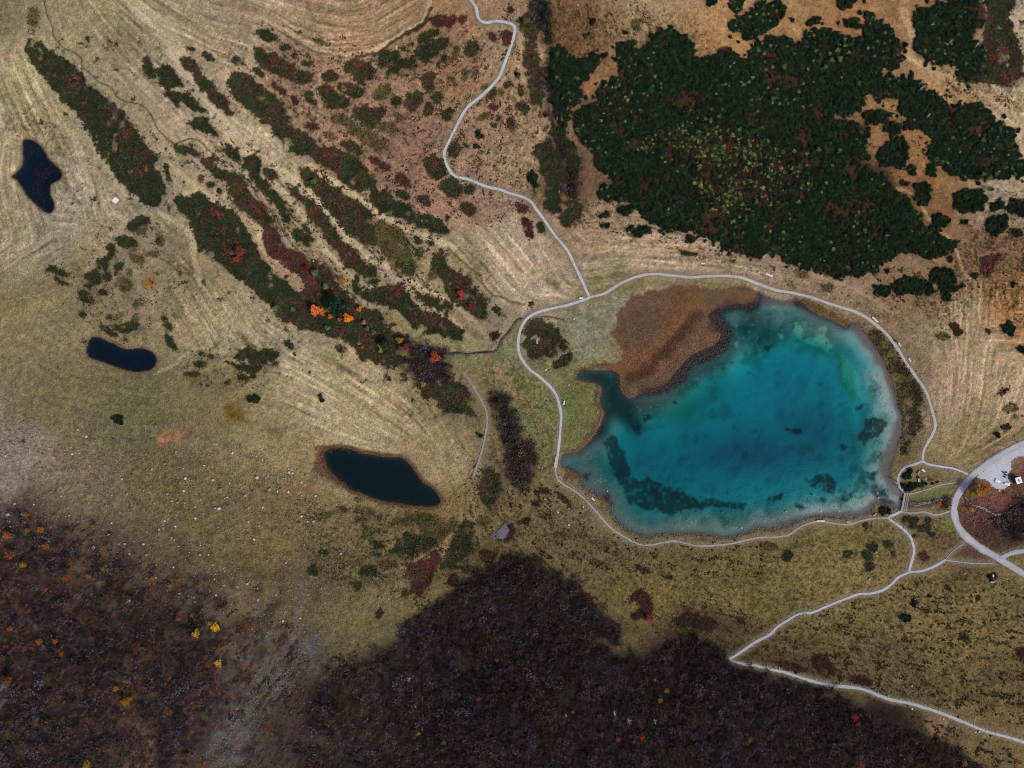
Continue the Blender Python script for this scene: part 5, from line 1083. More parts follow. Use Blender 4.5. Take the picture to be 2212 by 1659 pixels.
quads = np.stack([idx[:-1, :-1].ravel(), idx[:-1, 1:].ravel(), idx[1:, 1:].ravel(), idx[1:, :-1].ravel()], 1)
t_ = M_ground.node_tree; pb = t_.nodes['Principled BSDF']; src = pb.inputs['Base Color'].links[0].from_socket      # the fine grain belongs to the land only
at = t_.nodes.new('ShaderNodeAttribute'); at.attribute_name = 'Land'; ac = t_.nodes.new('ShaderNodeAttribute'); ac.attribute_name = 'Col'; mx_ = t_.nodes.new('ShaderNodeMix'); mx_.data_type = 'RGBA'
t_.links.new(at.outputs['Fac'], mx_.inputs[0]); t_.links.new(ac.outputs['Color'], mx_.inputs[6]); t_.links.new(src, mx_.inputs[7]); t_.links.new(mx_.outputs[2], pb.inputs['Base Color'])
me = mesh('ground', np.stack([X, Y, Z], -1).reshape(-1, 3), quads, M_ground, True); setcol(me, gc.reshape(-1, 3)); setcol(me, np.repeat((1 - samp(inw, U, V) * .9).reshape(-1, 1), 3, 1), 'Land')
tag(link('ground', me), kind='structure')

# ------------------------------------------------------------------ water
def water_mat(name, ab, dens, rough):
    m = bpy.data.materials.new(name); m.use_nodes = True; t = m.node_tree; n = t.nodes; l = t.links; n.clear()
    o = n.new('ShaderNodeOutputMaterial'); tr = n.new('ShaderNodeBsdfTransparent'); g = n.new('ShaderNodeBsdfGlossy'); g.inputs['Roughness'].default_value = rough
    f = n.new('ShaderNodeFresnel'); f.inputs['IOR'].default_value = 1.33; mx = n.new('ShaderNodeMixShader')
    q = n.new('ShaderNodeTexNoise'); q.inputs['Scale'].default_value = 1.2; tc = n.new('ShaderNodeTexCoord'); l.new(tc.outputs['Object'], q.inputs['Vector'])
    b = n.new('ShaderNodeBump'); b.inputs['Distance'].default_value = .004; l.new(q.outputs[0], b.inputs['Height']); l.new(b.outputs[0], g.inputs['Normal'])
    l.new(f.outputs[0], mx.inputs[0]); l.new(tr.outputs[0], mx.inputs[1]); l.new(g.outputs[0], mx.inputs[2]); l.new(mx.outputs[0], o.inputs['Surface'])
    v = n.new('ShaderNodeVolumeAbsorption'); v.inputs['Color'].default_value = (*ab, 1); v.inputs['Density'].default_value = dens
    l.new(v.outputs[0], o.inputs['Volume']); return m
M_lake = water_mat('lake_water', (0.0, .905, .94), .62, .03)
M_pond = water_mat('pond_water', (.5, .8, .9), .5, .03)
from mathutils.geometry import tessellate_polygon
from mathutils import Vector, Matrix
def water(name, poly, level, depth, mat):
    c = np.roll(poly, -1, 0) - np.roll(poly, 1, 0); nrm = np.stack([c[:, 1], -c[:, 0]], 1); nrm /= np.linalg.norm(nrm, axis=1)[:, None] + 1e-9
    ar = .5 * np.sum(poly[:, 0] * np.roll(poly[:, 1], -1) - np.roll(poly[:, 0], -1) * poly[:, 1])
    p = poly + nrm * np.sign(ar) * .5
    if ar < 0: p = p[::-1]
    top = [(a, b_, level) for a, b_ in p]; bot = [(a, b_, level - depth) for a, b_ in p]; n = len(p)
    tri = tessellate_polygon([[Vector(q) for q in top]]); fs = []
    for t in tri:
        a, b_, c_ = [p[i] for i in t]
        if (b_[0] - a[0]) * (c_[1] - a[1]) - (b_[1] - a[1]) * (c_[0] - a[0]) < 0: t = t[::-1]
        fs.append(tuple(t)); fs.append(tuple(i + n for i in t[::-1]))
    fs += [(i, i + n, (i + 1) % n + n, (i + 1) % n) for i in range(n)]
    o = link(name, mesh(name, top + bot, fs, mat)); return tag(o, kind='structure')
def dedupe(p):
    k = [0]
    for i in range(1, len(p)):
        if np.hypot(*(p[i] - p[k[-1]])) > .25: k.append(i)
    if np.hypot(*(p[k[-1]] - p[0])) < .25: k.pop()
    return p[k]
for nm, wp, lv, dp, mt in zip(('lake_water', 'pond_water', 'pond_water', 'pond_water'), WPOLY, LEVEL, (9, 4, 4, 4), (M_lake, M_pond, M_pond, M_pond)):
    water(nm, dedupe(wp), lv, dp, mt)

# ------------------------------------------------------------------ paths, road, brooks: strips that lie on the ground
def strip(name, uvp, wpx, col, mat, lift=.06, edge=.10, seed=0, rag=.16, kind='structure', endw=None):
    x, y, _ = w_of(uvp[:, 0], uvp[:, 1]); P = np.stack([x, y], 1); T = np.gradient(P, axis=0); T /= np.linalg.norm(T, axis=1)[:, None] + 1e-9
    N = np.stack([-T[:, 1], T[:, 0]], 1); s = np.concatenate([[0], np.cumsum(np.hypot(*np.diff(P, axis=0).T))])
    hw = wpx * .086 * (1 + rag * 2 * (fbm(s, s * 0 + seed, 4.5, 601 + seed, 3) - .5)); off = (fbm(s, s * 0 + 3, 9, 631 + seed, 2) - .5) * .5 * min(1, wpx / 8)
    cr = np.array([-1.0, -.93, -.5, 0, .5, .93, 1.0]); Vs = []; Cs = []
    zc = ground_z(P[:, 0] , P[:, 1])
    for q in cr:
        jag = (fbm(s + q * 40, s * 0, 1.1, 651 + seed, 2) - .5) * .3 * hw * abs(q) if abs(q) > .9 else 0
        R_ = P + N * (q * hw + off + jag)[:, None]; z = ground_z(R_[:, 0], R_[:, 1]) + (lift if abs(q) < .99 else -.25)
        Vs.append(np.column_stack([R_, z])); f = 1.0 - .22 * (abs(q) > .8) + .04 * (abs(q) < .6) - (.10 * (abs(q) == .5) if name == 'road' else 0)
        Cs.append(lin(col)[None, :] * f * (1 + (fbm(s, s * 0 + q * 5, 3, 671 + seed, 3) - .5)[:, None] * .35))
    n = len(P); k = len(cr); Vt = np.stack(Vs, 1).reshape(-1, 3); Ct = np.stack(Cs, 1).reshape(-1, 3)
    i = np.arange(n - 1)[:, None] * k + np.arange(k - 1)[None, :]
    me = mesh(name, Vt, np.stack([i, i + k, i + k + 1, i + 1], -1).reshape(-1, 4)[:, ::-1], mat, True); setcol(me, Ct)
    return tag(link(name, me), kind=kind)
for k, (nm, wd, p, c) in enumerate(PATHS):
    strip(nm, p, wd, c, M_path, lift=.06 + .006 * k, seed=k, rag=.36 if nm == 'trail' else .24)
# gravel yard beside the road
pk = dedupe(flat2w(smooth(np.vstack([PARKING, PARKING[:1]]), 6)[:-1], 1.2))
gx, gy = np.meshgrid(np.arange(pk[:, 0].min() - 1, pk[:, 0].max() + 1, .7), np.arange(pk[:, 1].min() - 1, pk[:, 1].max() + 1, .7))
jx = gx + (fbm(gx, gy, 3, 701, 2) - .5) * 1.6; jy = gy + (fbm(gx, gy, 3, 711, 2) - .5) * 1.6
ins = inside(pk, jx, jy); ins = ins & (gx < 300); h, w_ = gx.shape; ii = np.arange(h * w_).reshape(h, w_)
ok = ins[:-1, :-1] & ins[1:, 1:] & ins[1:, :-1] & ins[:-1, 1:]
qd = np.stack([ii[:-1, :-1][ok], ii[:-1, 1:][ok], ii[1:, 1:][ok], ii[1:, :-1][ok]], 1)
me = mesh('gravel_yard', np.stack([gx, gy, ground_z(gx, gy) + .045], -1).reshape(-1, 3), qd, M_path, True)
g = fbm(gx, gy, 6, 721, 4)[..., None]; setcol(me, (lin((152, 154, 162)) * (1 - g) + lin((180, 183, 194)) * g).reshape(-1, 3))
tag(link('gravel_yard', me), kind='structure')
M_brook = material('brook_bed', attr='Col', rough=.25, noise=[(2.2, .5, 1.5), (6, .7, 1.3)], bump=(3, .15), spec=.4)
for k, (nm, wd, p) in enumerate(STREAMS):
    strip(nm, p, wd * (.8 if wd < 3.5 else 1), ((66, 56, 50), (40, 36, 38), (30, 33, 46), (20, 25, 40), (54, 44, 40))[k], M_brook, lift=.05, seed=40 + k, rag=.8)
# ------------------------------------------------------------------ scatter helpers
def spots(m, spacing, seed, jit=.5, prob=None):
    r = np.random.default_rng(seed); st = spacing
    u, v = np.meshgrid(np.arange(U0 + 20, U0 + NW * CS - 20, st), np.arange(V0 + 20, V0 + NH * CS - 20, st))
    u = u + (r.random(u.shape) - .5) * 2 * jit * st; v = v + (r.random(u.shape) - .5) * 2 * jit * st
    u = u.ravel(); v = v.ravel(); i = np.clip(((u - U0) / CS).astype(int), 0, NW - 1); j = np.clip(((v - V0) / CS).astype(int), 0, NH - 1)
    a = m[j, i]; keep = r.random(len(u)) < a * (1 if prob is None else prob[j, i])
    return u[keep], v[keep]
def clumps(x, y, z, r, h, col, n=6, seed=0, open_=.0):
    """one low leafy tuft per point: a jagged star of leaves with a raised middle"""
    g = np.random.default_rng(seed); k = len(x); a = g.random((k, 1)) * 6.28 + np.arange(n)[None, :] * (2 * math.pi / n) + (g.random((k, n)) - .5) * .5
    rr = r[:, None] * (.55 + .75 * g.random((k, n))); zz = h[:, None] * (-.1 + .35 * g.random((k, n)))
    V_ = np.zeros((k, n + 1, 3), np.float32); V_[:, 0] = np.stack([x + (g.random(k) - .5) * r, y + (g.random(k) - .5) * r, z + h * (.8 + .5 * g.random(k))], 1)
    V_[:, 1:, 0] = x[:, None] + rr * np.cos(a); V_[:, 1:, 1] = y[:, None] + rr * np.sin(a); V_[:, 1:, 2] = z[:, None] + zz
    cc = np.repeat(col[:, None, :], n + 1, 1) * (.72 + .6 * g.random((k, n + 1, 1)))
    i = np.arange(k)[:, None] * (n + 1); b_ = np.arange(n)[None, :]
    Fq = np.stack([i + 0 * b_, i + 1 + b_, i + 1 + (b_ + 1) % n], -1).reshape(-1, 3)
    return V_.reshape(-1, 3), Fq, cc.reshape(-1, 3)
def stuff(name, label, assets, x, y, z, sc, rz, col, seed=0):
    """points carrying scale, turn and tint; each draws one of the small meshes"""
    me = bpy.data.meshes.new(name); n = len(x); me.vertices.add(n); me.vertices.foreach_set('co', np.stack([x, y, z], 1).astype(np.float32).ravel())
    for nm, ty, val, k in (('sc', 'FLOAT', sc, 'value'), ('rz', 'FLOAT', rz, 'value')):
        a = me.attributes.new(nm, ty, 'POINT'); a.data.foreach_set(k, np.asarray(val, np.float32))
    a = me.attributes.new('tint', 'FLOAT_COLOR', 'POINT'); cc = np.ones((n, 4), np.float32); cc[:, :3] = col; a.data.foreach_set('color', cc.ravel())
    me.update(); o = link(name, me); tag(o, label, None, None, 'stuff')
    t = bpy.data.node_groups.new(name, 'GeometryNodeTree'); t.interface.new_socket('Geometry', in_out='INPUT', socket_type='NodeSocketGeometry'); t.interface.new_socket('Geometry', in_out='OUTPUT', socket_type='NodeSocketGeometry')
    N_ = t.nodes; Lk = t.links; gi = N_.new('NodeGroupInput'); go = N_.new('NodeGroupOutput'); iop = N_.new('GeometryNodeInstanceOnPoints'); jn = N_.new('GeometryNodeJoinGeometry')
    for q in assets:
        oi = N_.new('GeometryNodeObjectInfo'); oi.inputs['Object'].default_value = q; oi.inputs['As Instance'].default_value = True; Lk.new(oi.outputs['Geometry'], jn.inputs[0])
    Lk.new(gi.outputs[0], iop.inputs['Points']); Lk.new(jn.outputs[0], iop.inputs['Instance']); iop.inputs['Pick Instance'].default_value = True
    ri = N_.new('FunctionNodeRandomValue'); ri.data_type = 'INT'; ri.inputs['Max'].default_value = len(assets) - 1; ri.inputs['Min'].default_value = 0
    for s_ in ri.inputs:
        if s_.name == 'Max' and s_.type == 'INT': s_.default_value = len(assets) - 1
        if s_.name == 'Min' and s_.type == 'INT': s_.default_value = 0
    Lk.new([q for q in ri.outputs if q.type == 'INT'][0], iop.inputs['Instance Index'])
    for nm, sock in (('sc', 'Scale'), ('rz', 'Rotation')):
        na = N_.new('GeometryNodeInputNamedAttribute'); na.data_type = 'FLOAT'; na.inputs[0].default_value = nm; src = [q for q in na.outputs if q.enabled and q.name == 'Attribute'][0]
        if nm == 'rz':
            cx = N_.new('ShaderNodeCombineXYZ'); Lk.new(src, cx.inputs[2]); src = cx.outputs[0]
        Lk.new(src, iop.inputs[sock])
    Lk.new(iop.outputs[0], go.inputs[0]); md = o.modifiers.new('scatter', 'NODES'); md.node_group = t
    return o
def asset(name, me): return bpy.data.objects.new(name, me)     # never linked: only drawn by the scatters
# ------------------------------------------------------------------ plant meshes
def pine_mesh(seed, n=46, leggy=0):
    g = np.random.default_rng(seed); x = []; y = []; z = []; r = []
    k = 0
    while k < n:
        a, b = g.random(2) * 2 - 1
        if a * a + b * b > 1: continue
        q = math.sqrt(max(0, 1 - a * a - b * b)); x.append(a * .9); y.append(b * .9); z.append(q * .62 + .12 * g.random()); r.append(.12 + .10 * g.random()); k += 1
    x, y, z, r = map(np.array, (x, y, z, r)); th_ = np.arctan2(y, x); lob = 1 + .3 * np.sin(2 * th_ + seed * 1.7) + .22 * np.sin(3 * th_ + seed * 2.9); x *= lob * 1.1; y *= lob * .88
    c = np.ones((n, 3)) * (.45 + 1.35 * g.random((n, 1)) ** 2)
    V1, F1, C1 = clumps(x, y, z, r * 1.15, r * 1.5, c, 6, seed)
    k = 9; a = np.arange(k) * 2 * math.pi / k; lb = (1 + .25 * np.sin(3 * a + seed)) * .92
    V2 = [(0, 0, .55)] + [(.6 * math.cos(t) * q, .6 * math.sin(t) * q, .42) for t, q in zip(a, lb)] + [(math.cos(t) * q, math.sin(t) * q, -.15) for t, q in zip(a, lb)]
    F2 = [(0, 1 + i, 1 + (i + 1) % k) for i in range(k)] + [(1 + i, 1 + k + i, 1 + k + (i + 1) % k) for i in range(k)] + [(1 + i, 1 + k + (i + 1) % k, 1 + (i + 1) % k) for i in range(k)]
    V_ = np.vstack([V1, np.array(V2)]); F_ = np.vstack([F1, np.array(F2) + len(V1)]); C_ = np.vstack([C1, np.full((len(V2), 3), .34)])
    me = mesh('pine_shrub', V_, F_, M_pine); setcol(me, C_); return me
def twig_mesh(seed, n=12, leafy=0):
    g = np.random.default_rng(seed); Vv = []; Ff = []; Cc = []
    def rib(p, q, w0, w1, c):
        p, q = np.array(p), np.array(q); d = q - p; s = np.cross(d, (0, 0, 1.0)); s /= np.linalg.norm(s) + 1e-6; u_ = np.cross(s, d); u_ /= np.linalg.norm(u_) + 1e-6
        b = len(Vv)
        for t in (0, 2.1, 4.2): Vv.append(p + (s * math.cos(t) + u_ * math.sin(t)) * w0)
        Vv.append(q); Ff.extend([(b, b + 1, b + 3), (b + 1, b + 2, b + 3), (b + 2, b, b + 3)]); Cc.extend([c * .8] * 3 + [c * 1.2])
    for k in range(n):
        a = g.random() * 6.28; L = .55 + .5 * g.random(); up = .35 + .5 * g.random(); b0 = np.array([.25 * (g.random() - .5), .25 * (g.random() - .5), 0])
        m1 = b0 + np.array([math.cos(a) * L * .55, math.sin(a) * L * .55, up * .65]); a2 = a + (g.random() - .5) * .9
        m2 = m1 + np.array([math.cos(a2) * L * .5, math.sin(a2) * L * .5, up * .35]); c = .6 + .9 * g.random()
        rib(b0, m1, .034, 0, c); rib(m1 - (m1 - b0) * .25, m2, .024, 0, c * 1.1)
        for q in range(3):
            a3 = a + (g.random() - .5) * 2.4; s_ = b0 + (m1 - b0) * (.4 + .2 * q) ; rib(s_, s_ + np.array([math.cos(a3) * .32, math.sin(a3) * .32, .2 + .15 * g.random()]), .017, 0, c)
    V_ = np.array(Vv); F_ = np.array(Ff); C_ = np.repeat(np.array(Cc)[:, None], 3, 1)
    if leafy:
        kk = leafy; a = g.random(kk) * 6.28; rr = .85 * np.sqrt(g.random(kk)); V1, F1, C1 = clumps(rr * np.cos(a), rr * np.sin(a), .3 + .35 * g.random(kk), .10 + .08 * g.random(kk), .10 + .1 * g.random(kk), np.ones((kk, 3)) * (.5 + .8 * g.random((kk, 1))), 5, seed)
        F_ = np.vstack([F_, F1 + len(V_)]); V_ = np.vstack([V_, V1]); C_ = np.vstack([C_, C1])
    me = mesh('bare_shrub', V_, F_, M_twig); setcol(me, C_); return me
def tuft_mesh(seed, n=9, tall=1.0, lean=.7):
    g = np.random.default_rng(seed); Vv = []; Ff = []; Cc = []
    for k in range(n):
        a = g.random() * 6.28; L = .5 + .5 * g.random(); b = len(Vv); s = np.array([-math.sin(a), math.cos(a), 0]) * .13; c = .65 + .7 * g.random()
        p = np.array([.3 * (g.random() - .5), .3 * (g.random() - .5), 0]); q = p + np.array([math.cos(a) * L * lean * .6, math.sin(a) * L * lean * .6, tall * L * .7]); e = q + np.array([math.cos(a) * L * lean * .6, math.sin(a) * L * lean * .6, tall * .1])
        Vv += [p - s, p + s, q - s * .8, q + s * .8, e]; Ff += [(b, b + 1, b + 3), (b, b + 3, b + 2), (b + 2, b + 3, b + 4)]; Cc += [c * .75] * 2 + [c] * 2 + [c * 1.15]
    me = mesh('grass_tuft', np.array(Vv), np.array(Ff), M_twig); setcol(me, np.repeat(np.array(Cc)[:, None], 3, 1)); return me
def rock_mesh(seed, sub=2):
    import bmesh
    bm = bmesh.new(); bmesh.ops.create_icosphere(bm, subdivisions=sub, radius=1); g = np.random.default_rng(seed); ax = .75 + .5 * g.random(3); pl = g.normal(0, 1, (7, 3)); pl /= np.linalg.norm(pl, axis=1)[:, None]
    for v in bm.verts:
        p = np.array(v.co)
        for q in pl:
            d = p @ q
            if d > .72: p = p - q * (d - .72) * .9
        v.co = p * ax * (.94 + .12 * g.random())
    Vv = np.array([v.co[:] for v in bm.verts]); Ff = np.array([[v.index for v in f.verts] for f in bm.faces]); bm.free()
    me = mesh('boulder', Vv, Ff, M_rock); setcol(me, np.ones((len(Vv), 3)) * (.8 + .3 * g.random((len(Vv), 1)))); return me
PINE_ME = [pine_mesh(900 + k) for k in range(6)]; TWIG_ME = [twig_mesh(920 + k, 9 + k % 3, 10) for k in range(6)]
SAP_ME = [pine_mesh(940 + k, 40) for k in range(3)]; TUFT_ME = [tuft_mesh(950 + k) for k in range(4)]; REED_ME = [tuft_mesh(960 + k, 8, 1.6, .9) for k in range(4)]; ROCK_ME = [rock_mesh(970 + k) for k in range(6)]; PEB_ME = [rock_mesh(980 + k, 1) for k in range(4)]
A_pine = [asset('pine_shrub', m) for m in PINE_ME]; A_twig = [asset('bare_shrub', m) for m in TWIG_ME]; A_sap = [asset('sapling', m) for m in SAP_ME]
A_tuft = [asset('grass_tuft', m) for m in TUFT_ME]; A_reed = [asset('reed_tuft', m) for m in REED_ME]; A_peb = [asset('stone', m) for m in PEB_ME]
def cells(m, u, v): return m[np.clip(((v - V0) / CS).astype(int), 0, NH - 1), np.clip(((u - U0) / CS).astype(int), 0, NW - 1)]
def inframe(u, v, e=0): return (u > -e) & (u < 2500 + e) & (v > -e) & (v < 1875 + e)
# where a thing stands, in words
MARKS = [(282, 489, 'the white slab'), (88, 430, 'the star-shaped pond'), (298, 865, 'the small oblong pond'), (925, 1160, 'the dark lozenge pond'), (849, 777, 'the orange tree'), (1140, 300, 'the upper path bend'),
         (1437, 722, 'the path junction'), (1330, 840, 'the looping path'), (1358, 1127, 'the small footbridge'), (2205, 1226, 'the outlet footbridge'), (2478, 1171, 'the white cabin'), (2255, 1170, 'the picnic island'),
         (1780, 1608, 'the path hairpin'), (1954, 1500, 'the three walkers'), (2250, 1390, 'the southern path fork'), (560, 370, 'the stream bend'), (1124, 718, 'the crimson shrubs'), (720, 1620, 'the grey scree fan'),
         (1215, 1298, 'the purple rock slab'), (1830, 400, 'the red clearing'), (2210, 200, 'the pale right-hand track'), (1400, 250, 'the left thicket gap'), (1650, 130, 'the upper thicket notch'), (2060, 330, 'the narrow thicket track'), (2240, 350, 'the ochre glade'), (2010, 110, 'the ochre saddle'), (1600, 560, 'the lower thicket edge'), (2060, 620, 'the lower right thicket tip'), (1800, 270, 'the pale sapling group'), (2400, 450, 'the straw hollow'), (1980, 530, 'the dense thicket heart'), (1240, 200, 'the dark gully'), (2420, 800, 'the straw meadow'), (1900, 1250, 'the south shore'),
         (2180, 950, 'the east shore'), (560, 900, 'the striped meadow'), (800, 120, 'the top meadow rim'), (400, 100, 'the upper left meadow'), (300, 300, 'the long heath strip'), (980, 470, 'the heath ridges'), (1450, 580, 'the upper hay field'), (2300, 1600, 'the lower right pasture'), (450, 1300, 'the boulder slope'), (150, 1600, 'the dark lower-left slope'), (1300, 1600, 'the leafless wood')]
def where(u, v): return f'@{float(u):.1f},{float(v):.1f}@'
def place(u, v, n=0):
    b = sorted(MARKS, key=lambda m: (m[0] - u) ** 2 + (m[1] - v) ** 2)[n]; dx_, dy_ = u - b[0], v - b[1]; d = math.hypot(dx_, dy_)
    if d < 24: return 'at ' + b[2]
    dr = ('right of' if dx_ > 0 else 'left of') if abs(dx_) > 2 * abs(dy_) else ('below' if dy_ > 0 else 'above') if abs(dy_) > 2 * abs(dx_) else (('lower ' if dy_ > 0 else 'upper ') + ('right' if dx_ > 0 else 'left') + ' of')
    return dr + ' ' + b[2]
def lum(c, f): return lin(c) * f
LG = 1.35                                # leaves are lit less than flat ground, so their own colour is a bit above the seen one
PAL = dict(b=[(50, 50, 30), (38, 42, 24), (66, 58, 36), (44, 36, 26), (34, 36, 22), (56, 50, 32)], g=[(32, 44, 24), (24, 35, 20), (46, 54, 27), (50, 36, 28), (28, 40, 26), (58, 56, 32), (22, 30, 18), (34, 50, 27), (44, 42, 26)], r=[(76, 34, 40), (60, 32, 32), (46, 38, 26), (54, 50, 30), (66, 36, 36)],
           m=[(36, 50, 26), (52, 56, 30), (62, 40, 34), (28, 40, 22), (66, 60, 34), (48, 36, 28), (58, 46, 36)], o=[(60, 66, 34), (84, 78, 42), (46, 54, 28), (88, 64, 44), (50, 50, 28)],
           d=[(54, 28, 26), (40, 26, 24), (62, 38, 32), (34, 30, 22)], s=[(84, 62, 52), (60, 56, 36), (100, 78, 60), (70, 44, 44)])
SIZE = [(220, 'tiny'), (700, 'small'), (2200, 'middling'), (7000, 'broad'), (1e9, 'huge')]
LOOK = dict(b='olive and brown bushy', g='dark green', r='wine red', m='green and red mottled', o='olive brown', d='dark maroon', s='thin greyish')
hr = np.random.default_rng(77); HALO = []
sizes = sorted([m.sum() for _, m in heath_mask], reverse=True); least = sizes[min(294, len(sizes) - 1)]; SMALL = []
for k, (kd, p) in enumerate(HEATH):
    b, sub = heath_mask[k]; area = sub.sum() * CS * CS
    if area < 20: continue
    jj, ii = np.nonzero(sub > 0); n = int(area / (7.6 if kd not in 'so' else 14.0) * (.55 if kd == 'b' else 1)) + 4; pick = hr.integers(0, len(jj), n)
    u = U0 + CS * (b[1].start + ii[pick]) + (hr.random(n) - .5) * 3.4; v = V0 + CS * (b[0].start + jj[pick]) + (hr.random(n) - .5) * 3.4
    ha = hr.random(n) < .16; HALO.append(np.stack([(u + hr.normal(0, 6, n))[ha], (v + hr.normal(0, 6, n))[ha], np.full(ha.sum(), k)], 1))
    soft_ = blur(np.pad(sub, 6), 3)[6:-6, 6:-6]; keep = hr.random(n) < np.clip(soft_[jj[pick], ii[pick]] * 1.9 - .35 + .9 * (fbm(u, v, 10, 897, 3) - .45), .05, 1)
    ok_ = keep & (cells(path_d, u, v) > 4.5) & inframe(u, v, 120); u, v = u[ok_], v[ok_]
    if len(u) < 3: continue
    pal = lin(np.array(PAL[kd])); q = np.clip((fbm(u, v, 20, 800 + k % 7, 3) - .5) * 3.6 + .5 + (hr.random(len(u)) - .5) * .35, 0, .999); col = pal[(q * len(pal)).astype(int)]
    near_red = np.zeros(len(u))
    for ru, rv, rr in RED_SPOTS: near_red = np.maximum(near_red, np.clip(1.5 - np.hypot(u - ru, v - rv) / rr / 1.2, 0, 1))
    rd = hr.random(len(u)) < near_red * .62 * np.clip(fbm(u, v, 6, 888, 2) * 4 - 1.2, 0, 1.3)
    col = np.where(rd[:, None], lin(np.array([(98, 38, 46), (104, 44, 44), (80, 32, 42), (88, 42, 38)]))[hr.integers(0, 4, len(u))], col) * 1.12 * (.85 + .3 * hr.random((len(u), 1))) * (.45 + 1.1 * fbm(u, v, 9, 899, 3)[:, None])  # last noise factor mottles the leaf colour; its dark spots stand in for shadows
    x, y, z = w_of(u, v); r = (.28 + .30 * hr.random(len(u))); Vv, Ff, Cc = clumps(x, y, z, r, r * .9, col, 6, k)
    if sub.sum() < least: SMALL.append((Vv, Ff, Cc)); continue
    cx, cy = x.mean(), y.mean(); cz = z.min(); Vv -= np.array([cx, cy, cz], np.float32)
    me = mesh('heath_patch', Vv, Ff, M_leaf); setcol(me, Cc); o = link('heath_patch', me, loc=(cx, cy, cz))
    cu, cv = u.mean(), v.mean(); d = np.stack([u - cu, v - cv]); ev = np.linalg.eigvalsh(np.cov(d)) if len(u) > 4 else (1, 1); lng = ev[1] / max(ev[0], 1) > 7
    sz = next(t for a, t in SIZE if area < a)
    tag(o, f"{sz} {'long' if lng else 'rounded' if ev[1] / max(ev[0], 1) < 2.2 else 'oval'} {LOOK[kd]} heath patch {where(cu, cv)}", 'heath patch', 'low heath patches on the mountain meadows')
of_, fa = 0, []
for Vv, Ff, Cc in SMALL: fa.append(Ff + of_); of_ += len(Vv)
if SMALL:
    me = mesh('heath_tufts', np.vstack([q[0] for q in SMALL]), np.vstack(fa), M_leaf); setcol(me, np.vstack([q[2] for q in SMALL])); tag(link('heath_tufts', me), 'scraps of low heath between the larger patches', kind='stuff')
def shade(c): return 'blackish' if c.sum() < .035 else 'olive green' if c[0] > .020 else 'bluish green' if c[2] > .012 else 'dark green'
# ---- dwarf pines: the largest as things, the rest as one mass
def tints(pal, n, g, f=1.0): return lin(np.array(pal))[g.integers(0, len(pal), n)] * f * (.75 + .5 * g.random((n, 1)))
pr = np.random.default_rng(5)
halo_m = np.clip(blur(pine_m, 9, 2) - .0, 0, .5) * (1 - pine_m) * np.clip(fbm(UU, VV, 14, 843, 3) * 5 - 2.3, 0, 1)
dark_pal = [(20, 34, 20), (26, 42, 24), (15, 27, 18), (36, 50, 28), (24, 38, 20), (20, 38, 26)]
notwater = 1 - np.maximum(inw * 0, (path_d < 8).astype(np.float32))
u1, v1 = spots(pine_in * (1 - .78 * pine_open) * (1 - blur(clear_m, 8, 2) * .78) * notwater, 5.7, 21); r1 = 3.3 + 3.4 * pr.random(len(u1)) ** 2
u2, v2 = spots(np.maximum(spot_m, halo_m * .55) * notwater, 6.5, 22); r2 = 3.4 + 2.6 * pr.random(len(u2))
u = np.concatenate([u1, u2]); v = np.concatenate([v1, v2]); r = np.concatenate([r1, r2]); iso = np.concatenate([np.zeros(len(u1)), np.ones(len(u2))])
x, y, z = w_of(u, v); c = tints(dark_pal, len(u), pr, LG * .92); rz = pr.random(len(u)) * 6.28; s = r * .2 * 1.05
order = np.argsort(-(s + 10 * inframe(u, v, 0) + .55 * iso)); big = order[:300]; rest = order[300:]
for k in big:
    o = link('dwarf_pine', PINE_ME[k % 6], loc=(x[k], y[k], z[k]), rz=rz[k], sc=(s[k], s[k], s[k] * 1.15)); o['tint'] = [float(q) for q in c[k]] + [1.0]
    if iso[k]: lb = f"{'small' if r[k] < 4.4 else 'middling' if r[k] < 5.2 else 'large'} {shade(c[k])} dwarf pine in the open {where(u[k], v[k])}"
    elif r[k] > 6.2: lb = f"large {shade(c[k])} dwarf pine in the thicket {where(u[k], v[k])}"
    else: lb = f"{shade(c[k])} dwarf pine in the thicket {where(u[k], v[k])}"
    tag(o, lb, 'pine bush', 'dwarf pine bushes')
stuff('dwarf_pine_thicket', 'dense dark green dwarf pine thicket on the slope above the lake', A_pine, x[rest], y[rest], z[rest], s[rest], rz[rest], c[rest])
# young pale pines in the clearing
um, vm = spots(blur(clear_m, 9, 2), 7.0, 23); n = len(um); x, y, z = w_of(um, vm); c = tints([(92, 102, 54), (68, 84, 44), (106, 114, 62), (50, 66, 34), (38, 54, 28)], n, pr, LG * .9); pk_ = pr.random(n) < .55 * np.clip(fbm(um, vm, 30, 817, 3) * 3 - .6, .2, 1.6)
um, vm, x, y, z, c = um[pk_], vm[pk_], x[pk_], y[pk_], z[pk_], c[pk_]; n = len(um)
stuff('pine_saplings', 'pale yellow-green young pines scattered over the red clearing', A_sap, x, y, z + .2, .5 + .65 * pr.random(n) ** 1.5, pr.random(n) * 6.28, c)
um, vm = spots(pine_in * (1 - clear_m), 20, 24, prob=np.clip(fbm(UU, VV, 60, 815, 3) * 3 - 1.1, 0, 1)); n = len(um); x, y, z = w_of(um, vm)
stuff('light_saplings', 'lighter green young pines among the dark thicket', A_sap, x, y, z + .5, .45 + .5 * pr.random(n), pr.random(n) * 6.28, tints([(84, 98, 60), (60, 82, 48), (96, 100, 52)], n, pr, LG))
um, vm = spots(np.maximum(blur(clear_m, 8, 2), .8 * pine_m * pine_open), 3.6, 25, prob=np.clip(fbm(UU, VV, 24, 811, 3) * 7 - 3.7, 0, .8)); n = len(um); x, y, z = w_of(um, vm); rr = .3 + .3 * pr.random(n)
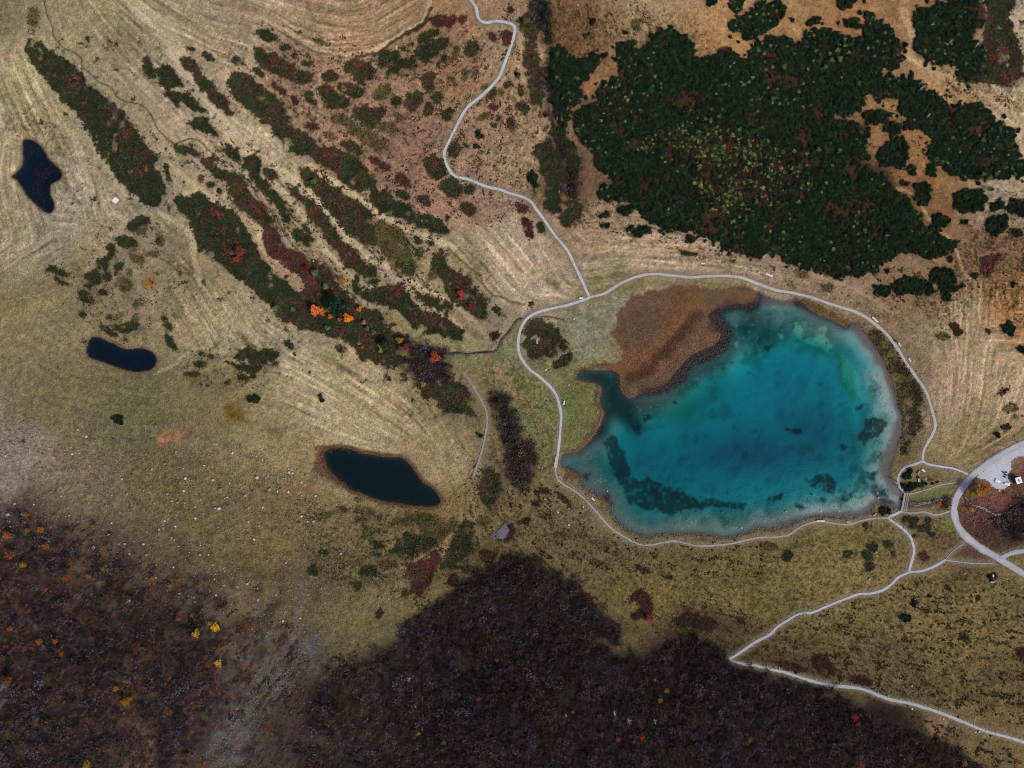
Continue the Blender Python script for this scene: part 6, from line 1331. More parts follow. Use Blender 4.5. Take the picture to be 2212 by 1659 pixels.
Vv, Ff, Cc = clumps(x, y, z, rr, rr * .8, tints([(88, 34, 42), (72, 30, 36), (58, 36, 30), (50, 40, 28), (44, 40, 24)], n, pr, .95), 6, 5)
me = mesh('red_heath', Vv, Ff, M_leaf); setcol(me, Cc); tag(link('red_heath', me), 'wine red bilberry cover between the young pines', kind='stuff')
# ---- leafless scrub woods
thin = np.clip(1.25 - .9 * (VV > 1200) * (UU < 1000) * (fbm(UU, VV, 55, 833, 4) * 1.6 - .1), .12, 1) 
ub, vb = spots(np.clip(bare_soft * 1.1, 0, 1), 9.6, 31, prob=thin); n = len(ub); rb = 6.0 + 8 * pr.random(n) ** 1.5; x, y, z = w_of(ub, vb)
bp = [(58, 51, 58), (45, 39, 45), (72, 65, 74), (52, 42, 40), (40, 37, 36), (60, 46, 47), (47, 48, 38)]
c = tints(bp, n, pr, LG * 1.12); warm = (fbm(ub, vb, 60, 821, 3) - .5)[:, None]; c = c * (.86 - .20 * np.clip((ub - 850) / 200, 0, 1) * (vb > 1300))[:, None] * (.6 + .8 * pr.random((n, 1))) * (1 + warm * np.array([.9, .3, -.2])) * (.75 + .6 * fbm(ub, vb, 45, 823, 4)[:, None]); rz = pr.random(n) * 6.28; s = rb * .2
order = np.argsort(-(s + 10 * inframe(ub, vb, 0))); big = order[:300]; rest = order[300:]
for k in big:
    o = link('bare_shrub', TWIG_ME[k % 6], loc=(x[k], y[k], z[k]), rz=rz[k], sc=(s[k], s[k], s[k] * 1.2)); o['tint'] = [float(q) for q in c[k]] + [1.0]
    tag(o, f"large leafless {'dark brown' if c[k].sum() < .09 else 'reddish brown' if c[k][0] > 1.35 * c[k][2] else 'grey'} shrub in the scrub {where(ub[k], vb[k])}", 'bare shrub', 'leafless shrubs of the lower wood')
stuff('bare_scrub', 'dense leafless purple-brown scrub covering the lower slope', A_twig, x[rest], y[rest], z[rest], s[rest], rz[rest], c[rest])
# ---- tussocks, reeds, stones
U_, V_, S_, C_ = [], [], [], []
for k, (sz_, dn, c, px, an) in enumerate(TUSSOCK):
    m = blur(mask(polys(sz_), 1), 4, 2) * (fbm(UU, VV, 30, 830 + k, 3) + .35) * (path_d > 8) * (inw < .5)
    a, b_ = spots(m, 10 / math.sqrt(dn * 3.0), 40 + k); U_.append(a); V_.append(b_); n = len(a); S_.append(px * .2 * (.5 + .8 * pr.random(n))); C_.append(lin(c)[None] * LG * (.35 + 1.0 * pr.random((n, 1))))
u, v, s, c = map(np.concatenate, (U_, V_, S_, C_)); x, y, z = w_of(u, v)
stuff('grass_tussocks', 'low brown and olive grass tussocks in the meadows', A_tuft, x, y, z - .03, s, pr.random(len(u)) * 6.28, c)
u, v = spots((inw < .5) * (1 - pine_in) * (1 - bare_in) * (path_d > 7) * (1 - mask([PARKING], 0)) * 1.0, 7.5, 61); n = len(u); x, y, z = w_of(u, v); c = samp(COL, u, v) * (.85 + .5 * pr.random((n, 1)))
ink = inframe(u, v, 60); stuff('meadow_grass', 'dry pale meadow grass in small tufts', A_tuft, x[ink], y[ink], z[ink] - .05, (.22 + .28 * pr.random(n))[ink], (pr.random(n) * 6.28)[ink], c[ink])
u, v = spots(reed_m, 3.5, 62, prob=np.where(inw > .5, np.clip(.35 + .65 * blur(reed_m, 5, 2) * 1.3 - .25, .25, .9), .95)); n = len(u)
x, y, z = w_of(u, v); z = np.maximum(z, samp(inw, u, v) * 0 + z); lev = np.zeros(n)
for lv, pl in zip(LEVEL, WATERS): lev = np.where(inside(pl, u, v), lv, lev)
inl = cells(inw, u, v) > .5; z = np.where(inl, lev - .15, z); x = (u - 1250) * (HC - z) / FPX; y = (937.5 - v) * (HC - z) / FPX
c = samp(COL, u, v); reedc = lin((100, 74, 66)); c = np.where(inl[:, None], reedc * np.where(u < 600, .38, np.where(u < 1100, .8, 1.0))[:, None], c * 1.0) * (.82 + .45 * pr.random((n, 1)))
stuff('reeds', 'rust brown reed bed along the lake and pond margins', A_reed, x, y, z, (.34 + .22 * pr.random(n)) * np.where(u < 600, .7, 1.0), pr.random(n) * 6.28, c * 1.25)

U_, V_, S_, C_ = [], [], [], []
L3 = lic(blur(rng.random((NH, NW)).astype(np.float32), 1), 9)
for k, (zs, sp, szm, pal) in enumerate(SCRUB):
    m = blur(mask(polys(zs), 1), 6, 2) * (path_d > 5.5) * (inw < .5) * np.clip(((fbm(UU, VV, 16, 860 + k, 3) - .5) * 2.6 + L3 * .5 - .42) * 2.4, 0, 1)
    a, b_ = spots(m, sp * .66, 300 + k); q = np.clip((fbm(a, b_, 26, 870 + k, 3) - .5) * 3 + .5 + (pr.random(len(a)) - .5) * .8, 0, .999)
    U_.append(a); V_.append(b_); S_.append(szm * (.5 + .9 * pr.random(len(a)))); C_.append(lin(np.array(pal))[(q * len(pal)).astype(int)] * LG * (.7 + .5 * pr.random((len(a), 1))))
hl = np.vstack(HALO); hl = hl[(cells(path_d, hl[:, 0], hl[:, 1]) > 5) & (cells(inw, hl[:, 0], hl[:, 1]) < .5)]; U_.append(hl[:, 0]); V_.append(hl[:, 1]); S_.append(.25 + .25 * pr.random(len(hl)))
C_.append(np.array([lin(PAL[HEATH[int(q)][0]][int(pr.integers(0, 4))]) for q in hl[:, 2]]) * LG)
u, v, s, c = map(np.concatenate, (U_, V_, S_, C_)); x, y, z = w_of(u, v)
def low_mesh(seed):
    g = np.random.default_rng(seed); n = 7; a = g.random(n) * 6.28; q = .75 * g.random(n) ** .5
    Vv, Ff, Cc = clumps(q * np.cos(a), q * np.sin(a), .1 * g.random(n), .38 + .2 * g.random(n), .5 + .3 * g.random(n), np.ones((n, 3)) * (.6 + .7 * g.random((n, 1))), 5, seed)
    me = mesh('low_shrub', Vv, Ff, M_pine); setcol(me, Cc); return me
A_low = [asset('low_shrub', low_mesh(990 + k)) for k in range(4)]
stuff('low_scrub', 'scattered low olive, brown and reddish dwarf shrubs', A_low, x, y, z - .02, s * 1.1, pr.random(len(u)) * 6.28, c)
# ------------------------------------------------------------------ boulders and stones
br = np.random.default_rng(15)
def boulder(u, v, r, lb, col=None, grp='boulders strewn over the meadow', sink=.25, lift=0):
    x, y, z = w_of(u, v); s = r * .2; o = link('boulder', ROCK_ME[int(br.integers(0, 6))], loc=(float(x), float(y), float(z) + s * (.62 - sink) + lift), rz=br.random() * 6.28, sc=(s, s * (.75 + .3 * br.random()), s * .75))
    c = lin(col if col else [(176, 176, 184), (150, 150, 160), (196, 196, 202), (134, 132, 138)][int(br.integers(0, 4))]) * (1.05 if u > 2000 else .8); o['tint'] = [float(q) for q in c] + [1.0]
    return tag(o, lb, 'boulder', grp)
for T, bx, by, r in BOULDERS:
    t = TL[T]; u, v = t[0] + bx * t[2], t[1] + by * t[2]
    boulder(u, v, r * .78, f"{'big' if r >= 5 else 'pale grey' if r >= 3.5 else 'small white'} boulder {where(u, v)}")
zone_b = mask(polys("O 230,930 640,1000 720,1120 660,1380 560,1330 380,1300 250,1180 60,1120 0,1060 0,930"), 1)
u, v = spots(zone_b * (fbm(UU, VV, 40, 841, 3) > .5) * (inw < .5), 21, 71); k = br.permutation(len(u))[:170]
TN = (('pale grey', (168, 168, 176)), ('bluish grey', (140, 142, 156)), ('whitish', (196, 196, 202)), ('dull grey', (124, 122, 124)))
for q in k:
    rr_ = 1.5 + 1.6 * br.random(); tn = TN[int(br.integers(0, 4))]; boulder(u[q], v[q], rr_, f"{'tiny' if rr_ < 2 else 'small' if rr_ < 2.6 else 'stout'} {tn[0]} stone in the grass {where(u[q], v[q])}", tn[1], grp='small stones on the boulder slope')
scree = blur(mask([pts(PATCHES[0][0]), pts(PATCHES[2][0])], 1), 3, 2); band = np.clip(1 - np.abs(lake_sd - 3) / 3, 0, 1) * (VV > 1150) * (UU < 2220) * (UU > 1400) * (1 - reed_m) * (lake_sd < 8)
wide = mask(polys("""O 0,900 300,900 640,980 720,1120 700,1350 600,1400 400,1330 200,1200 0,1130
O 640,1150 720,1130 860,1300 780,1400 660,1400
O 1200,1030 1500,1170 1600,1190 1300,1260 1180,1180 1150,1050"""), 1)
U_, V_, S_ = [], [], []
for m, sp, lo, hi, sd_ in ((scree, 3.4, .12, .3, 81), (wide * (fbm(UU, VV, 26, 851, 3) > .47) * (inw < .5), 7.5, .14, .40, 82), (band, 3.4, .14, .42, 83)):
    a, b_ = spots(m, sp, sd_); U_.append(a); V_.append(b_); S_.append(lo + (hi - lo) * br.random(len(a)) ** 2)
u, v, s = map(np.concatenate, (U_, V_, S_)); x, y, z = w_of(u, v); gl = cells(inw, u, v) > .5; z = np.where(gl, np.maximum(z, -.1), z)
c = lin(np.array([(112, 112, 116), (92, 92, 96), (146, 146, 152), (78, 76, 78)]))[br.integers(0, 4, len(u))]
stuff('loose_stones', 'loose grey stones on the scree, the slope and the lake shore', A_peb, x, y, z + s * .2, s, br.random(len(u)) * 6.28, c)
# stones lying on the shallow lake floor
u, v = spots(shelf * (ld > 14) * (VV > 1180) * 1.0, 15, 84); x, y, z = w_of(u, v); n = len(u); s = .15 + .4 * br.random(n) ** 3
stuff('lakebed_stones', 'pale stones lying on the shallow lake floor', A_peb, x, y, z + s * .2, s, br.random(n) * 6.28, lin((200, 204, 190)) * np.ones((n, 1)))
# ------------------------------------------------------------------ autumn trees
def crown_mesh(seed, n=300):
    g = np.random.default_rng(seed); d = g.normal(0, 1, (n, 3)); d /= np.linalg.norm(d, axis=1)[:, None]; q = g.random((n, 1)) ** .45
    P = d * q * np.array([1, .85, .7]); lob = .95 + .22 * np.sin(3 * np.arctan2(P[:, 1], P[:, 0]) + seed); P[:, :2] *= lob[:, None]
    r = .07 + .06 * g.random(n); Vv, Ff, Cc = clumps(P[:, 0], P[:, 1], P[:, 2] + 1.5, r, r * .9, np.ones((n, 3)) * (.4 + 1.1 * g.random((n, 1))), 5, seed)
    me = mesh('crown', Vv, Ff, M_pine); setcol(me, Cc); return me
def limb_mesh(seed):
    g = np.random.default_rng(seed); Vv = []; Ff = []
    def tube(p, q, a, b):
        p, q = np.array(p, float), np.array(q, float); d = q - p; s = np.cross(d, (.3, .9, .1)); s /= np.linalg.norm(s); u_ = np.cross(s, d); u_ /= np.linalg.norm(u_); k = len(Vv)
        for c0, rr in ((p, a), (q, b)):
            for t in range(6): Vv.append(c0 + (s * math.cos(t * 1.0472) + u_ * math.sin(t * 1.0472)) * rr)
        Ff.extend([(k + t, k + (t + 1) % 6, k + 6 + (t + 1) % 6, k + 6 + t) for t in range(6)])
    tube((0, 0, -.2), (.03, .02, 1.1), .10, .06); tube((.03, .02, 1.1), (.05, -.03, 1.95), .06, .02)
    for k in range(7):
        a = k * .9 + g.random() * .5; z0 = .7 + .13 * k; tube((.03, .02, z0), (math.cos(a) * .7, math.sin(a) * .7, z0 + .45), .035, .01)
    return mesh('trunk', np.array(Vv), np.array(Ff), M_bark)
CR = [crown_mesh(1000 + k) for k in range(5)]; CRS = [crown_mesh(1005 + k, 130) for k in range(3)]; TR = [limb_mesh(1010 + k) for k in range(3)]
SPR = pine_mesh(1020, 90)
NMT = dict(orange='orange', rust='rust red', yellow='yellow', crimson='crimson', pale='grey-green', lime='yellow-green', spruce='dark green')
for k, (u, v, r, c, kd) in enumerate([t[:5] for t in TREES]):
    x, y, z = w_of(u, v); s = r * (.17 if v > 1200 else .2)
    zc = float(z) + s * 1.5; x = (u - 1250) * (HC - zc) / FPX; y = (937.5 - v) * (HC - zc) / FPX; z = float(ground_z(x, y))
    nm = 'spruce_tree' if kd == 'spruce' else 'autumn_tree' if r >= 7 else 'autumn_shrub'
    t = bpy.data.objects.new(nm, None); C.objects.link(t); t.location = (float(x), float(y), z); t.rotation_euler = (0, 0, k * 1.3)
    t.empty_display_size = .3
    sz = 'large' if r >= 13 else 'tall' if r >= 9 else 'small' if r >= 6 else 'tiny'
    tag(t, f"{sz} {NMT[kd]} {'conifer' if kd == 'spruce' else 'autumn tree' if r >= 7 else 'autumn shrub'} {where(u, v)}", 'tree' if r >= 7 else 'shrub', 'coloured autumn trees and shrubs')
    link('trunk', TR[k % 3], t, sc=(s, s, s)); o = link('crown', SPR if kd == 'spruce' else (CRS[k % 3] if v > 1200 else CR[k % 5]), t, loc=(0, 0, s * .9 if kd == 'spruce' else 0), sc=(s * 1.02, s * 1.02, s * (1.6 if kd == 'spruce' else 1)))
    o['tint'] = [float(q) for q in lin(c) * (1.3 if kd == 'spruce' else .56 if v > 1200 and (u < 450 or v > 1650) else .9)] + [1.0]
# dead, bleached trees in the thicket
def dead_mesh(seed):
    g = np.random.default_rng(seed); Vv = []; Ff = []
    def rib(p, q, a):
        p, q = np.array(p, float), np.array(q, float); d = q - p; s = np.cross(d, (.2, .3, .9)); s /= np.linalg.norm(s); u_ = np.cross(s, d); u_ /= np.linalg.norm(u_); k = len(Vv)
        for t in (0, 2.1, 4.2): Vv.append(p + (s * math.cos(t) + u_ * math.sin(t)) * a)
        Vv.append(q); Ff.extend([(k, k + 1, k + 3), (k + 1, k + 2, k + 3), (k + 2, k, k + 3)])
    rib((0, 0, 0), (.5, .3, 2.2), .09)
    for k in range(11):
        a = g.random() * 6.28; t = .25 + .07 * k; p = np.array([.5, .3, 2.2]) * t; rib(p, p + np.array([math.cos(a) * (1.1 - t * .6), math.sin(a) * (1.1 - t * .6), .5]), .045)
    return mesh('branches', np.array(Vv), np.array(Ff), M_wood)
DM = [dead_mesh(1100 + k) for k in range(3)]
for k, (T, bx, by, s) in enumerate([('D', 1320, 765, 2.0), ('D', 1390, 995, 1.5), ('D', 1420, 215, 1.3), ('D', 1570, 370, 1.3), ('D', 1800, 400, 1.6), ('G', 430, 30, 1.3), ('G', 1340, 190, 1.4), ('C', 880, 755, 1.1), ('C', 1900, 540, 1.1), ('Q', 1000, 1240, 2.2), ('Q', 900, 1180, 1.8), ('Q', 1230, 1230, 1.7), ('M', 1110, 240, 2.2), ('N', 1320, 900, 1.6), ('D', 1830, 20, 1.6), ('Q', 480, 1200, 1.4)]):
    t = TL[T]; u, v = t[0] + bx * t[2], t[1] + by * t[2]; x, y, z = w_of(u, v); o = link('dead_tree', DM[k % 3], loc=(float(x), float(y), float(z) + .2), rz=k * 2.1, sc=s)
    tag(o, f"bleached leafless dead tree standing {where(u, v)}", 'dead tree', 'bleached dead trees')
# ------------------------------------------------------------------ built things
import bmesh
def boxes(name, L_, mat, bev=.01):
    """several bars joined into one part: (cx, cy, cz, sx, sy, sz, rz)"""
    bm = bmesh.new()
    for q in L_:
        cx, cy, cz, sx, sy, sz = q[:6]; rz_ = q[6] if len(q) > 6 else 0; ry = q[7] if len(q) > 7 else 0
        bmesh.ops.create_cube(bm, size=1, matrix=Matrix.Translation((cx, cy, cz)) @ Matrix.Rotation(rz_, 4, 'Z') @ Matrix.Rotation(ry, 4, 'Y') @ Matrix.Diagonal((sx, sy, sz, 1)))
    if bev: bmesh.ops.bevel(bm, geom=list(bm.edges), offset=bev, segments=1, affect='EDGES')
    me = bpy.data.meshes.new(name); bm.to_mesh(me); bm.free(); me.materials.append(mat); return me
def root(name, u, v, rot, label, cat, group=None, dz=0):
    x, y, z = w_of(u, v); t = bpy.data.objects.new(name, None); C.objects.link(t); t.location = (float(x), float(y), float(z) + dz); t.rotation_euler = (0, 0, R(rot)); t.empty_display_size = .3
    return tag(t, label, cat, group)
# benches: plank seat, plank back, two trestles
ME_SEAT = boxes('plank', [(0, 0, 0, 2.0, .17, .05)], M_white, .012); ME_LEG = boxes('leg', [(0, 0, .21, .10, .46, .42)], M_dwood); ME_POST = boxes('back_post', [(0, 0, 0, .07, .07, .62)], M_dwood)
ME_PLANK_W = boxes('plank', [(0, 0, 0, 2.0, .17, .05)], M_wood, .012)
BENCH = [('G', 1265, 640, 2, 'w'), ('G', 1645, 636, 0, 'W'), ('G', 1778, 617, -18, 'w'), ('H', 45, 728, -15, 'W'), ('H', 72, 738, -15, 'W'), ('H', 940, 1098, -38, 'W'), ('H', 962, 1120, -38, 'W'), ('H', 1157, 1318, -55, 'W'), ('H', 1243, 1447, -58, 'W'),
         ('G', 617, 928, 8, 'W'), ('K', 718, 1032, -50, 'W'), ('L', 476, 1216, 2, 'W'), ('L', 510, 1216, -4, 'W'), ('L', 730, 1226, -18, 'w'), ('L', 950, 1163, 40, 'w'), ('L', 1077, 1152, -55, 'w'), ('P2', 808, 430, -37, 'W'), ('P2', 685, 685, -75, 'W'), ('P2', 690, 480, 62, 'w'),
         ('K', 475, 218, 80, 'W'), ('P6', 568, 1262, -88, 'W'), ('K', 445, 850, -50, 'w'), ('P', 1942, 88, 0, 'w')]
for T, bx, by, rot, kd in BENCH:
    t = TL[T]; u, v = t[0] + bx * t[2], t[1] + by * t[2]; b = root('bench', u, v, rot, f"{'white' if kd == 'W' else 'grey weathered'} plank bench {where(u, v)}", 'bench', 'benches round the lake')
    for q in (-.2, 0, .2): link('seat_plank', ME_SEAT if kd == 'W' else ME_PLANK_W, b, (0, q, .45))
    for q in (.62, .82): o = link('back_plank', ME_SEAT if kd == 'W' else ME_PLANK_W, b, (0, .30 + (q - .62) * .3, q)); o.rotation_euler = (R(78), 0, 0)
    for q in (-.75, .75): link('leg', ME_LEG, b, (q, 0, 0)); o = link('back_post', ME_POST, b, (q, .34, .66)); o.rotation_euler = (R(-14), 0, 0)
# footbridges
def bridge(u0, v0, u1, v1, wd, label, rails, lift, name='footbridge'):
    x0, y0, z0 = [float(q) for q in w_of(u0, v0)]; x1, y1, z1 = [float(q) for q in w_of(u1, v1)]; L = math.hypot(x1 - x0, y1 - y0); t = bpy.data.objects.new(name, None); C.objects.link(t)
    t.location = (x0, y0, max(z0, z1) + lift); t.rotation_euler = (0, 0, math.atan2(y1 - y0, x1 - x0)); t.empty_display_size = .4; tag(t, label, 'footbridge', 'wooden footbridges')
    n = int(L / .26); me = boxes('deck_plank', [(0, 0, 0, L / n - .02, wd, .06)], M_wood, .008)
    for k in range(n): link('deck_plank', me, t, ((k + .5) * L / n, 0, .0))
    for q in (-wd * .38, wd * .38): link('beam', boxes('beam', [(L / 2, q, -.17, L, .18, .26)], M_dwood), t)
    for q in rails:
        m = int(L / 1.4) + 1; me = boxes('rail_post', [(0, 0, .5, .1, .1, 1.15)], M_wood)
        for k in range(m): link('rail_post', me, t, (k * L / (m - 1) * .98 + .05, q, 0))
        link('hand_rail', boxes('hand_rail', [(L / 2, q, 1.12, L, .13, .09)], M_wood), t); link('mid_rail', boxes('mid_rail', [(L / 2, q, .6, L, .05, .11)], M_wood), t)
bridge(1360.5, 1114, 1356, 1141, 1.5, 'short pale plank footbridge at the west tip of the lake', (-.82,), .22)
bridge(2209, 1203, 2200.5, 1248, 1.05, 'long railed plank footbridge over the lake outlet', (-.56, .56, 1.5), .30)
bridge(2209, 1203, 2200.5, 1248, .001 + .16, 'single log beam lying beside the outlet footbridge', (), .05, 'log_beam') if False else None
# white cabin beside the gravel yard
b = root('site_cabin', 2478, 1171, 20, 'white flat-roofed site cabin beside the gravel yard', 'cabin')
b.rotation_euler = (0, 0, R(18)); W_, D_, H_ = 2.5, 2.9, 2.4
link('wall', boxes('wall', [(0, D_ / 2 - .05, H_ / 2, W_, .1, H_), (0, -D_ / 2 + .05, H_ / 2, W_, .1, H_), (W_ / 2 - .05, 0, H_ / 2, .1, D_ - .2, H_), (-W_ / 2 + .05, 0, H_ / 2, .1, D_ - .2, H_)], M_green), b)
link('roof', boxes('roof', [(0, 0, H_ + .08, W_ + .3, D_ + .3, .16)], M_white, .04), b)
link('roof_hatch', boxes('roof_hatch', [(-.1, .12, H_ + .22, .55, .9, .14), (.2, -.45, H_ + .22, .3, .5, .14)], M_brown, .03), b)
o = link('door', boxes('door', [(0, -D_ / 2 - .03, 1.05, .85, .05, 2.0)], M_white), b); link('handle', boxes('handle', [(.3, -D_ / 2 - .09, 1.05, .04, .06, .14)], M_dark), o)
o = link('window', boxes('window', [(W_ / 2 + .01, 0, 1.45, .04, .9, .7)], M_dark), b)
# white slab on the left meadow
b = root('concrete_slab', 282, 489, 48, 'square white slab with chamfered corners on the left meadow', 'slab'); link('slab', boxes('slab', [(0, 0, .18, 2.6, 2.3, .42)], M_conc, .06), b); link('cover_plate', boxes('cover_plate', [(.3, .1, .405, 1.0, .9, .05)], M_white, .02), b)
# rubble, machine and slabs in the yard
for k in range(26):
    a = br.random() * 6.28; q = br.random() ** .5 * 5.5; cu, cv = (2433, 1175) if k < 15 else (2457, 1181); u, v = cu + math.cos(a) * q, cv + math.sin(a) * q * .9
    boulder(u, v, 1.7 + 1.7 * br.random(), f"white quarried block in the {'left' if k < 15 else 'right'} heap {where(u, v)}", (232, 230, 244), 'white blocks heaped in the gravel yard', 0)
for k, (u, v, r) in enumerate([(2449, 1153, 3.4), (2454, 1159, 3.2), (2452, 1164, 3), (2456, 1153, 2.4)]): boulder(u, v, r, f"dark teal boulder in the cluster {where(u, v)}", (40, 66, 88), 'dark teal boulders in the gravel yard', 0)
boulder(2439, 1197, 2.6, 'long pale block at the foot of the white heap', (196, 198, 196)); boulder(2404, 1183, 1.8, 'small white stone at the yard edge', (220, 230, 226)); boulder(2374, 1145, 1.7, 'single white stone at the road verge by the path mouth', (220, 232, 226))
# purple rock slab in the heath
x, y, z = w_of(1213, 1298); P = flat2w(pts("J 1990,1360 2060,1290 2120,1230 2160,1290 2130,1360 2050,1372", 0), float(z)); n = len(P); cen = P.mean(0)
Vv = [(a - cen[0], b_ - cen[1], -.3) for a, b_ in P] + [((a - cen[0]) * .93, (b_ - cen[1]) * .93, .25 + .3 * math.sin(3 * i)) for i, (a, b_) in enumerate(P)] + [(.3, .2, .5)]
Ff = [(i, (i + 1) % n, n + (i + 1) % n, n + i) for i in range(n)] + [(n + i, n + (i + 1) % n, 2 * n) for i in range(n)]
me = mesh('rock_slab', Vv, Ff, M_rock); setcol(me, np.ones((2 * n + 1, 3))); o = link('rock_slab', me, loc=(cen[0], cen[1], float(z))); o['tint'] = [float(q) for q in lin((96, 88, 104))] + [1.0]
tag(o, 'large tilted purple-grey rock slab among maroon shrubs', 'rock')
# log drains set across the gravel paths
ME_LOG = None
def logs(pi, every, out, start=6):
    nm, wd, p, c = PATHS[pi]; s = np.concatenate([[0], np.cumsum(np.hypot(*np.diff(p, axis=0).T))])
    for q in np.arange(start, s[-1], every):
        q = q + (br.random() - .5) * every * .3; k = int(np.clip(np.searchsorted(s, q), 1, len(p) - 2)); u, v = p[k]
        if not inframe(u, v, -4): continue
        d = p[k + 1] - p[k - 1]; nrm = np.array([-d[1], d[0]]) / (np.hypot(*d) + 1e-6); sd_ = out if out else 0; u, v = u + nrm[0] * sd_, v + nrm[1] * sd_
        x, y, z = [float(t) for t in w_of(u, v)]; L = wd * .2 + .9; a = math.atan2(-nrm[1], nrm[0]) + R(12)
        o = link('log_drain', boxes('log_drain', [(0, -.09, .03, L, .10, .14), (0, .09, .03, L, .10, .14), (-L / 2 + .1, 0, .0, .1, .3, .2), (L / 2 - .1, 0, 0, .1, .3, .2)], M_wood, .015), loc=(x, y, z + .09), rz=a)
        tag(o, f"pale log drain set across the gravel path {where(u, v)}", 'log drain', 'log drains across the gravel paths')
logs(0, 33, -2.2, 20); logs(1, 60, -2); logs(3, 62, 1.2, 250); logs(4, 15, 0, 22); logs(8, 20, 0, 40); logs(9, 31, 0); logs(10, 31, -1.5, 30)
# rail fences and poles along the upper path and shore
def rail(T, a, b_, label, post=2.2):
    t = TL[T]; p = np.array([a, b_], float) * t[2] + np.array(t[:2]); (x0, x1), (y0, y1), (z0, z1) = w_of(p[:, 0], p[:, 1]); L = math.hypot(x1 - x0, y1 - y0); e = bpy.data.objects.new('rail_fence', None); C.objects.link(e)
    e.location = (x0, y0, z0); e.rotation_euler = (0, -math.atan2(z1 - z0, L), math.atan2(y1 - y0, x1 - x0)); e.empty_display_size = .3; tag(e, label, 'fence', 'low pole fences')
    m = max(2, int(L / post) + 1); me = boxes('post', [(0, 0, .35, .12, .12, .9)], M_wood)
    for k in range(m): link('post', me, e, (k * L / (m - 1), 0, 0))
    link('rail', boxes('rail', [(L / 2, 0, .72, L, .14, .12)], M_wood), e)
rail('Z3', (1280, 905), (1248, 1045), 'pale pole fence running up from the bend of the upper path'); rail('Z3', (1240, 1065), (1165, 1165), 'pole fence close along the upper path below its bend')
rail('Z3', (1120, 1095), (1085, 1155), 'short dark pole lying in the grass left of the upper path'); rail('P7', (1560, 530), (1960, 660), 'long pole fence above the north shore path'); rail('P7', (1960, 660), (2160, 760), 'right end of the pole fence above the north shore path')
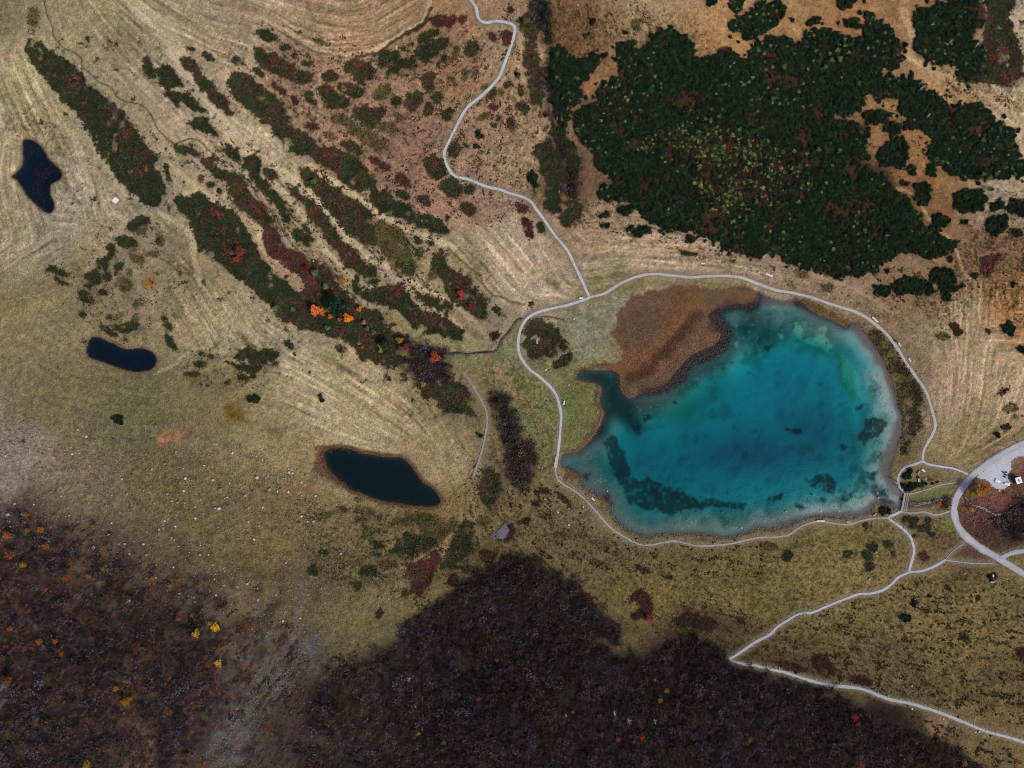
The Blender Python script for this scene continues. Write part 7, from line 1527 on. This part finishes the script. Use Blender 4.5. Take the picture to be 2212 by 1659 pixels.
# stone edge of the channel beside the reeds
# ------------------------------------------------------------------ walkers
def person(u, v, rot, jacket, trousers, label, pack=None):
    t = root('person', u, v, rot, label, 'person', 'walkers on the gravel path', .07)
    J = {}; Vs = []; Es = []; Rs = []
    def vert(n, p, r): J[n] = len(Vs); Vs.append(p); Rs.append(r)
    def edge(a, b_): Es.append((J[a], J[b_]))
    vert('pel', (0, 0, .95), .15); vert('wa', (0, 0, 1.1), .13); vert('ch', (0, .01, 1.32), .165); vert('nk', (0, .01, 1.50), .06); vert('hd', (0, .03, 1.60), .095); vert('hd2', (0, .03, 1.72), .085)
    for a, b_ in (('pel', 'wa'), ('wa', 'ch'), ('ch', 'nk'), ('nk', 'hd'), ('hd', 'hd2')): edge(a, b_)
    for s in (-1, 1):
        k = str(s); st = .2 * s
        vert('hip' + k, (.10 * s, 0, .88), .105); vert('kn' + k, (.11 * s, st * .6 + .06, .50), .07); vert('an' + k, (.11 * s, st - .03, .10), .048); vert('to' + k, (.12 * s, st + .16, .04), .04)
        edge('pel', 'hip' + k); edge('hip' + k, 'kn' + k); edge('kn' + k, 'an' + k); edge('an' + k, 'to' + k)
        vert('sh' + k, (.19 * s, .01, 1.42), .075); vert('el' + k, (.26 * s, -st * .5 - .03, 1.16), .052); vert('wr' + k, (.27 * s, -st + .08, .93), .035); vert('pa' + k, (.27 * s, -st + .10, .86), .038)
        edge('ch', 'sh' + k); edge('sh' + k, 'el' + k); edge('el' + k, 'wr' + k); edge('wr' + k, 'pa' + k)
        for f in range(5):
            L = (.06, .085, .09, .082, .06)[f]; off = (f - 2) * .017
            vert(f'f{f}{k}', (.27 * s + (.0 if f else -.03 * s), -st + .10 + off * 1.2 + (.03 if f == 0 else 0), .86 - .05 - L * .5), .011); edge('pa' + k, f'f{f}{k}')
    me = bpy.data.meshes.new('body'); me.from_pydata(Vs, Es, []); me.update(); m = bpy.data.materials.new('clothes'); m.use_nodes = True; n = m.node_tree.nodes; l = m.node_tree.links
    tc = n.new('ShaderNodeTexCoord'); sx = n.new('ShaderNodeSeparateXYZ'); l.new(tc.outputs['Object'], sx.inputs[0]); rp = n.new('ShaderNodeValToRGB'); rp.color_ramp.interpolation = 'CONSTANT'; dv = n.new('ShaderNodeMath'); dv.operation = 'DIVIDE'; dv.inputs[1].default_value = 2
    l.new(sx.outputs[2], dv.inputs[0]); l.new(dv.outputs[0], rp.inputs[0]); e = rp.color_ramp.elements; e[0].position = 0; e[0].color = (.03, .025, .02, 1); e[1].position = .045; e[1].color = (*lin(trousers), 1)
    for pz, cc in ((.46, jacket), (.745, (206, 160, 136))): q = e.new(pz); q.color = (*lin(cc), 1)
    l.new(rp.outputs[0], n['Principled BSDF'].inputs['Base Color']); n['Principled BSDF'].inputs['Roughness'].default_value = .8; me.materials.append(m)
    o = link('body', me, t); sk = o.modifiers.new('skin', 'SKIN'); sb = o.modifiers.new('sub', 'SUBSURF'); sb.levels = sb.render_levels = 1
    for q, r_ in zip(me.skin_vertices[0].data, Rs) if me.skin_vertices else []: q.radius = (r_, r_)
    if not me.skin_vertices: pass
    if me.skin_vertices: me.skin_vertices[0].data[0].use_root = True
    hm = material('hair', (60, 44, 36)); bm = bmesh.new(); bmesh.ops.create_icosphere(bm, subdivisions=2, radius=.118, matrix=Matrix.Translation((0, -.005, 1.70)) @ Matrix.Diagonal((.92, 1.02, .92, 1))); h_ = bpy.data.meshes.new('hair'); bm.to_mesh(h_); bm.free(); h_.materials.append(hm); link('hair', h_, t)
    if pack: link('backpack', boxes('backpack', [(0, -.24, 1.25, .34, .2, .5)], material('pack', pack), .05), t)
person(1950.5, 1500.5, -70, (96, 148, 196), (36, 54, 92), 'walker in a light blue jacket leading the three on the path', (30, 60, 104))
person(1960, 1499.3, -72, (150, 24, 70), (70, 30, 40), 'walker in a crimson jacket in the middle of the three'); person(1967, 1498.6, -74, (40, 38, 80), (50, 50, 70), 'walker in a dark navy jacket at the back of the three', (60, 60, 76))
